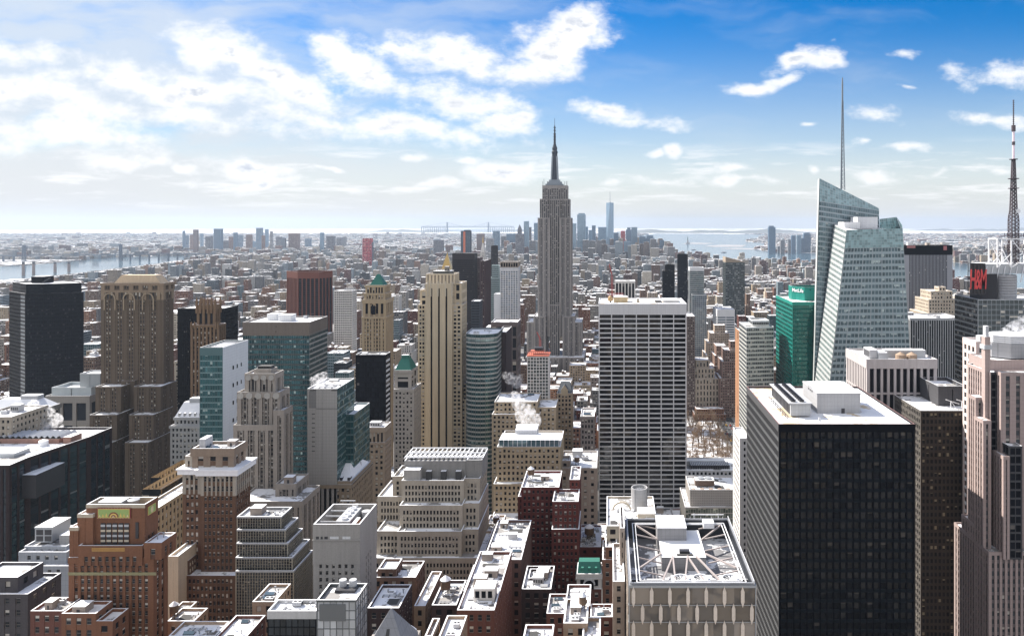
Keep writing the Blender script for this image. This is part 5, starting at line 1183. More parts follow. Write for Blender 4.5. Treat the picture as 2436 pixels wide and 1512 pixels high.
    T('tower_shaft', 478, 560, 1172, d + 1, 13, bb, zb=b.last[4] - .5, win=True, roof=SNOW); zt = b.last[4]
    T('side_shaft', 435, 479, 1168, d + 3, 11, bb, zb=b.boxes[0][5] - 1, win=False, roof=SNOW)
    st = dict(bb, wall=lst, span=wall((.13, .085, .06), .8), p=1.75, f=3.4, pw=.40, top=.8)
    T('stone_storeys', 477, 561, 1128, d + .7, 13.6, st, zb=zt, roof=SNOW, win=True); T('stone_storeys', 434, 478, 1124, d + 2.7, 11.6, st, zb=zt, roof=SNOW)
    zz = b.last[4]
    m = MB()
    for (x0, x1, y, D_) in ((477, 561, d + .7, 13.6), (434, 478, d + 2.7, 11.6)):
        X0, X1 = wx(x0, y), wx(x1, y); z0, z1 = wz(1129 if x0 == 477 else 1126, y), wz(1114 if x0 == 477 else 1112, y)
        if x0 == 434: X1 -= 1.6
        m.box(X0 - 1.4, X1 + 1.4, y - 1.4, y + D_ + 1.4, z0, z1 - .6, crn); m.box(X0 - 1.8, X1 + 1.8, y - 1.8, y + D_ + 1.8, z1 - .6, z1, crn, SNOWC)
    b.part('cornice', m)
    T('penthouse', 457, 556, 1066, d + 2.6, 10.5, dict(st, wall=wall((.24, .19, .15)), p=5.5, f=4.2, sh=.5, pw=.55, top=3.2, tb=.5), zb=zz, roof=SNOW, clut=2); T('penthouse_wing', 440, 458, 1084, d + 4, 8, dict(st, p=4, top=2), zb=zz, roof=SNOWC)
    b.tier('east_annex', 421, 447, 1333, d - 3.4, 16, bb, zb=b.boxes[0][5] - 1, roof=SNOWC); m = MB(); q = d + 6; m.box(wx(474, q), wx(488, q), q, q + 6, zz, wz(1044, q), lgrey, SNOWC); b.part('stair_house', m); b.done()
    # yellow stone slab seen edge on
    d = 370; b = stepped('stone_slab', 'long yellow stone slab between the orange deco tower and the brown tower', d, [(330, 372, 1210, -30, 56), (340, 384, 1186, 0, 58, 3), (360, 392, 1162, 36, 30)], PUN(wall((.40, .31, .20)), 3.0, 3.6, .5, .42, sd=.2), stack=True); b.done()
    b = stepped('office_block', 'blank cream wall block behind the orange deco tower', 300, [(400, 424, 1322, 0, 20)], dict(p=9, f=9, pw=.97, sh=.97, wall=wall((.62, .52, .40), .8), glass=GLD, top=2)); b.done()
    # grey blue office with cooling tower
    d = 310; gb = wall((.30, .32, .35), .75, 'panel'); gs = PUN(gb, 3.4, 3.6, .6, .56, side=2.5, pd=.3, span=gb, sd=.03)
    b = Building('office_block', 'blue grey office block with stepped top and cooling tower at lower left', d, 110)
    b.tier('lower_wall', 52, 163, 1345, d, 34, gs, win=True); b.tier('setback', 44, 158, 1312, d + 4, 28, gs, zb=b.last[4] - .5, win=True); b.tier('upper_wall', 58, 158, 1298, d + 8, 22, dict(gs, f=9, top=3), zb=b.last[4] - .5)
    x0, x1, y0, y1, z = b.last; m = MB(); q = d + 12; a, c = wx(83, q), wx(124, q); m.box(a, c, q, q + 11, z + 1, z + 7, alum); m.box(a - .2, c + .2, q - .2, q + 11.2, z + 7, z + 7.5, alum, SNOWC)
    for i in range(2):
        for j in range(2): m.box(a + .6 + i * 3.6, a + 3.6 + i * 3.6, q - .05, q, z + 1.4 + j * 2.7, z + 3.7 + j * 2.7, DARKM)
    for k in range(6): m.bar((a + k * 1.4, q, z + 7.5), (a + k * 1.4, q, z + 8.6), .12, DARKM)
    m.bar((a, q, z + 8.6), (c, q, z + 8.6), .12, DARKM); m.box(x1 - 6, x1 - 1, y0 + 4, y0 + 10, z, z + 4, conc, SNOWC); b.part('cooling_tower', m); b.done()
    # bottom left corner
    d = 262; dg = PUN(wall((.085, .08, .085), .9, 'brick'), 4.4, 4.2, .55, .5, side=1.5)
    b = stepped('brick_block', 'dark grey brick block in the lower left corner', d, [(-60, 66, 1412, 0, 16, 0, True), (-60, 42, 1372, 3, 12, 0)], dg); b.done()
    rd = PUN(redbr, 3.1, 3.7, .52, .45, sill=lst, pd=.3); ro = PUN(wall((.17, .085, .055), .9, 'brick'), 3.2, 3.8, .5, .45, sill=lst, pd=.3)
    b = stepped('brick_block', 'low red brick building with snowy roof left of the orange deco tower', 242, [(72, 150, 1452, 0, 9, 1, True)], rd); b.done()
    b = stepped('brick_block', 'orange brick wing with snowy roof and tanks at the foot of the deco tower', 239, [(146, 228, 1458, 0, 8, 2, True), (228, 268, 1476, -.5, 8)], ro, stack=False); x0, x1, y0, y1, z = b.last; b.done()

def near_mid():
    # grey deco tower with a scalloped crown
    d = 420; gs = dict(p=2.0, f=2.5, pw=.26, sh=.46, wall=wall((.27, .245, .22)), span=wall((.10, .09, .08)), glass=glass((.02, .021, .024), .5, .07, 0, .05, (.52, .5, .46)), pd=.8, sd=.45, top=3.2, side=1.3, g=3, gw=2.0, mull=wall((.24, .22, .20)), md=.25, coping=wall((.42, .41, .40)))
    b = Building('deco_tower', 'grey stone deco tower with scalloped stepped crown', d, 625); T = b.tier
    sc_ = MB()
    def scallop(x0, x1, y, q):
        n = max(2, round((x1 - x0) / 20))
        for i in range(n):
            cx = wx(x0 + (x1 - x0) * (i + .5) / n, q); r_ = (wx(x1, q) - wx(x0, q)) / n * .36; zc = wz(y + 9, q)
            pts = [(cx + r_ * math.cos(k * math.pi / 8), q - .5, zc + r_ * math.sin(k * math.pi / 8)) for k in range(16)]
            sc_.face(pts[::-1], greyst); 
            for a, c in zip(pts, pts[1:] + pts[:1]): sc_.face([a, c, (c[0], q + .5, c[2]), (a[0], q + .5, a[2])], greyst)
    T('low_wing', 560, 718, 1192, d - 22, 25, gs, win=True); T('low_wing', 655, 705, 1150, d - 12, 17, gs, zb=40, clut=1)
    T('lower_shaft', 555, 672, 1010, d, 14, gs, zb=20); T('lower_shaft', 650, 675, 975, d - 1.5, 12, gs, zb=30)
    T('upper_shaft', 564, 666, 932, d + 2, 13, gs, zb=80, roof=SNOWC); scallop(562, 668, 932, d + 2)
    T('crown_tier', 582, 655, 888, d + 4, 11, dict(gs, f=7, sh=.3), zb=b.last[4] - 1, roof=SNOWC); scallop(582, 655, 889, d + 4)
    T('crown_tier', 604, 645, 878, d + 6, 8, dict(gs, f=5), zb=b.last[4] - 1, roof=TAR); b.part('scallop', sc_)
    x0, x1, y0, y1, z = b.last; m = MB(); m.box(x0 + 1.5, x1 - 1, y0 + 1.5, y1 - 1.5, z, z + 2.5, TAR); m.box(x0 + 1, x1 - 1.4, y0 + 1.5, y1 - 1.5, z + 2.5, wz(868, d + 14), lgrey, SNOWC); b.part('plant_house', m); b.done()
    # terraced dark grid
    d = 280; tg = dict(p=1.0, f=1.15, pw=.17, sh=.17, wall=wall((.33, .31, .26), .6, 'metal'), span=wall((.18, .17, .15), .6, 'metal'), glass=glass((.012, .014, .018), .08, .06, .02, .05, (.3, .28, .24)), pd=.2, sd=.05, top=.6, side=.3, cap=wall((.3, .31, .32), .6))
    tiers = [(560, 699, 1357, 0, 18), (560, 696, 1325, 1.5, 16.5), (562, 685, 1291, 4, 14), (563, 679, 1259, 6, 12), (563, 669, 1228, 8, 10, 1)]
    b = stepped('terraced_block', 'terraced office block with dark gridded glass and snowy ledges', d, tiers, tg); b.done()
    # blank grey concrete block
    d = 262; cc = wall((.31, .30, .285), .85, 'stone'); cs = dict(p=2.3, f=2.4, pw=.55, sh=.40, wall=cc, glass=GL, pd=.5, sd=.02, top=14, side=1.5, tb=.1)
    b = Building('office_block', 'blank grey stone block with open roof pit full of machines', d, 800)
    D = dep(d, 858, 898)
    b.tier('tower_wall', 745, 856, 1246, d, D, [cs, dict(cs, p=2.4, side=16, pw=.7), cs, cs], roof=plain((.22, .16, .11), .9), par=5.5, win=True); x0, x1, y0, y1, z = b.last
    m = MB(); m.box(x0 + 6, x0 + 11, y0 + 5, y0 + 21, z, z + 4.5, GREYM)
    for k in range(5): m.lathe([(1.2, z + 4.5), (1.2, z + 5.2), (1, z + 5.2), (1, z + 4.7), (0, z + 4.8)], WHITEM, 12, x0 + 8.5, y0 + 7 + k * 3, cap=False)
    m.box(x0 + 12, x1 - 3, y0 + 4, y0 + 10, z, z + 4, wall((.25, .13, .09), .8), SNOWC); m.box(x0 + 13, x1 - 2, y0 + 12, y1 - 5, z, z + 2, GREYM, SNOWC); m.lathe([(1.6, z), (1.6, z + 4)], GREYM, 12, x1 - 3, y1 - 3)
    for k in range(5): m.bar((x0 + 1, y0 + 4 + k * 5, z + 4.8), (x0 + 6, y0 + 6 + k * 5, z + 4), .4, lgrey)
    b.part('roof_plant', m); m = MB(); q = d - .15
    for px, w in ((752, 7), (763, 5), (772, 8), (785, 21), (815, 19)): m.box(wx(px, d), wx(px + w, d), q, d - .02, wz(1281, d), wz(1275, d), whitep if w > 9 else DARKM)
    m.box(x0 - .2, x1 + .2, q - .3, d - .02, wz(1284.5, d), wz(1282, d), cc); m.box(wx(747, d), wx(856, d), d - .08, d - .01, wz(1266, d), wz(1249, d), wall((.24, .23, .21), .9)); b.part('frieze', m); b.done()
    # snowy mansard club
    d = 440; mp = PUN(wall((.23, .19, .145)), 3.1, 4.0, .48, .45, tb=.7, top=2)
    b = stepped('stone_block', 'brown stone building with snowy hipped roof and dormers below the grey panelled tower', d, [(735, 836, 1152, 0, 40), (738, 834, 1143, 1, 38)], mp); x0, x1, y0, y1, z = b.last
    chateau(b, 'hipped_roof', x0, x1, y0, y1, z - .5, 7.5, SNOWC, .3, .16); m = MB()
    for k in range(5): xx = x0 + 3 + k * 4.6; m.box(xx, xx + 1.6, y0 + 1.5, y0 + 5, z, z + 2.4, DARKM, SNOWC)
    m.box(x0 + 8, x0 + 18, y1 - 8, y1, z, z + 14, maroon, SNOWC); m.box(x0 - 4, x0 + 4, y1 - 10, y1, z - 6, z + 14, wall((.06, .06, .06), .9), SNOWC); b.part('dormer', m); b.done()
    # beige tower
    d = 520; bs = PUN(wall((.27, .22, .175)), 3.1, 3.75, .5, .46, pd=.5, tb=.4)
    b = stepped('stone_tower', 'plain beige tower with tall top windows below the black glass tower', d, [(865, 915, 1052, 0, dep(d, 915, 931)), (865, 915, 1016, .4, dep(d, 915, 931) - .8, 2)], [bs, dict(bs, f=10, sh=.2, p=2.7, top=3.5)]); b.done()
    # big stepped tan block in the middle
    d = 345; ts = wall((.36, .325, .275)); sp = dict(p=1.5, f=2.95, pw=.42, sh=.36, wall=ts, glass=glass((.014, .016, .018), .2, .06, 0, .05, (.45, .42, .37)), pd=.5, sd=.05, top=2.4, side=1.4, coping=SNOWC)
    cn = dict(p=99, f=99, pw=.985, sh=.98, wall=wall((.23, .225, .215), .8), glass=GLD, pd=.15, top=2)
    b = Building('stone_block', 'large stepped tan office block with window rows and grey roof house', d, 1050); T = b.tier
    T('lower_wall', 870, 1148, 1326, d - 14, 38, sp, win=True); T('east_wing', 896, 962, 1262, d - 8, 34, sp, zb=b.last[4] - 6); T('east_wing', 898, 962, 1180, d + 6, 22, sp, zb=b.last[4] - .5)
    T('middle_wall', 944, 1098, 1263, d - 10, 34, sp, zb=60, win=True); T('middle_wing', 1098, 1138, 1258, d - 7, 30, sp, zb=60)
    T('upper_wall', 950, 1100, 1201, d - 4, 28, sp, zb=b.last[4] - .5, win=True); T('upper_wing', 1100, 1140, 1196, d - 2, 26, sp, zb=b.boxes[3][5] - 2)
    T('top_wall', 955, 1103, 1142, d + 2, 22, sp, zb=b.boxes[5][5] - 1.5, win=True); T('top_wing', 1103, 1142, 1137, d + 4, 20, sp, zb=b.boxes[5][5] - 1.5); T('east_top', 934, 958, 1132, d + 8, 16, sp, zb=b.boxes[2][5] - 1, clut=1)
    T('roof_house', 962, 1110, 1095, d + 8, 15, cn, zb=b.boxes[7][5] - 1, roof=TAR, par=2.5); x0, x1, y0, y1, z = b.last; T('roof_house_wing', 1110, 1147, 1093, d + 7, 16, cn, zb=b.boxes[7][5] - 1, roof=TAR, par=2.5)
    m = MB(); zt = b.last[4] + 2.9; X1 = b.last[1]
    for k in range(18): x = x0 + (X1 - x0) * k / 17; m.bar((x, d + 8, zt), (x, d + 23, zt), .45, WHITEM); m.bar((x, d + 8, zt), (min(X1, x + 2.1), d + 15, zt), .3, WHITEM)
    for y in (d + 8.3, d + 15, d + 22.7): m.bar((x0, y, zt + .4), (X1, y, zt + .4), .5, WHITEM)
    b.part('roof_grid', m); m = MB(); m.box(wx(962, d + 4), wx(1000, d + 4), d + 3, d + 7.5, b.boxes[7][5] - 1, b.boxes[7][5] + 4.5, wall((.34, .33, .31)), SNOWC)
    for k in range(3): x = wx(1015 + k * 35, d + 7); m.box(x, x + 2.5, d + 5.5, d + 7.6, b.boxes[7][5] - 1, b.boxes[7][5] + 3, TAR, SNOWC)
    b.part('plant_house', m); b.done()
    # tan block with glazed attic, and those round it
    d = 430; tn = PUN(wall((.37, .305, .22)), 2.5, 3.2, .5, .44, pd=.4)
    b = stepped('stone_block', 'stepped tan stone block with glazed snowy attic right of the big stepped block', d, [(1168, 1330, 1235, -12, 50), (1174, 1333, 1150, 0, 40), (1182, 1333, 1062, 6, 34)], tn)
    x0, x1, y0, y1, z = b.last; m = MB(); m.box(x0 + 1, x1 - 1, y0 + 2, y0 + 16, z, z + 4.4, glass((.08, .13, .15), .2, .06, .4, .05), SNOWC); 
    for k in range(14): m.bar((x0 + 1 + (x1 - x0 - 2) * k / 13, y0 + 1.9, z), (x0 + 1 + (x1 - x0 - 2) * k / 13, y0 + 1.9, z + 4.2), .3, WHITEM)
    m.box(x0 + 9, x0 + 22, y0 + 14, y0 + 24, z, z + 7, lgrey, SNOWC); b.part('glazed_attic', m); m = MB(); q = d + 28; m.box(wx(1228, q), wx(1280, q), q - 2, q + 4, z, wz(1012, q), alum, SNOWC)
    for k in range(9): m.box(wx(1230 + k * 5.4, q), wx(1233 + k * 5.4, q), q - 2.06, q - 2, z + 2, wz(1018, q), DARKM)
    b.part('cooling_tower', m); b.done()
    b = stepped('stone_block', 'tan stone block with broad flat roof and steam vent behind the glazed attic block', 620, [(1170, 1284, 985, -6, 40), (1176, 1278, 955, 0, 34, 1), (1240, 1322, 968, 2, 30)], PUN(wall((.35, .29, .215)), 3.4, 3.8, .5, .45), stack=False); b.done()
    b = stepped('stone_block', 'grey stone block with cluttered snowy roof in front of the black banded white slab', 450, [(1332, 1420, 1112, 0, 34, 5), (1332, 1356, 1095, 3, 10)], PUN(wall((.29, .245, .21)), 4.6, 3.9, .6, .5, tb=.3), stack=False); b.done()
    # maroon pair
    d = 345; mr = PUN(maroon, 2.0, 3.0, .5, .46, sill=lst_, pd=.3)
    b = Building('brick_block', 'tall maroon brick block with stepped snowy roofs', d, 1305)
    b.tier('rear_wall', 1240, 1330, 1158, d + 14, 24, mr, win=True, clut=2); b.tier('front_wall', 1314, 1376, 1192, d, 16, mr, win=True, clut=2, zb=0); b.tier('front_step', 1312, 1378, 1258, d - 4, 22, mr); b.tier('rear_wing', 1355, 1379, 1140, d + 16, 20, mr, clut=1); b.tier('rear_step', 1232, 1260, 1180, d + 16, 20, mr); b.done()

def near_bottom():
    rd = PUN(redbr, 3.0, 3.7, .5, .45, sill=lst_, pd=.3); tn = PUN(wall((.33, .25, .19), .9, 'brick'), 3.1, 3.7, .5, .45, sill=lst_, pd=.3); dk = PUN(wall((.06, .045, .045), .9, 'brick'), 3.1, 3.7, .5, .45, sill=lst_, pd=.3)
    S = stepped
    # white gridded glass box and dark glass wing
    d = 215; gw = dict(p=1.9, f=2.6, pw=.07, sh=.07, wall=wall((.10, .11, .115), .5, 'metal'), glass=glass((.30, .32, .34), 0, .2, .25, .05), pd=.12, sd=.02, top=.6, side=.2)
    b = S('glass_block', 'pale gridded glass box with snowy roof and twin vents at the bottom', d, [(753, 847, 1426, 0, dep(d, 847, 874))], gw); x0, x1, y0, y1, z = b.last; m = MB(); m.box(x0 + 3, x0 + 9, y0 + 6, y0 + 12, z, z + .8, DARKM)
    for k in (4.4, 7.4): m.lathe([(1.2, z + .8), (1.1, z + 2.6)], GREYM, 12, x0 + k, y0 + 9)
    b.part('roof_vent', m); p_ = MB(); p_.box(wx(760, d), wx(822, d), d - .1, d - .02, wz(1476, d), wz(1436, d), glass((.10, .11, .12), 0, .1, .3, .04)); b.part('grey_screen', p_); b.done()
    b = S('glass_block', 'dark glass block with white edged snowy roof left of the pale gridded box', 225, [(636, 752, 1452, 0, 7, 3)], dict(gw, wall=blackm, glass=glass((.01, .014, .018), 0, .05, .1, .05), cap=wall((.5, .5, .5)), top=2.4)); b.done()
    b = Building('spire_roof', 'grey pointed metal spire roof rising at the bottom edge', 200, 917); m = MB(); cx = wx(915, 200); m.hip(cx - 6.0, cx + 6.0, 200, 212, wz(1560, 200), wz(1446, 206), .15, .15, wall((.22, .225, .24), .5, 'panel')); b.part('spire_wall', m)
    m = MB(); 
    m.face([(cx - .7, 200.6, wz(1545, 201)), (cx + .7, 200.6, wz(1545, 201)), (cx + .3, 204.5, wz(1475, 204)), (cx - .3, 204.5, wz(1475, 204))], TAR); b.part('vent_strip', m); m = MB(); m.prism([(cx - 6.5, 199.6), (cx + 6.5, 199.6), (cx + 6.5, 212.4), (cx - 6.5, 212.4)], 0, wz(1558, 200), wall((.3, .28, .26))); b.part('tower_wall', m); b.boxes.append((cx - 6.5, cx + 6.5, 199, 213, 0, wz(1446, 206))); b.done()
    # brownstones between
    b = S('brick_block', 'brown loft block with blue shaded snowy roof and round water tank', 245, [(874, 949, 1445, 0, 16, 7, True)], dk); b.done()
    b = S('brick_block', 'brown brick block with snowy roof house behind the round water tank roof', 285, [(885, 989, 1372, 0, 14, 4), (899, 942, 1352, 1, 9)], PUN(wall((.15, .10, .08), .9, 'brick'), 3, 3.7, .5, .45)); b.done()
    b = S('brick_block', 'narrow brown brick block with sunlit side right of the round water tank roof', 262, [(985, 1012, 1440, 0, 26, 1)], tn); b.done()
    b = S('brick_block', 'dark loft block with conical water tank and snowy roof', 255, [(1027, 1086, 1438, 0, 18, 2)], dk); put('water_tank', b.lastobj, (wx(1060, 264) - b.off[0], 264 - 255, b.last[4]), (3.6, 3.6, 7)); b.done()
    b = S('brick_block', 'long red brick block with broad snowy roof and white attic', 240, [(1087, 1176, 1450, 0, 43, 6, True), (1102, 1140, 1405, 17, 20, 0)], rd, stack=False); x0, x1, y0, y1, z = b.boxes[0][0], b.boxes[0][1], 240, 283, b.boxes[0][5]; m = MB(); m.box(x0 + 4, x0 + 11, 247, 253, z - 1, z + 3.4, whites, SNOWC)
    for k in range(3): m.box(x0 + 4.6 + k * 2.1, x0 + 6 + k * 2.1, 246.93, 247, z + .4, z + 2.6, GLD)
    b.part('attic', m); b.done()
    b = S('brick_block', 'brown roofed block behind the long red brick block', 300, [(1150, 1240, 1330, 0, 40, 5)], PUN(wall((.13, .085, .075), .9, 'brick'), 3, 3.7)); b.done()
    b = S('stone_block', 'cream chimney block right of the big stepped block', 360, [(1150, 1190, 1262, 0, 20, 2), (1188, 1216, 1290, 4, 20, 1)], tn, stack=False); b.done()
    b = S('stone_block', 'dark arcaded block with snowy roof steps below the maroon block', 280, [(1241, 1311, 1400, 0, 19, 4), (1256, 1296, 1374, 9, 8, 1)], dk); b.done()
    # white arched front with green roof
    d = 318; wf = dict(p=2.6, f=4.4, pw=.45, sh=.4, wall=whites, glass=GLD, pd=.3, sd=.05, top=1.4, side=.8, tb=.4)
    b = S('club_house', 'small white fronted building with arched window and green copper roof', d, [(1372, 1431, 1400, 0, 12, 0, True), (1372, 1431, 1364, .4, 11)], [rd, wf]); x0, x1, y0, y1, z = b.last
    r = MB(); r.hip(x0, x1, y0, y1, z - .8, z + 4.6, 4.4, 2, COPPER); r.box(x0 - .3, x1 + .3, y0 - .5, y0, z - 1.2, z - .6, whites, SNOWC); b.part('copper_roof', r); m = MB(); cx = (x0 + x1) / 2
    for k in range(10): t0, t1 = math.pi * k / 10, math.pi * (k + 1) / 10; m.bar((cx - 2.3 * math.cos(t0), y0 - .5, z - 3.4 + 2.3 * math.sin(t0)), (cx - 2.3 * math.cos(t1), y0 - .5, z - 3.4 + 2.3 * math.sin(t1)), .6, whitep)
    m.face([(cx + 2 * math.cos(math.pi * k / 10), y0 - .45, z - 3.4 + 2 * math.sin(math.pi * k / 10)) for k in range(11)][::-1], GLD); m.box(cx - 2, cx + 2, y0 - .46, y0 - .44, z - 5.4, z - 3.4, GLD); b.part('arched_window', m)
    for k in (-2.9, 0, 2.9): q_ = MB(); q_.box(cx + k - .5, cx + k + .5, y0 + 1.2, y0 + 3, z + 1, z + 3, COPPER, COPPER); b.part('dormer', q_)
    b.done()
    b = S('brick_block', 'maroon block with domed tanks on a shaded roof behind the green copper roof', 350, [(1376, 1430, 1300, 0, 26, 4)], PUN(maroon, 4, 4, .7, .6)); put('water_tank', b.lastobj, (wx(1402, 362) - b.off[0], 12, b.last[4]), (4.6, 4.6, 7)); b.done()
    b = S('brick_block', 'brown gabled front with arched parapet right of the green copper roof', 322, [(1433, 1474, 1330, 0, 20, 1, True), (1440, 1468, 1300, .3, 10)], PUN(wall((.22, .12, .085), .9, 'brick'), 2.9, 3.8, .5, .45, sill=lst_)); b.done()
    b = S('brick_block', 'thin pale slab with balconies tight left of the crystal tower', 250, [(1458, 1486, 1382, 0, 30, 1, True), (1475, 1486, 1255, 14, 20)], PUN(wall((.36, .31, .27)), 2.6, 3.6, .5, .45), stack=False); b.done()
    b = S('hall', 'curved white roofed hall with big round drum vent behind the crystal tower', 330, [(1443, 1565, 1250, 0, 36, 3)], PUN(buff, 4, 4)); x0, x1, y0, y1, z = b.last
    m = MB(); cx = wx(1521, 352); rr = 19.5 * 352 / F; zt, z0 = wz(1158, 352), z - 2
    m.lathe([(rr, z0), (rr, zt), (rr - .5, zt), (rr - .5, zt - 8)], wall((.36, .36, .365), .5, 'panel'), 28, cx, 352, cap=False); m.lathe([(rr - .5, zt - 6), (0, zt - 3)], SNOWC, 20, cx, 352, cap=False)
    for k in range(6): a = k * math.pi / 6; m.bar((cx + (rr - .6) * math.cos(a), 352 + (rr - .6) * math.sin(a), zt - 1), (cx - (rr - .6) * math.cos(a), 352 - (rr - .6) * math.sin(a), zt - 1), .3, STEEL)
    b.part('drum_vent', m); m = MB()
    for k in range(9):
        t0, t1 = math.pi * k / 9, math.pi * (k + 1) / 9; m.bar((x0 + 7 - 4 * math.cos(t0), y0 + 16, z + 2 + 3.4 * math.sin(t0)), (x0 + 7 - 4 * math.cos(t1), y0 + 16, z + 2 + 3.4 * math.sin(t1)), .7, buff)
    m.box(x0 + 14, x0 + 22, y0 + 6, y0 + 14, z, z + 4, buff, SNOWC); b.part('arched_screen', m); b.done()
    # foreground roofs at the bottom edge
    b = S('brick_block', 'grey roof with railing and water tank on stilts at the bottom middle', 215, [(1340, 1398, 1481, 0, 14, 4), (1384, 1428, 1530, -8, 14, 2)], tn, stack=False); put('water_tank', b.lastobj, (wx(1386, 224) - b.off[0], 9, b.boxes[0][5] - 1), (2.2, 2.2, 5.6)); b.done()
    b = S('brick_block', 'low snowy roofs with pipes between the green copper roof and the bottom edge', 262, [(1300, 1345, 1458, 0, 14, 4), (1404, 1458, 1466, 0, 9, 3), (1345, 1404, 1440, 6, 16, 3)], rd, stack=False); b.done()
    b = S('brick_block', 'cluttered white roof left of the stilted water tank at the bottom edge', 205, [(1240, 1312, 1535, 0, 11, 6)], rd); b.done()
    b = S('brick_block', 'snowy roof with round chimney tank at the bottom edge', 212, [(1028, 1080, 1550, 0, 20, 1), (1010, 1028, 1512, 6, 10)], tn, stack=False); put('water_tank', b.lastobj, (wx(979, 217) - b.off[0], 5, b.boxes[0][5] - 2), (2.8, 2.8, 7)); b.done()
    b = S('brick_block', 'snowy roofs with water tank and air units below the brown tower', 262, [(398, 462, 1476, 0, 9, 3, True), (404, 440, 1456, 9, 8, 1)], tn, stack=False); put('water_tank', b.lastobj, (wx(414, 266) - b.off[0], 4, b.boxes[0][5] - 1), (2.9, 2.9, 6)); b.done()
    b = S('brick_block', 'long snowy lean-to roof beside the air unit roofs', 232, [(497, 572, 1530, 0, 17, 3, True)], rd); b.done()
    b = S('brick_block', 'low beige block with snowy parapet roof left of the dark glass block', 258, [(600, 654, 1430, 0, 13, 2)], tn); b.done()
    b = S('brick_block', 'flat roofs with white air units behind the lean-to roof', 236, [(400, 512, 1512, 0, 9, 6)], tn); b.done()
lst_ = wall((.36, .33, .285))
empire(); grace(); fifth_tan(); left_row(); right_row(); near_left(); near_mid(); near_bottom()
# ------------------------------------------------------------------ ground, water, far land
def G(px, py, z=0.0):
    d = (H - z) * F / (py - PY); return (wx(px, d), d)
def sheet(name, polys, z, m, kind='structure', label=None):
    mb = MB()
    for p in polys:
        q = list(p); a = sum(q[i][0] * q[(i + 1) % len(q)][1] - q[(i + 1) % len(q)][0] * q[i][1] for i in range(len(q)))
        if a < 0: q = q[::-1]
        mb.face([(*k, z) for k in q], m)
    o = mb.build(name); o['kind'] = kind
    if label: o['label'] = label
    return o
def ground_mat():
    m, t, b = newmat('snowy_ground'); co = t.add('ShaderNodeTexCoord').outputs['Object']
    n1 = t.noise(co, .0016, 6, .6); n2 = t.noise(co, .012, 5, .65); n3 = t.noise(co, .00035, 4, .55)
    k = t.m('ADD', t.m('ADD', t.m('MULTIPLY', n1, .4), t.m('MULTIPLY', n2, .45)), t.m('MULTIPLY', n3, .35))
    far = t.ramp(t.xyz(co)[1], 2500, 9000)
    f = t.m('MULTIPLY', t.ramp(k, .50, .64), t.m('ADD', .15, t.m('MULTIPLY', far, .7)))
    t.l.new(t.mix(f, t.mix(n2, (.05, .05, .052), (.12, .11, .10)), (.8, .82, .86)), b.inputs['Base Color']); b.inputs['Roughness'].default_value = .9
    return m
def water_mat():
    m, t, b = newmat('water'); co = t.add('ShaderNodeTexCoord').outputs['Object']
    b.inputs['Base Color'].default_value = (.06, .11, .15, 1); b.inputs['Roughness'].default_value = .12; b.inputs['IOR'].default_value = 1.33
    bp = t.add('ShaderNodeBump'); bp.inputs['Strength'].default_value = .08; bp.inputs['Distance'].default_value = 3
    t.l.new(t.noise(co, .01, 6, .65), bp.inputs['Height']); t.l.new(bp.outputs[0], b.inputs['Normal'])
    return m
FARD = 35600.0
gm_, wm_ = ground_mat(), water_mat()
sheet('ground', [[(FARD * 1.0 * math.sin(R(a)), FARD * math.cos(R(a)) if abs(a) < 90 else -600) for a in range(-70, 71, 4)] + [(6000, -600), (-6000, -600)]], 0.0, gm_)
EASTR = [(-300, 676), (0, 668), (120, 661), (230, 649), (330, 634), (400, 623), (480, 613), (480, 607), (400, 609), (300, 611), (200, 618), (100, 628), (0, 634), (-300, 640)]
MIDW = [(1010, 603), (1110, 600), (1130, 590), (1085, 586), (1010, 594)]
SEA = [(1000, 549.5), (1020, 545.2), (1180, 544.2), (1285, 545), (1290, 549.5), (1150, 552)]
BAY = [(1560, 606), (1535, 578), (1510, 562), (1560, 555.5), (1700, 556.5), (1830, 558), (1770, 574), (1830, 580), (1795, 592), (1838, 599), (1940, 603), (2100, 611), (2300, 627), (2700, 650), (2700, 735), (2310, 686), (2200, 665), (1940, 641), (1800, 631), (1700, 623), (1625, 613)]
sheet('river', [[G(*p) for p in EASTR], [G(*p) for p in MIDW]], .5, wm_); sheet('harbour_water', [[G(*p) for p in BAY]], .5, wm_); sheet('sea', [[G(*p) for p in SEA]], .5, wm_)
isl = plain((.30, .30, .31), .9, 0, 'island'); 
for nm, p in (('island', [(1622, 580), (1650, 577), (1700, 578.5), (1680, 580.8)]), ('island', [(1676, 585), (1720, 582), (1775, 583), (1765, 587.5), (1700, 587.6)]), ('island', [(1708, 592), (1750, 590), (1800, 591), (1790, 593.8)])): sheet(nm, [[G(*k) for k in p]], 1.2, isl)
asph = plain((.035, .035, .037), .85, 0, 'asphalt'); pave = plain((.22, .21, .20), .9, 0, 'pavement')
sheet('avenue_road', [[(144, 250), (164, 250), (164, 3200), (144, 3200)]], .008, asph); sheet('pavement', [[(164, 250), (168.5, 250), (168.5, 3200), (164, 3200)], [(139, 250), (144, 250), (144, 3200), (139, 3200)]], .14, pave)
sheet('park_ground', [[(78, 700), (139, 700), (139, 990), (78, 990)]], .02, snow(.62, (.10, .075, .055)))
mk = MB()
for k in range(60):
    for x in (149, 154, 159): mk.face([(x, 640 + k * 9, .014), (x + .2, 640 + k * 9, .014), (x + .2, 643 + k * 9, .014), (x, 643 + k * 9, .014)], WHITEM)
mo = mk.build('road_marking'); mo['kind'] = 'structure'
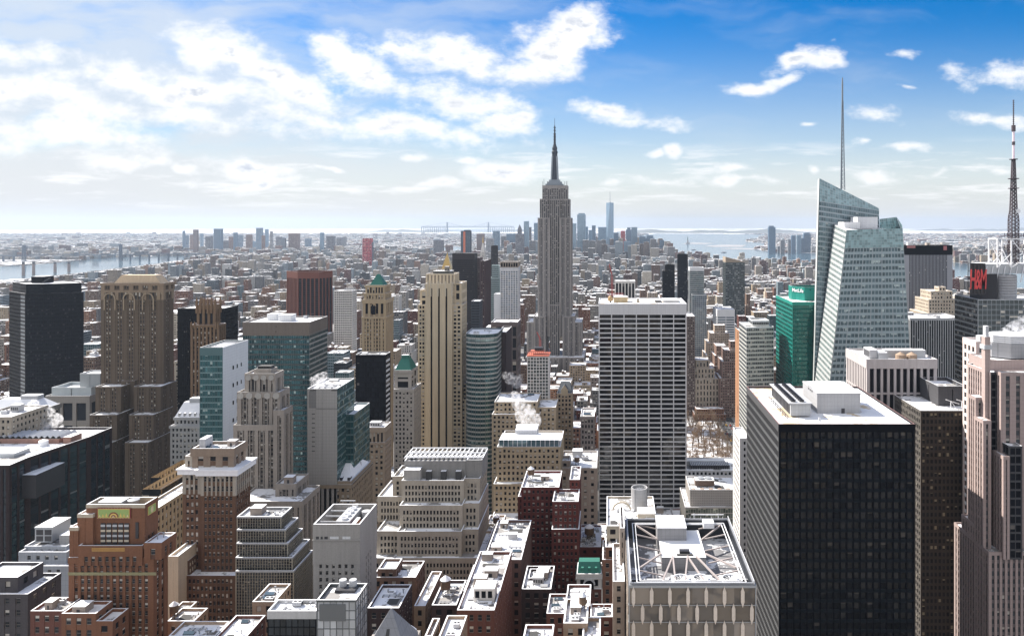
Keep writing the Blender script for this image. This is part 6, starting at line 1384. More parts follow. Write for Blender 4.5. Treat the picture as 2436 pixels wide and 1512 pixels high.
# low hills beyond the bay
hm = MB(); hmat = plain((.10, .11, .10), .95, 0, 'wooded_hill'); rng = random.Random(5)
def ridge(x0, x1, d, h0, seed):
    rg = random.Random(seed); n = 40; ph = [rg.uniform(0, 6.28) for _ in range(4)]
    hs = [max(2, h0 * (.55 + .25 * math.sin(i * .21 + ph[0]) + .2 * math.sin(i * .47 + ph[1]) + .08 * math.sin(i * 1.3 + ph[2])) * math.sin(math.pi * (i + .5) / (n + 1)) ** .5) for i in range(n + 1)]
    for i in range(n):
        a, c = x0 + (x1 - x0) * i / n, x0 + (x1 - x0) * (i + 1) / n
        A, B_, Cc, D_ = (wx(a, d), d, 0), (wx(c, d), d, 0), (wx(c, d), d + 1200, hs[i + 1]), (wx(a, d), d + 1200, hs[i])
        hm.face([A, B_, Cc, D_], hmat); hm.face([D_, Cc, (Cc[0], d + 3500, 0), (D_[0], d + 3500, 0)], hmat)
ridge(1470, 1960, 19000, 125, 1); ridge(860, 1035, 21000, 95, 2); ridge(1165, 1300, 22000, 110, 3); ridge(2250, 2600, 24000, 120, 4)
h_ = hm.build('hills'); h_['kind'] = 'structure'

# ------------------------------------------------------------------ far landmarks
def far_tower(name, label, x0, x1, yt, d, c, tiers=None, glassy=False, group=None, D=None, top=None):
    w = wall(c, .6, 'metal' if glassy else 'stone'); b = Building(name, label, d, (x0 + x1) / 2, 'building', group)
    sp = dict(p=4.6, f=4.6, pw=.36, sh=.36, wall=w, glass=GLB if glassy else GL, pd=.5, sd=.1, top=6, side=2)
    b.tier('tower_wall', x0, x1, yt, d, D or (wx(x1, d) - wx(x0, d)) * .7, sp, roof=SNOW)
    for t in tiers or []: b.tier('upper_wall', t[0], t[1], t[2], d + 3, (wx(t[1], d) - wx(t[0], d)) * .7, sp, zb=b.last[4] - 2)
    if top:
        x, X, y, Y_, z = b.last; m = MB(); m.hip(x, X, y, Y_, z, wz(top, d), (X - x) * .04, (X - x) * .04, w); b.part('spire', m)
    return b.done()
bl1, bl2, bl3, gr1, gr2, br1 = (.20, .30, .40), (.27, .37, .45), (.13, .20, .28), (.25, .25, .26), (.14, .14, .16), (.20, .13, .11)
DT = [('stone tower with pointed top left of the tallest skyscraper', 1226, 1246, 556, gr2, 0, [(1231, 1241, 545)], 534), ('pale ribbed tower beside the pointed downtown tower', 1246, 1258, 526, bl2, 1), ('dark stepped tower right of the pale ribbed tower', 1257, 1264, 540, gr2, 0), ('blue tower tight left of the tallest skyscraper', 1270, 1279, 530, bl1, 1),
      ('wide dark block at the left foot of downtown', 1205, 1228, 556, bl3, 1), ('low broad tower left of downtown behind the white gridded tower', 1192, 1206, 562, gr1, 0), ('pale blue tower right of the tallest skyscraper', 1358, 1371, 531, bl2, 1), ('tall pale blue tower with unfinished red top', 1373, 1393, 510, bl2, 1, [(1376, 1391, 507)]), ('slim blue tower beside the red topped one', 1393, 1399, 539, bl1, 1), ('short blue tower in the middle of downtown', 1400, 1408, 547, bl1, 1), ('slim dark blue tower left of the tapering glass tower', 1408, 1417, 536, bl3, 1),
      ('broad blue block left of the tapering glass tower', 1423, 1443, 540, bl1, 1), ('small dark stepped tower right of the tapering glass tower', 1460, 1471, 553, bl3, 1), ('red scaffolded tower in downtown', 1477, 1487, 549, (.5, .10, .10), 0), ('dark stepped tower right of the red scaffolded tower', 1489, 1502, 546, bl3, 1, [(1492, 1500, 541)]), ('pale flat topped tower right of the dark stepped downtown tower', 1502, 1516, 540, bl2, 1), ('dark broad block by the harbour, left one', 1521, 1536, 562, bl3, 1), ('dark broad block by the harbour with domed top', 1535, 1557, 566, bl3, 1, [(1538, 1554, 560)]), ('slim tower at the right end of downtown', 1570, 1580, 571, bl3, 1), ('low stepped block at the right end of downtown', 1578, 1588, 580, gr2, 0), ('dark brown stone block before downtown', 1406, 1432, 582, br1, 0, [(1411, 1425, 576)]), ('white wide building with slanting roof before downtown', 1439, 1470, 584, (.6, .62, .65), 1), ('pale glass stepped building right of the slant roofed one', 1484, 1500, 574, bl2, 1), ('grey slab behind the dark downtown block', 1556, 1566, 576, gr1, 0)]
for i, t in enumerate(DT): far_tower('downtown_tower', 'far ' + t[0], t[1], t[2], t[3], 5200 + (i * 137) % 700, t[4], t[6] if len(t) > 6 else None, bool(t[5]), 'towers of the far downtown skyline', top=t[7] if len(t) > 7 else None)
d = 5900; b = Building('tapering_tower', 'far tallest downtown glass tower with tapering facets and thin spire', d, 1451); m = MB(); x0, x1 = wx(1442, d), wx(1460, d); cx, cy, s = (x0 + x1) / 2, d + 30, (x1 - x0) / 2; zt = wz(482, d)
g_ = glass((.22, .32, .41), 0, .25, .2, .01); bs = [(cx - s, cy - s), (cx + s, cy - s), (cx + s, cy + s), (cx - s, cy + s)]; tp = [(cx, cy - s * .98), (cx + s * .98, cy), (cx, cy + s * .98), (cx - s * .98, cy)]
m.prism(bs, 0, 56, wall((.3, .34, .38), .5, 'metal'))
for i in range(4): j = (i + 1) % 4; m.face([(*bs[i], 56), (*bs[j], 56), (*tp[i], zt)], g_); m.face([(*bs[j], 56), (*tp[j], zt), (*tp[i], zt)], g_)
m.face([(*p, zt) for p in tp], alum); b.part('tower_wall', m); m = MB(); m.lathe([(9, zt), (9, zt + 5), (2.4, zt + 8), (1.8, wz(462, d)), (.8, wz(454, d))], alum, 8, cx, cy); b.part('spire', m); b.boxes.append((x0, x1, d, d + 60, 0, zt)); b.done()
BK = [(434, 439, 549), (441, 447, 560), (452, 458, 558), (459, 469, 546), (476, 482, 555), (488, 502, 562), (508, 525, 544), (544, 555, 563), (555, 563, 553), (564, 575, 559), (585, 597, 558), (609, 622, 542), (622, 629, 560), (630, 637, 545), (642, 648, 550), (656, 668, 563), (686, 708, 555), (668, 678, 566), (725, 738, 568), (761, 769, 553), (776, 794, 561), (800, 812, 566), (815, 823, 563), (520, 540, 572), (600, 612, 574), (1031, 1053, 571), (1134, 1151, 556), (1156, 1174, 567), (1172, 1188, 549), (1060, 1076, 583)]
OR = ['leftmost', 'second', 'third', 'fourth', 'fifth', 'sixth', 'seventh', 'eighth', 'ninth', 'tenth', 'eleventh', 'twelfth', 'thirteenth', 'fourteenth', 'fifteenth', 'sixteenth', 'seventeenth', 'eighteenth', 'nineteenth', 'twentieth', 'twenty first', 'twenty second', 'twenty third', 'twenty fourth', 'twenty fifth', 'twenty sixth', 'twenty seventh', 'twenty eighth', 'twenty ninth', 'thirtieth']
BK.sort(); rng = random.Random(3)
for i, (x0, x1, y) in enumerate(BK):
    c, cn_ = rng.choice([(bl1, 'blue'), (bl3, 'dark blue'), (gr1, 'grey'), (gr2, 'dark grey'), (br1, 'brown')])
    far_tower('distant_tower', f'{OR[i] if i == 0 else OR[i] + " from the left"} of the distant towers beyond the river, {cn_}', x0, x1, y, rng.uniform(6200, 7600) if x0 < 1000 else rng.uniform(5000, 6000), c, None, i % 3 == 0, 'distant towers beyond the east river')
JC = [(1829, 1845, 540, 'tall blue tower with curved top'), (1857, 1867, 571, 'small grey block'), (1875, 1882, 570, 'slim grey block'), (1883, 1893, 560, 'dark blue tower'), (1896, 1906, 559, 'pale blue tower'), (1904, 1914, 566, 'dark low tower'), (1912, 1929, 557, 'wide dark tower with stepped top'), (1850, 1857, 585, 'tiny pale block'), (1930, 1942, 586, 'low white block')]
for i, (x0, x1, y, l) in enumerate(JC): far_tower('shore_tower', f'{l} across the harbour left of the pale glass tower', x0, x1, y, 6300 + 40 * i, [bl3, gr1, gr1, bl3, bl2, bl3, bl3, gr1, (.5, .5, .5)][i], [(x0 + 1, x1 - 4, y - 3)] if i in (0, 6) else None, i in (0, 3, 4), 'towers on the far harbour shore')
far_tower('glass_tower', 'dark glass tower with orange stripe above the black slab', 1096, 1119, 549, 3400, (.05, .06, .08), [(1104, 1118, 547)], True)
m = MB(); q = 3399; m.box(wx(1102, q), wx(1107, q), q - .5, q + .4, wz(620, q), wz(551, q), plain((.5, .12, .05), .6)); o = m.build('orange_stripe', bpy.data.objects['glass_tower.%03d' % max([int(o.name.split('.')[1]) for o in C.objects if o.name.startswith('glass_tower.')])], bpy.data.objects['glass_tower.%03d' % max([int(o.name.split('.')[1]) for o in C.objects if o.name.startswith('glass_tower.')])].location)
far_tower('glass_tower', 'unfinished tower wrapped in red net beyond the green pyramid tower', 862, 884, 577, 4200, (.08, .12, .15), None, True); rt = C.objects[-1]
b = Building('frame_tower', 'red netted top floors of the unfinished tower', 4199, 873); b.root['label'] = 'red netted unfinished tower beyond the green pyramid tower'; b.tier('net', 862.5, 883.5, 567, 4197, 30, dict(p=8, f=8, pw=.3, sh=.3, wall=plain((.6, .10, .12), .8), glass=GL, top=1, pd=.4)); b.done()
# bridges and chimneys
def bridge(name, label, tw, deck_z, d0, d1, ztop, xl, xr, c):
    """tw: pixel x of the two towers; d0, d1 their distances"""
    m0 = plain(c, .6, .2, 'bridge_steel'); P = [Vector((wx(tw[0], d0), d0, 0)), Vector((wx(tw[1], d1), d1, 0))]; dv = (P[1] - P[0]).normalized(); nv = Vector((-dv.y, dv.x, 0))
    rt = empty(name, P[0], label, 'bridge'); off = P[0]; span = (P[1] - P[0]).length
    k = ztop / 100
    for p in P:
        t = MB()
        for s in (-1, 1):
            for e in (-1, 1): t.bar(p + nv * 11 * s * k + dv * 5 * e * k, p + nv * 8 * s * k + dv * 3.4 * e * k + Vector((0, 0, ztop)), 4.2 * k, m0)
        for z in (.38, .62, .82, .97): 
            for e in (-1, 1): t.bar(p + nv * -10 * k + dv * 4 * e * k + Vector((0, 0, ztop * z)), p + nv * 10 * k + dv * 4 * e * k + Vector((0, 0, ztop * z)), 3 * k, m0)
        for za, zb in ((.38, .62), (.62, .82), (.0, .38)): t.bar(p + nv * -9 * k + Vector((0, 0, ztop * za)), p + nv * 9 * k + Vector((0, 0, ztop * zb)), 2 * k, m0); t.bar(p + nv * 9 * k + Vector((0, 0, ztop * za)), p + nv * -9 * k + Vector((0, 0, ztop * zb)), 2 * k, m0)
        t.build('tower', rt, off)
    A, B_ = P[0] - dv * xl, P[1] + dv * xr; D_ = MB()
    Z = Vector((0, 0, 1))
    for s in (-1, 1): D_.bar(A + nv * 9 * s * k + Z * deck_z, B_ + nv * 9 * s * k + Z * deck_z, 2.4 * k, m0, 4 * k); D_.bar(A + nv * 9 * s * k + Z * (deck_z + 8 * k), B_ + nv * 9 * s * k + Z * (deck_z + 8 * k), 1.4 * k, m0)
    n = 60
    for i in range(n): p, q = A.lerp(B_, i / n), A.lerp(B_, (i + 1) / n); D_.bar(p + nv * -9 * k + Z * deck_z, q + nv * -9 * k + Z * (deck_z + 8 * k), 1 * k, m0)
    D_.bar(A + Z * (deck_z + 1), B_ + Z * (deck_z + 1), 18 * k, m0, 1.5); D_.build('deck', rt, off)
    cb = MB()
    for s in (-1, 1):
        pts = [A + nv * 9 * s * k + Z * deck_z, P[0] + nv * 8.5 * s * k + Z * ztop] 
        main = [P[0].lerp(P[1], i / 20) + nv * 8.5 * s * k + Z * (deck_z + 6 * k + (ztop - deck_z - 6 * k) * (2 * i / 20 - 1) ** 2) for i in range(21)]
        ch = pts[:1] + main + [B_ + nv * 9 * s * k + Z * deck_z]
        for p, q in zip(ch, ch[1:]): cb.bar(p, q, .9 * k, m0)
        for i, p in enumerate(main): cb.bar(p, Vector((p.x, p.y, deck_z)), .5 * k, m0)
    cb.build('cable', rt, off)
    for i in range(1, 9):
        for (E, T_, ln) in ((A, P[0], xl), (B_, P[1], xr)):
            pass
    pr = MB()
    for i in range(0, 12):
        for E, T_ in ((A, P[0]), (B_, P[1])): p = E.lerp(T_, i / 12); pr.bar(p, p + Z * deck_z, 6 * k, m0, 10 * k)
    pr.build('pier', rt, off)
bridge('suspension_bridge', 'grey steel suspension bridge over the east river at far left', (57, 287), 41, 5000, 5150, 112, 700, 700, (.10, .13, .17))
bridge('suspension_bridge', 'faint far suspension bridge on the horizon', (1064, 1162), 150, 20500, 20500, 280, 700, 700, (.06, .09, .12))
for i, px in enumerate((55.5, 80, 131, 164)):
    d = [3700, 3760, 3950, 4000][i]; b = Building('chimney', ['leftmost of the four power station chimneys by the river', 'second from the left of the four river chimneys', 'third from the left of the four river chimneys', 'rightmost of the four power station chimneys by the river'][i], d, px, 'chimney', 'four chimneys by the east river')
    r_ = 2.9 / F * d; zt = wz(622, d); m = MB(); m.lathe([(r_ * 1.15, 0), (r_, zt - 12)], plain((.30, .22, .19), .8, 0, 'chimney_brick'), 14, wx(px, d), d, cap=False); b.part('shaft', m); m = MB(); m.lathe([(r_, zt - 12), (r_, zt)], plain((.06, .06, .07), .7), 14, wx(px, d), d); b.part('rim', m); b.done()
# statue on its island
d = 9300; b = Building('statue', 'tiny green statue on a pedestal on the harbour island', d, 1636, 'statue'); x = wx(1636, d); m = MB(); st_ = plain((.10, .16, .14), .7); m.box(x - 24, x + 24, d - 24, d + 24, 1, 14, isl); m.box(x - 9, x + 9, d - 9, d + 9, 14, 46, isl); b.part('pedestal', m)
m = MB(); m.lathe([(7.5, 46), (6.5, 60), (5.5, 72), (4.6, 79), (1.8, 81), (2.6, 84), (2.4, 87), (.4, 89)], st_, 12, x, d); m.bar((x - 4, d, 78), (x - 6, d, 92), 2, st_); m.lathe([(1, 92), (1.6, 94), (.2, 97)], GOLD, 8, x - 6, d); m.bar((x + 4, d - 2, 76), (x + 6, d - 4, 70), 2.4, st_); b.part('figure', m); b.done()
# cranes
def crane(label, px, d, yb, yt, jib):
    b = Building('tower_crane', label, d, px, 'crane'); x = wx(px, d); zb, zt = wz(yb, d), wz(yt, d); m = MB(); w = 1.1; n = 14
    for k in range(n):
        a, c = zb + (zt - zb) * k / n, zb + (zt - zb) * (k + 1) / n
        for i, (sx, sy) in enumerate(((-1, -1), (1, -1), (1, 1), (-1, 1))):
            ex, ey = ((1, -1), (1, 1), (-1, 1), (-1, -1))[i]; m.bar((x + sx * w, d + sy * w, a), (x + sx * w, d + sy * w, c), .5, RED); m.bar((x + sx * w, d + sy * w, a), (x + ex * w, d + ey * w, c), .35, RED)
    b.part('mast', m); j = MB(); e = (wx(jib[0], d), d, wz(jib[1], d)); j.bar((x, d, zt), e, 1.0, RED); j.bar((x, d, zt + 2), (e[0], d, e[2] + .5), .6, RED)
    for k in range(12): p = Vector((x, d, zt)).lerp(Vector(e), k / 12); j.bar(p, p.lerp(Vector(e), .06) + Vector((0, 0, 1.6)), .35, RED)
    j.bar((x, d, zt), (x + (x - e[0]) * .35, d, zt - 1), 1.4, DARKM); b.part('jib', j); b.done()
crane('red tower crane standing behind the roof of the black banded white slab', 1456, 1000, 740, 655, (1449, 628)); crane('small red crane in front of the tallest skyscraper', 1285, 1010, 850, 806, (1277, 790))
b = Building('deck_block', 'red steel deck building at the foot of the red tower crane', 985, 1462); b.tier('tower_wall', 1446, 1483, 703, 985, 22, PUN(wall((.20, .06, .05)), 4, 4)); x0, x1, y0, y1, z = b.last; m = MB()
for k in range(10): m.bar((x0 + k * 2.2, y0 + 2, z), (x0 + k * 2.2, y0 + 2, z + 5), .4, RED)
m.bar((x0, y0 + 2, z + 4), (x1, y0 + 2, z + 4), .5, RED); b.part('steelwork', m); b.done()

# ------------------------------------------------------------------ the streets between: lots on the grid, kept only where they show
NEARB = [(b_[0] - 1.5, b_[1] + 1.5, b_[2] - 1.5, b_[3] + 1.5) for b_ in BLD]
PAL = [((.19, .10, .07), 'red brown', 'brick'), ((.17, .115, .085), 'brown', 'brick'), ((.12, .05, .042), 'maroon', 'brick'), ((.36, .29, .21), 'tan', 'stone'), ((.44, .39, .32), 'cream', 'stone'), ((.27, .255, .235), 'grey', 'stone'), ((.16, .155, .155), 'dark grey', 'stone'), ((.55, .54, .52), 'white', 'stone'), ((.08, .09, .10), 'black', 'glass'), ((.25, .30, .33), 'blue grey', 'glass'), ((.30, .17, .11), 'orange', 'brick')]
CON = [(1240, 1400, 1210, 818), (1424, 1634, 620, 1235), (846, 930, 580, 1000), (1104, 1205, 660, 1005), (682, 760, 1300, 752), (794, 850, 1150, 770), (861, 930, 740, 840), (1076, 1155, 1300, 716), (1168, 1240, 1150, 770), (1720, 1775, 1500, 752), (1575, 1640, 1450, 726), (1636, 1682, 1250, 728), (1640, 1755, 850, 975), (2140, 2440, 760, 905), (2150, 2440, 1000, 750), (1706, 1750, 1080, 850), (1250, 1310, 900, 965), (1325, 1415, 660, 1080), (1780, 1940, 700, 925), (453, 540, 720, 955), (1463, 1560, 1250, 718), (1000, 1095, 690, 1080), (240, 420, 640, 1060), (1165, 1190, 1500, 700), (1640, 1710, 900, 1000), (2200, 2290, 900, 760)]
rng = random.Random(11)
lots = []
y = 432.0; row = 0
while y < 2650:
    D_ = 28.0; xa, xb = wx(-60, y + 10), wx(2500, y)
    x = -math.floor(-xa / 1) + rng.uniform(0, 12)
    while x < xb:
        w = rng.uniform(13, 30) if y < 1500 else rng.uniform(15, 36)
        mid = x + w / 2
        if any(abs(mid - a) < 12 + w / 2 for a in (-164, -310, -450, 154 - 0, 430)): x += 6; continue
        east = mid < -170
        if y < 760: h = rng.uniform(16, 48)
        elif y < 1350: h = rng.uniform(30, 88) if east and rng.random() < .5 else rng.uniform(16, 52)
        elif y < 2000: h = rng.uniform(15, 44) if rng.random() < (.66 if east else .8) else rng.uniform(45, 92)
        else: h = rng.uniform(12, 32) if rng.random() < (.76 if east else .88) else rng.uniform(38, 74)
        dd_ = rng.uniform(22, D_ + 1.5)
        x0, x1, y0, y1 = x, x + w - .3, y + rng.uniform(0, 1.0), y + dd_
        for (a, c, dm, ym) in CON:
            pa, pb = PX + F * x0 / (y0 if x0 > 0 else y0), PX + F * x1 / y0
            if y0 < dm and pb > a and pa < c: h = min(h, wz(ym, y0))
        if x1 < 0 and y0 > 1500 and PX + F * mid / y0 < 480: h = max(8.5, min(h, wz(674 - 57 * max(0, PX + F * mid / y0) / 480, y0)))
        ok = h > 8 and not any(x0 < q[1] and x1 > q[0] and y0 < q[3] and y1 > q[2] for q in NEARB) and not (76 < x1 and x0 < 170 and 640 < y1 and y0 < 990)
        if ok: lots.append((x0, x1, y0, y1, 0, h))
        x += w
    y += 30 if row % 2 == 0 else 50; row += 1
SW, SH = 812, 504; cov = np.zeros((SH, SW), bool)
def slices(bx):
    x0, x1, y0, y1, z0, z1 = bx[:6]; out = []; pm, pM = (bx[6], bx[7]) if len(bx) > 7 else (-1e9, 1e9)
    for k in range(5):
        d = y0 + (y1 - y0) * k / 4
        if d < 50: continue
        xs = sorted((PX + F * x0 / d, PX + F * x1 / d)); yt = PY + F * (H - z1) / d; yb = PY + F * (H - z0) / d
        a, c, e, f = int(max(0, max(xs[0], pm) / 3)), int(min(SW, min(xs[1], pM) / 3 + 1)), int(max(0, yt / 3)), int(min(SH, yb / 3))
        if c > a and f > e: out.append((a, c, e, f))
    return out
items = [(bx[2], 'hero', bx) for bx in BLD] + [(bx[2], 'lot', bx) for bx in lots]
items.sort(key=lambda t: t[0]); seen = []
for d, kind, bx in items:
    n = 0; sx = sy = 0
    for a, c, e, f in slices(bx):
        v = cov[e:f, a:c]; new = ~v; k = int(new.sum())
        if k:
            yy, xx = np.nonzero(new); sx += (xx + a).sum(); sy += (yy + e).sum(); n += k; cov[e:f, a:c] = True
    if kind == 'lot' and n > 0: seen.append((n, bx, sx / n * 3, sy / n * 3))
seen.sort(key=lambda t: -t[0])
NIND = 265
LM = [(110, 690, 'black cut corner tower'), (318, 690, 'broad gothic tower'), (493, 740, 'crowned gothic tower'), (540, 830, 'white sided teal tower'), (680, 780, 'wide teal office block'), (720, 660, 'red brown ribbed tower'), (816, 700, 'white gridded office tower'), (890, 690, 'green pyramid tower'), (882, 860, 'black tower with striped side'), (960, 850, 'green mansard tower'), (1048, 700, 'tan striped tower'), (1102, 630, 'black slab tower'), (1142, 800, 'curved teal block'), (1211, 650, 'beige crowned white tower'), (1319, 560, 'tallest skyscraper'), (1319, 800, 'foot of the tallest skyscraper'), (1280, 860, 'red decked frame tower'), (1528, 715, 'black banded white slab'), (1487, 680, 'black and white striped slab'), (1750, 640, 'slanted top apartment tower'), (1625, 620, 'slim black tower'), (1660, 650, 'mirror glass tower'), (1727, 745, 'white banded block'), (1710, 800, 'stepped tan tower'), (1675, 870, 'beige block by the park'), (1810, 780, 'beige banded glass tower'), (1910, 720, 'green glass tower'), (2208, 600, 'grey striped black slab'), (2240, 710, 'tan deco tower'), (2227, 770, 'white finned slab'), (625, 900, 'scalloped grey tower'), (770, 930, 'grey panelled tower'), (1345, 940, 'gabled tan tower'), (1250, 1060, 'glazed attic block'), (1120, 1100, 'big stepped tan block'), (560, 1120, 'white corniced brick tower'), (140, 940, 'block with sculpted glass roof'), (1695, 1080, 'bare park trees'), (1140, 690, 'maroon slab'), (960, 640, 'gilded pyramid')]
recs = []
for k, (n, bx, sx, sy) in enumerate(seen[:NIND]):
    x0, x1, y0, y1, z0, h = bx; rg = random.Random(int(x0 * 13 + y0 * 7)); c, cn_, mt = rg.choices(PAL, [4, 4, 2, 4, 3, 4, 3, 2, 1, 2, 1])[0]
    two = h > 34 and rg.random() < .5; tank = rg.random() < .35 and x1 - x0 > 11
    lx, ly, nick = min(LM, key=lambda t: (t[0] - sx) ** 2 + ((t[1] - sy) * 1.3) ** 2); dx, dy = sx - lx, sy - ly
    rel = ('right of' if dx > 0 else 'left of') if abs(dx) > abs(dy) * .8 else ('below' if dy > 0 else 'above')
    size = 'low' if h < 26 else 'medium' if h < 50 else 'tall'
    recs.append([bx, c, cn_, mt, two, tank, rg, f'{size} {cn_} {"stepped " if two else ""}{"tank topped " if tank else ""}building', rel, nick, dx * dx + dy * dy])
from collections import defaultdict
grp = defaultdict(list)
for r_ in recs: grp[(r_[7], r_[8], r_[9])].append(r_)
for key, v in grp.items():
    v.sort(key=lambda r_: r_[10])
    for i, r_ in enumerate(v): r_.append((f'{key[0]} just {key[1]} the {key[2]}' if key[1] in ('left of', 'right of') else f'{key[0]} {key[1]} the {key[2]}') if len(v) == 1 else f'{["first", "second", "third", "fourth", "fifth", "sixth", "seventh", "eighth", "ninth"][min(i, 8)]} {key[0]} {key[1]} the {key[2]}')
for bx, c, cn_, mt, two, tank, rg, *_, label in recs:
    x0, x1, y0, y1, z0, h = bx
    w = wall(c, .85, 'brick' if mt == 'brick' else 'stone' if mt == 'stone' else 'metal')
    if mt == 'glass': sp = dict(p=rg.choice([1.8, 2.4, 3]), f=3.8, pw=.12, sh=rg.choice([.25, .45]), wall=w, glass=rg.choice([GLD, GLT, GLB]), pd=.2, sd=.03, top=1.5, side=.4)
    else: sp = dict(p=rg.uniform(2.6, 4.2), f=rg.uniform(3.5, 4.4), pw=rg.uniform(.34, .52), sh=rg.uniform(.36, .5), wall=w, glass=GL, pd=.4, sd=rg.choice([.05, .15]), top=rg.uniform(1, 3), side=1, tb=rg.choice([.05, .05, .5]))
    b = Building('city_building', label, y0, PX, 'building', 'buildings of the city grid'); b.off = ((x0 + x1) / 2, y0, 0); b.root.location = b.off
    rf = rg.choice([SNOW, SNOW, SNOWC, SNOWD])
    h1 = h * rg.uniform(.62, .85) if two else h
    b.tier('wall', 0, 0, 0, y0, y1 - y0, sp, world=(x0, x1, h1), roof=rf, par=.9, clut=(0 if two else rg.choice([1, 2, 2, 3])) if y0 < 1500 else rg.choice([0, 1, 1]))
    if two: q = rg.uniform(1.5, 4); b.tier('setback', 0, 0, 0, y0 + q, y1 - y0 - q * 1.5, sp, world=(x0 + q * .8, x1 - q * .8, h), zb=h1 - 1.5, roof=rf, par=.9, clut=rg.choice([1, 2]) if y0 < 1500 else 0)
    if tank: put('water_tank', b.lastroof, (rg.uniform(-.25, .25) * (x1 - x0), (y1 - y0) * rg.uniform(.35, .7), b.last[4]), (3.4, 3.4, 7))
# the rest as one mass: house rows and far suburbs
def city_mat():
    m, t, b = newmat('far_facade'); uv = t.add('ShaderNodeUVMap').outputs[0]; ca = t.add('ShaderNodeVertexColor', layer_name='tint').outputs[0]
    fu, fv, _ = t.xyz(t.v('FRACTION', uv)); wn = t.add('ShaderNodeTexWhiteNoise', noise_dimensions='3D'); t.l.new(t.v('FLOOR', uv), wn.inputs['Vector'])
    win = t.m('MULTIPLY', t.m('MULTIPLY', t.m('GREATER_THAN', fu, .28), t.m('LESS_THAN', fu, .72)), t.m('MULTIPLY', t.m('GREATER_THAN', fv, .3), t.m('LESS_THAN', fv, .78)))
    dk = t.mix(t.m('MULTIPLY', t.m('GREATER_THAN', wn.outputs[0], .7), .8), (.02, .022, .026), (.30, .28, .25))
    t.l.new(t.mix(win, ca, dk), b.inputs['Base Color']); b.inputs['Roughness'].default_value = .8
    return m
def mass(name, boxes, label, pitch=3.4):
    V, Fc, MI, UV, COL = [], [], [], [], []; rg = random.Random(9)
    for (x0, x1, y0, y1, z0, h), c in boxes:
        i = len(V); V += [(x0, y0, 0), (x1, y0, 0), (x1, y1, 0), (x0, y1, 0), (x0, y0, h), (x1, y0, h), (x1, y1, h), (x0, y1, h)]
        nw, nd, nh = max(1, round((x1 - x0) / pitch)), max(1, round((y1 - y0) / pitch)), max(1, round(h / 3.6)); s = rg.randint(0, 500)
        for f, n in (((0, 1, 5, 4), nw), ((1, 2, 6, 5), nd), ((3, 0, 4, 7), nd)):
            Fc.append(tuple(i + k for k in f)); MI.append(0); UV += [(s, 0), (s + n, 0), (s + n, nh), (s, nh)]; COL += [c] * 4
        Fc.append((i + 4, i + 5, i + 6, i + 7)); MI.append(1); UV += [(.5, .5)] * 4; COL += [c] * 4
        if h > 9 and rg.random() < .7:      # stair house
            bw = rg.uniform(.15, .4); a, e = x0 + (x1 - x0) * rg.uniform(.05, .6), y0 + (y1 - y0) * rg.uniform(.1, .6); a2, e2, h2 = a + (x1 - x0) * bw, e + (y1 - y0) * .3, h + rg.uniform(2.5, 5)
            i = len(V); V += [(a, e, h), (a2, e, h), (a2, e2, h), (a, e2, h), (a, e, h2), (a2, e, h2), (a2, e2, h2), (a, e2, h2)]
            for f in ((0, 1, 5, 4), (1, 2, 6, 5), (3, 0, 4, 7)): Fc.append(tuple(i + k for k in f)); MI.append(0); UV += [(.1, .1)] * 4; COL += [tuple(k * .8 for k in c)] * 4
            Fc.append((i + 4, i + 5, i + 6, i + 7)); MI.append(1); UV += [(.5, .5)] * 4; COL += [c] * 4
    me = bpy.data.meshes.new(name); me.from_pydata(V, [], Fc); me.materials.append(CITYM); me.materials.append(ROOFM)
    me.polygons.foreach_set('material_index', MI); ul = me.uv_layers.new(name='UVMap'); ul.data.foreach_set('uv', [k for p in UV for k in p])
    at = me.color_attributes.new('tint', 'FLOAT_COLOR', 'CORNER'); at.data.foreach_set('color', [k for c in COL for k in (*c, 1.0)])
    o = bpy.data.objects.new(name, me); C.objects.link(o); o['kind'] = 'stuff'; o['label'] = label; return o
CITYM = city_mat()
def roofmix():
    m, t, b = newmat('mass_roof'); co = t.add('ShaderNodeTexCoord').outputs['Object']
    n = t.add('ShaderNodeTexVoronoi', feature='F1'); t.l.new(co, n.inputs['Vector']); n.inputs['Scale'].default_value = .022
    r_ = t.xyz(n.outputs['Color'])[0]; n2 = t.noise(co, .12, 5, .6)
    f = t.m('MULTIPLY', t.ramp(n2, .36, .44), t.m('ADD', .35, t.m('MULTIPLY', t.ramp(r_, .15, .3), .65)))
    t.l.new(t.mix(f, t.mix(r_, (.06, .055, .05), (.2, .17, .15)), (.84, .86, .9)), b.inputs['Base Color']); b.inputs['Roughness'].default_value = .85; return m
ROOFM = roofmix()
rng = random.Random(21)
def tint():
    c = rng.choices(PAL, [3, 3, 2, 3, 3, 6, 5, 3, 2, 4, 1])[0][0]; k = rng.uniform(.5, 1.0); return tuple(q * k for q in c)
mass('back_street_houses', [(bx, tint()) for n, bx, *_ in seen[NIND:]], 'snow roofed houses of the back streets between the towers')
def inside(x, y, poly):
    r_ = False; j = len(poly) - 1
    for i in range(len(poly)):
        if (poly[i][1] > y) != (poly[j][1] > y) and x < (poly[j][0] - poly[i][0]) * (y - poly[i][1]) / (poly[j][1] - poly[i][1]) + poly[i][0]: r_ = not r_
        j = i
    return r_
WAT = [[G(*p) for p in q] for q in (EASTR, MIDW, SEA, BAY)]
hero_far = [b_ for b_ in BLD if b_[3] > 2400]
boxes = []
y = 2680.0
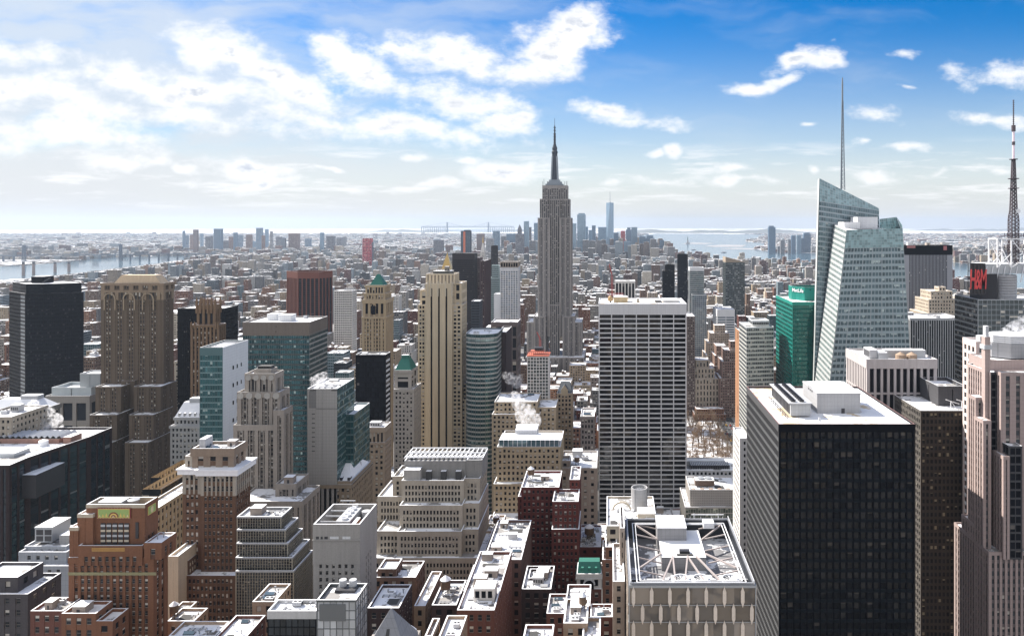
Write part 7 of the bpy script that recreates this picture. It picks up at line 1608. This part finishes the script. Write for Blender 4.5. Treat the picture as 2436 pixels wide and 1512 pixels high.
while y < 17000:
    st_ = 34 if y < 4200 else 52 if y < 7500 else 110
    x = wx(-40, y); xe = wx(2480, y); reg = math.sin(y * .0011)
    while x < xe:
        w = rng.uniform(.5, 1.1) * st_ * (1.0 if y < 7500 else .8); 
        px = PX + F * x / y
        keep = rng.random() < (.86 if y < 4500 else .7 if y < 9000 else .5)
        park = math.sin(x * .0021 + 1.3) * math.sin(y * .0017 + .4) > .82
        if keep and not park and not any(inside(x + w / 2, y + 10, p) or inside(x, y, p) for p in WAT):
            h = rng.uniform(11, 26); r_ = rng.random()
            if y < 6500 and r_ > .82: h = rng.uniform(28, 70)
            if y < 4800 and r_ > .95: h = rng.uniform(50, 88)
            if 5000 < y < 6300 and 1190 < px < 1590: h = rng.uniform(25, 70) if r_ < .6 else rng.uniform(70, 150)
            if y > 6500 and r_ > .985: h = rng.uniform(25, 55)
            if math.sin(x * .0031) * math.sin(y * .0043 + 2) > .72 and y < 5200: h = rng.uniform(38, 52); w = max(w, 26)    # slabs of housing estates
            D_ = rng.uniform(.4, .75) * st_
            if px < 490 and y < 5200: h = max(5, min(h, wz(672 - 57 * max(0, px) / 480, y)))
            if not any(x < q[1] + 4 and x + w > q[0] - 4 and y < q[3] + 4 and y + D_ > q[2] - 4 for q in hero_far): boxes.append(((x, x + w, y + rng.uniform(0, 4), y + D_, 0, h), tint()))
        x += w + (rng.uniform(.5, 6) if rng.random() < .8 else rng.uniform(12, 22))
    y += st_ * (.85 if y < 7500 else 1.0)
mass('far_city', boxes, 'far snow covered low rise city spreading to the horizon')

# ------------------------------------------------------------------ trees, cars, boats
def tree_mesh(seed):
    rg = random.Random(seed); tr, cr = MB(), MB(); bark = plain((.11, .075, .05), .9, 0, 'bark'); twig = plain((.20, .135, .085), .9, 0, 'twig')
    tr.lathe([(.45, 0), (.32, 3), (.22, 7)], bark, 7)
    def grow(p, d, L, w, n):
        q = p + d * L; (tr if n > 3 else cr).bar(p, q, w, bark if n > 3 else twig)
        if n == 0: return
        for _ in range(3 if n > 1 else 3):
            e = (d + Vector((rg.uniform(-.9, .9), rg.uniform(-.9, .9), rg.uniform(-.1, .6)))).normalized(); grow(q if rg.random() < .7 else p.lerp(q, .7), e, L * rg.uniform(.6, .82), w * .62, n - 1)
    for _ in range(3): grow(Vector((0, 0, rg.uniform(3.5, 6))), Vector((rg.uniform(-.6, .6), rg.uniform(-.6, .6), 1)).normalized(), rg.uniform(3.0, 4.0), .26, 4)
    return tr, cr
variants = []
for s in range(3):
    tr, cr = tree_mesh(40 + s); a, c = tr.build('trunk'), cr.build('crown'); variants.append((a.data, c.data)); bpy.data.objects.remove(a); bpy.data.objects.remove(c)
rng = random.Random(8); k = 0
tp = [(rng.uniform(84, 138), rng.uniform(735, 970)) for _ in range(1500)]; kept = []
for p in tp:
    if all((p[0] - q[0]) ** 2 + (p[1] - q[1]) ** 2 > 36 for q in kept): kept.append(p)
kept = kept[:95]
for p in kept:
    t_ = empty('bare_tree', (*p, 0.02), 'bare brown winter tree in the park beside the black banded white slab', 'tree', 'bare park trees'); v = rng.choice(variants)
    for nm, me in zip(('trunk', 'crown'), v): o = bpy.data.objects.new(nm, me); C.objects.link(o); o.parent = t_
    s = rng.uniform(1.05, 1.4); t_.scale = (s, s, s); t_.rotation_euler = (0, 0, rng.uniform(0, 6))
def car_mesh(c):
    m = MB(); pm = plain(c, .3, .2, 'car_paint'); prof = [(-2.3, .35), (2.3, .35), (2.3, .8), (1.5, .92), (.9, 1.42), (-.9, 1.45), (-1.6, .95), (-2.3, .9)]
    m.face([(-.9, y, z) for y, z in prof], pm); m.face([(.9, y, z) for y, z in reversed(prof)], pm)
    for i, ((a, b_), (c_, e)) in enumerate(zip(prof, prof[1:] + prof[:1])): m.face([(-.9, a, b_), (.9, a, b_), (.9, c_, e), (-.9, c_, e)][::-1], GLD if i in (3, 5) else pm)
    for sx in (-.92, .92):
        for sy in (-1.45, 1.45): m.face([(sx, sy + .34 * math.cos(k * .785), .34 + .34 * math.sin(k * .785)) for k in range(8)], TAR)
    o = m.build('body'); me = o.data; bpy.data.objects.remove(o); return me
cm = {n: car_mesh(c) for n, c in (('yellow', (.75, .42, .02)), ('black', (.02, .02, .02)), ('white', (.7, .7, .7)), ('red', (.4, .03, .02)), ('grey', (.25, .25, .27)))}
for i in range(34):
    n = rng.choice(list(cm)); o = bpy.data.objects.new('parked_car', cm[n]); C.objects.link(o); lane = i % 4
    o.location = (146.5 + lane * 5 , 800 + (i // 4) * 22 + rng.uniform(0, 12), .36 - .34); tag(o, f'small {n} car on the avenue beside the bare park trees', 'car', f'{n} cars on the avenue')
for px, py in ((1722, 601), (1650, 595), (1880, 622), (1795, 612)):
    x, y_ = G(px, py); m = MB(); hull = [(-22, -4), (14, -4), (24, 0), (14, 4), (-22, 4)]; m.prism([(x + a, y_ + c) for a, c in hull], .3, 5, plain((.08, .08, .1), .5), GREYM); o = empty('ferry', (x, y_, .5), {1722: 'ferry right of the harbour island', 1650: 'ferry below the harbour island', 1880: 'ferry before the far shore towers', 1795: 'ferry nearest the slanted top apartment tower'}[px], 'boat', 'boats on the harbour'); m.build('hull', o, (x, y_, .5)); m = MB(); m.box(x - 16, x + 8, y_ - 3, y_ + 3, 5, 11, WHITEM); m.build('cabin', o, (x, y_, .5))

# ------------------------------------------------------------------ steam and air
def steam(name, label, pts, dens):
    """pts: (px, py, radius px, distance)"""
    bm_ = MB(); rg = random.Random(len(label)); off = Vector((wx(pts[0][0], pts[0][3]), pts[0][3], wz(pts[0][1], pts[0][3])))
    for px, py, r_, d in pts:
        c = Vector((wx(px, d), d, wz(py, d))); rr = r_ * 1.3 * d / F
        bm_.lathe([(rr * math.sin(math.pi * k / 10) + 1e-5, c.z - rr * math.cos(math.pi * k / 10)) for k in range(11)], None or SNOW, 14, c.x, c.y, cap=False)
    o = bm_.build(name, None, off); o.location = off
    m = bpy.data.materials.new('steam'); m.use_nodes = True; t = NT(m.node_tree); t.n.clear(); out = t.add('ShaderNodeOutputMaterial'); v = t.add('ShaderNodeVolumePrincipled'); t.l.new(v.outputs[0], out.inputs['Volume'])
    co = t.add('ShaderNodeTexCoord').outputs['Object']; n = t.noise(co, 1.9 / (pts[0][2] * pts[0][3] / F), 5, .62)
    t.l.new(t.m('MULTIPLY', t.ramp(n, .44, .72), dens), v.inputs['Density']); v.inputs['Color'].default_value = (.98, .98, 1, 1); v.inputs['Anisotropy'].default_value = .3
    v.inputs['Emission Strength'].default_value = 0
    o.data.materials.clear(); o.data.materials.append(m); o['label'] = label; o['category'] = 'steam'; return o
steam('steam_plume', 'white steam plume above the dark stone block at the left', [(95, 1015, 20, 500), (118, 1018, 22, 500), (85, 985, 16, 500), (105, 985, 18, 500), (130, 1000, 14, 500), (80, 962, 10, 500)], .45)
steam('steam_plume', 'white steam plume before the glazed attic block', [(1250, 985, 20, 600), (1268, 1000, 16, 600), (1235, 960, 14, 600), (1225, 940, 9, 600), (1255, 1010, 14, 600)], .45)
steam('steam_plume', 'thin steam wisp right of the curved teal block', [(1215, 900, 12, 640), (1228, 908, 12, 640), (1203, 893, 8, 640), (1236, 900, 8, 640)], .2)
steam('steam_plume', 'steam plume above the grey panelled tower', [(760, 905, 14, 448), (752, 916, 10, 448), (770, 895, 9, 448), (745, 903, 7, 448)], .4)
steam('steam_plume', 'steam plume on the grey drum of the pink granite tower', [(2420, 790, 22, 380), (2395, 795, 14, 380), (2440, 780, 24, 380)], .3)
def haze():
    mb = MB(); m = bpy.data.materials.new('haze_air'); m.use_nodes = True; t = NT(m.node_tree); t.n.clear(); out = t.add('ShaderNodeOutputMaterial'); v = t.add('ShaderNodeVolumePrincipled'); t.l.new(v.outputs[0], out.inputs['Volume'])
    v.inputs['Color'].default_value = HAZE_COL; v.inputs['Density'].default_value = HAZE_D; v.inputs['Anisotropy'].default_value = HAZE_G
    mb.box(-37000, 37000, -900, 37000, -1.0, 470, SNOW, bottom=True); o = mb.build('haze'); o.data.materials.clear(); o.data.materials.append(m); o['kind'] = 'stuff'; o['label'] = 'pale blue haze over the far city'
HAZE_COL, HAZE_D, HAZE_G = (.42, .50, .61, 1), 0.000034, .25
haze()
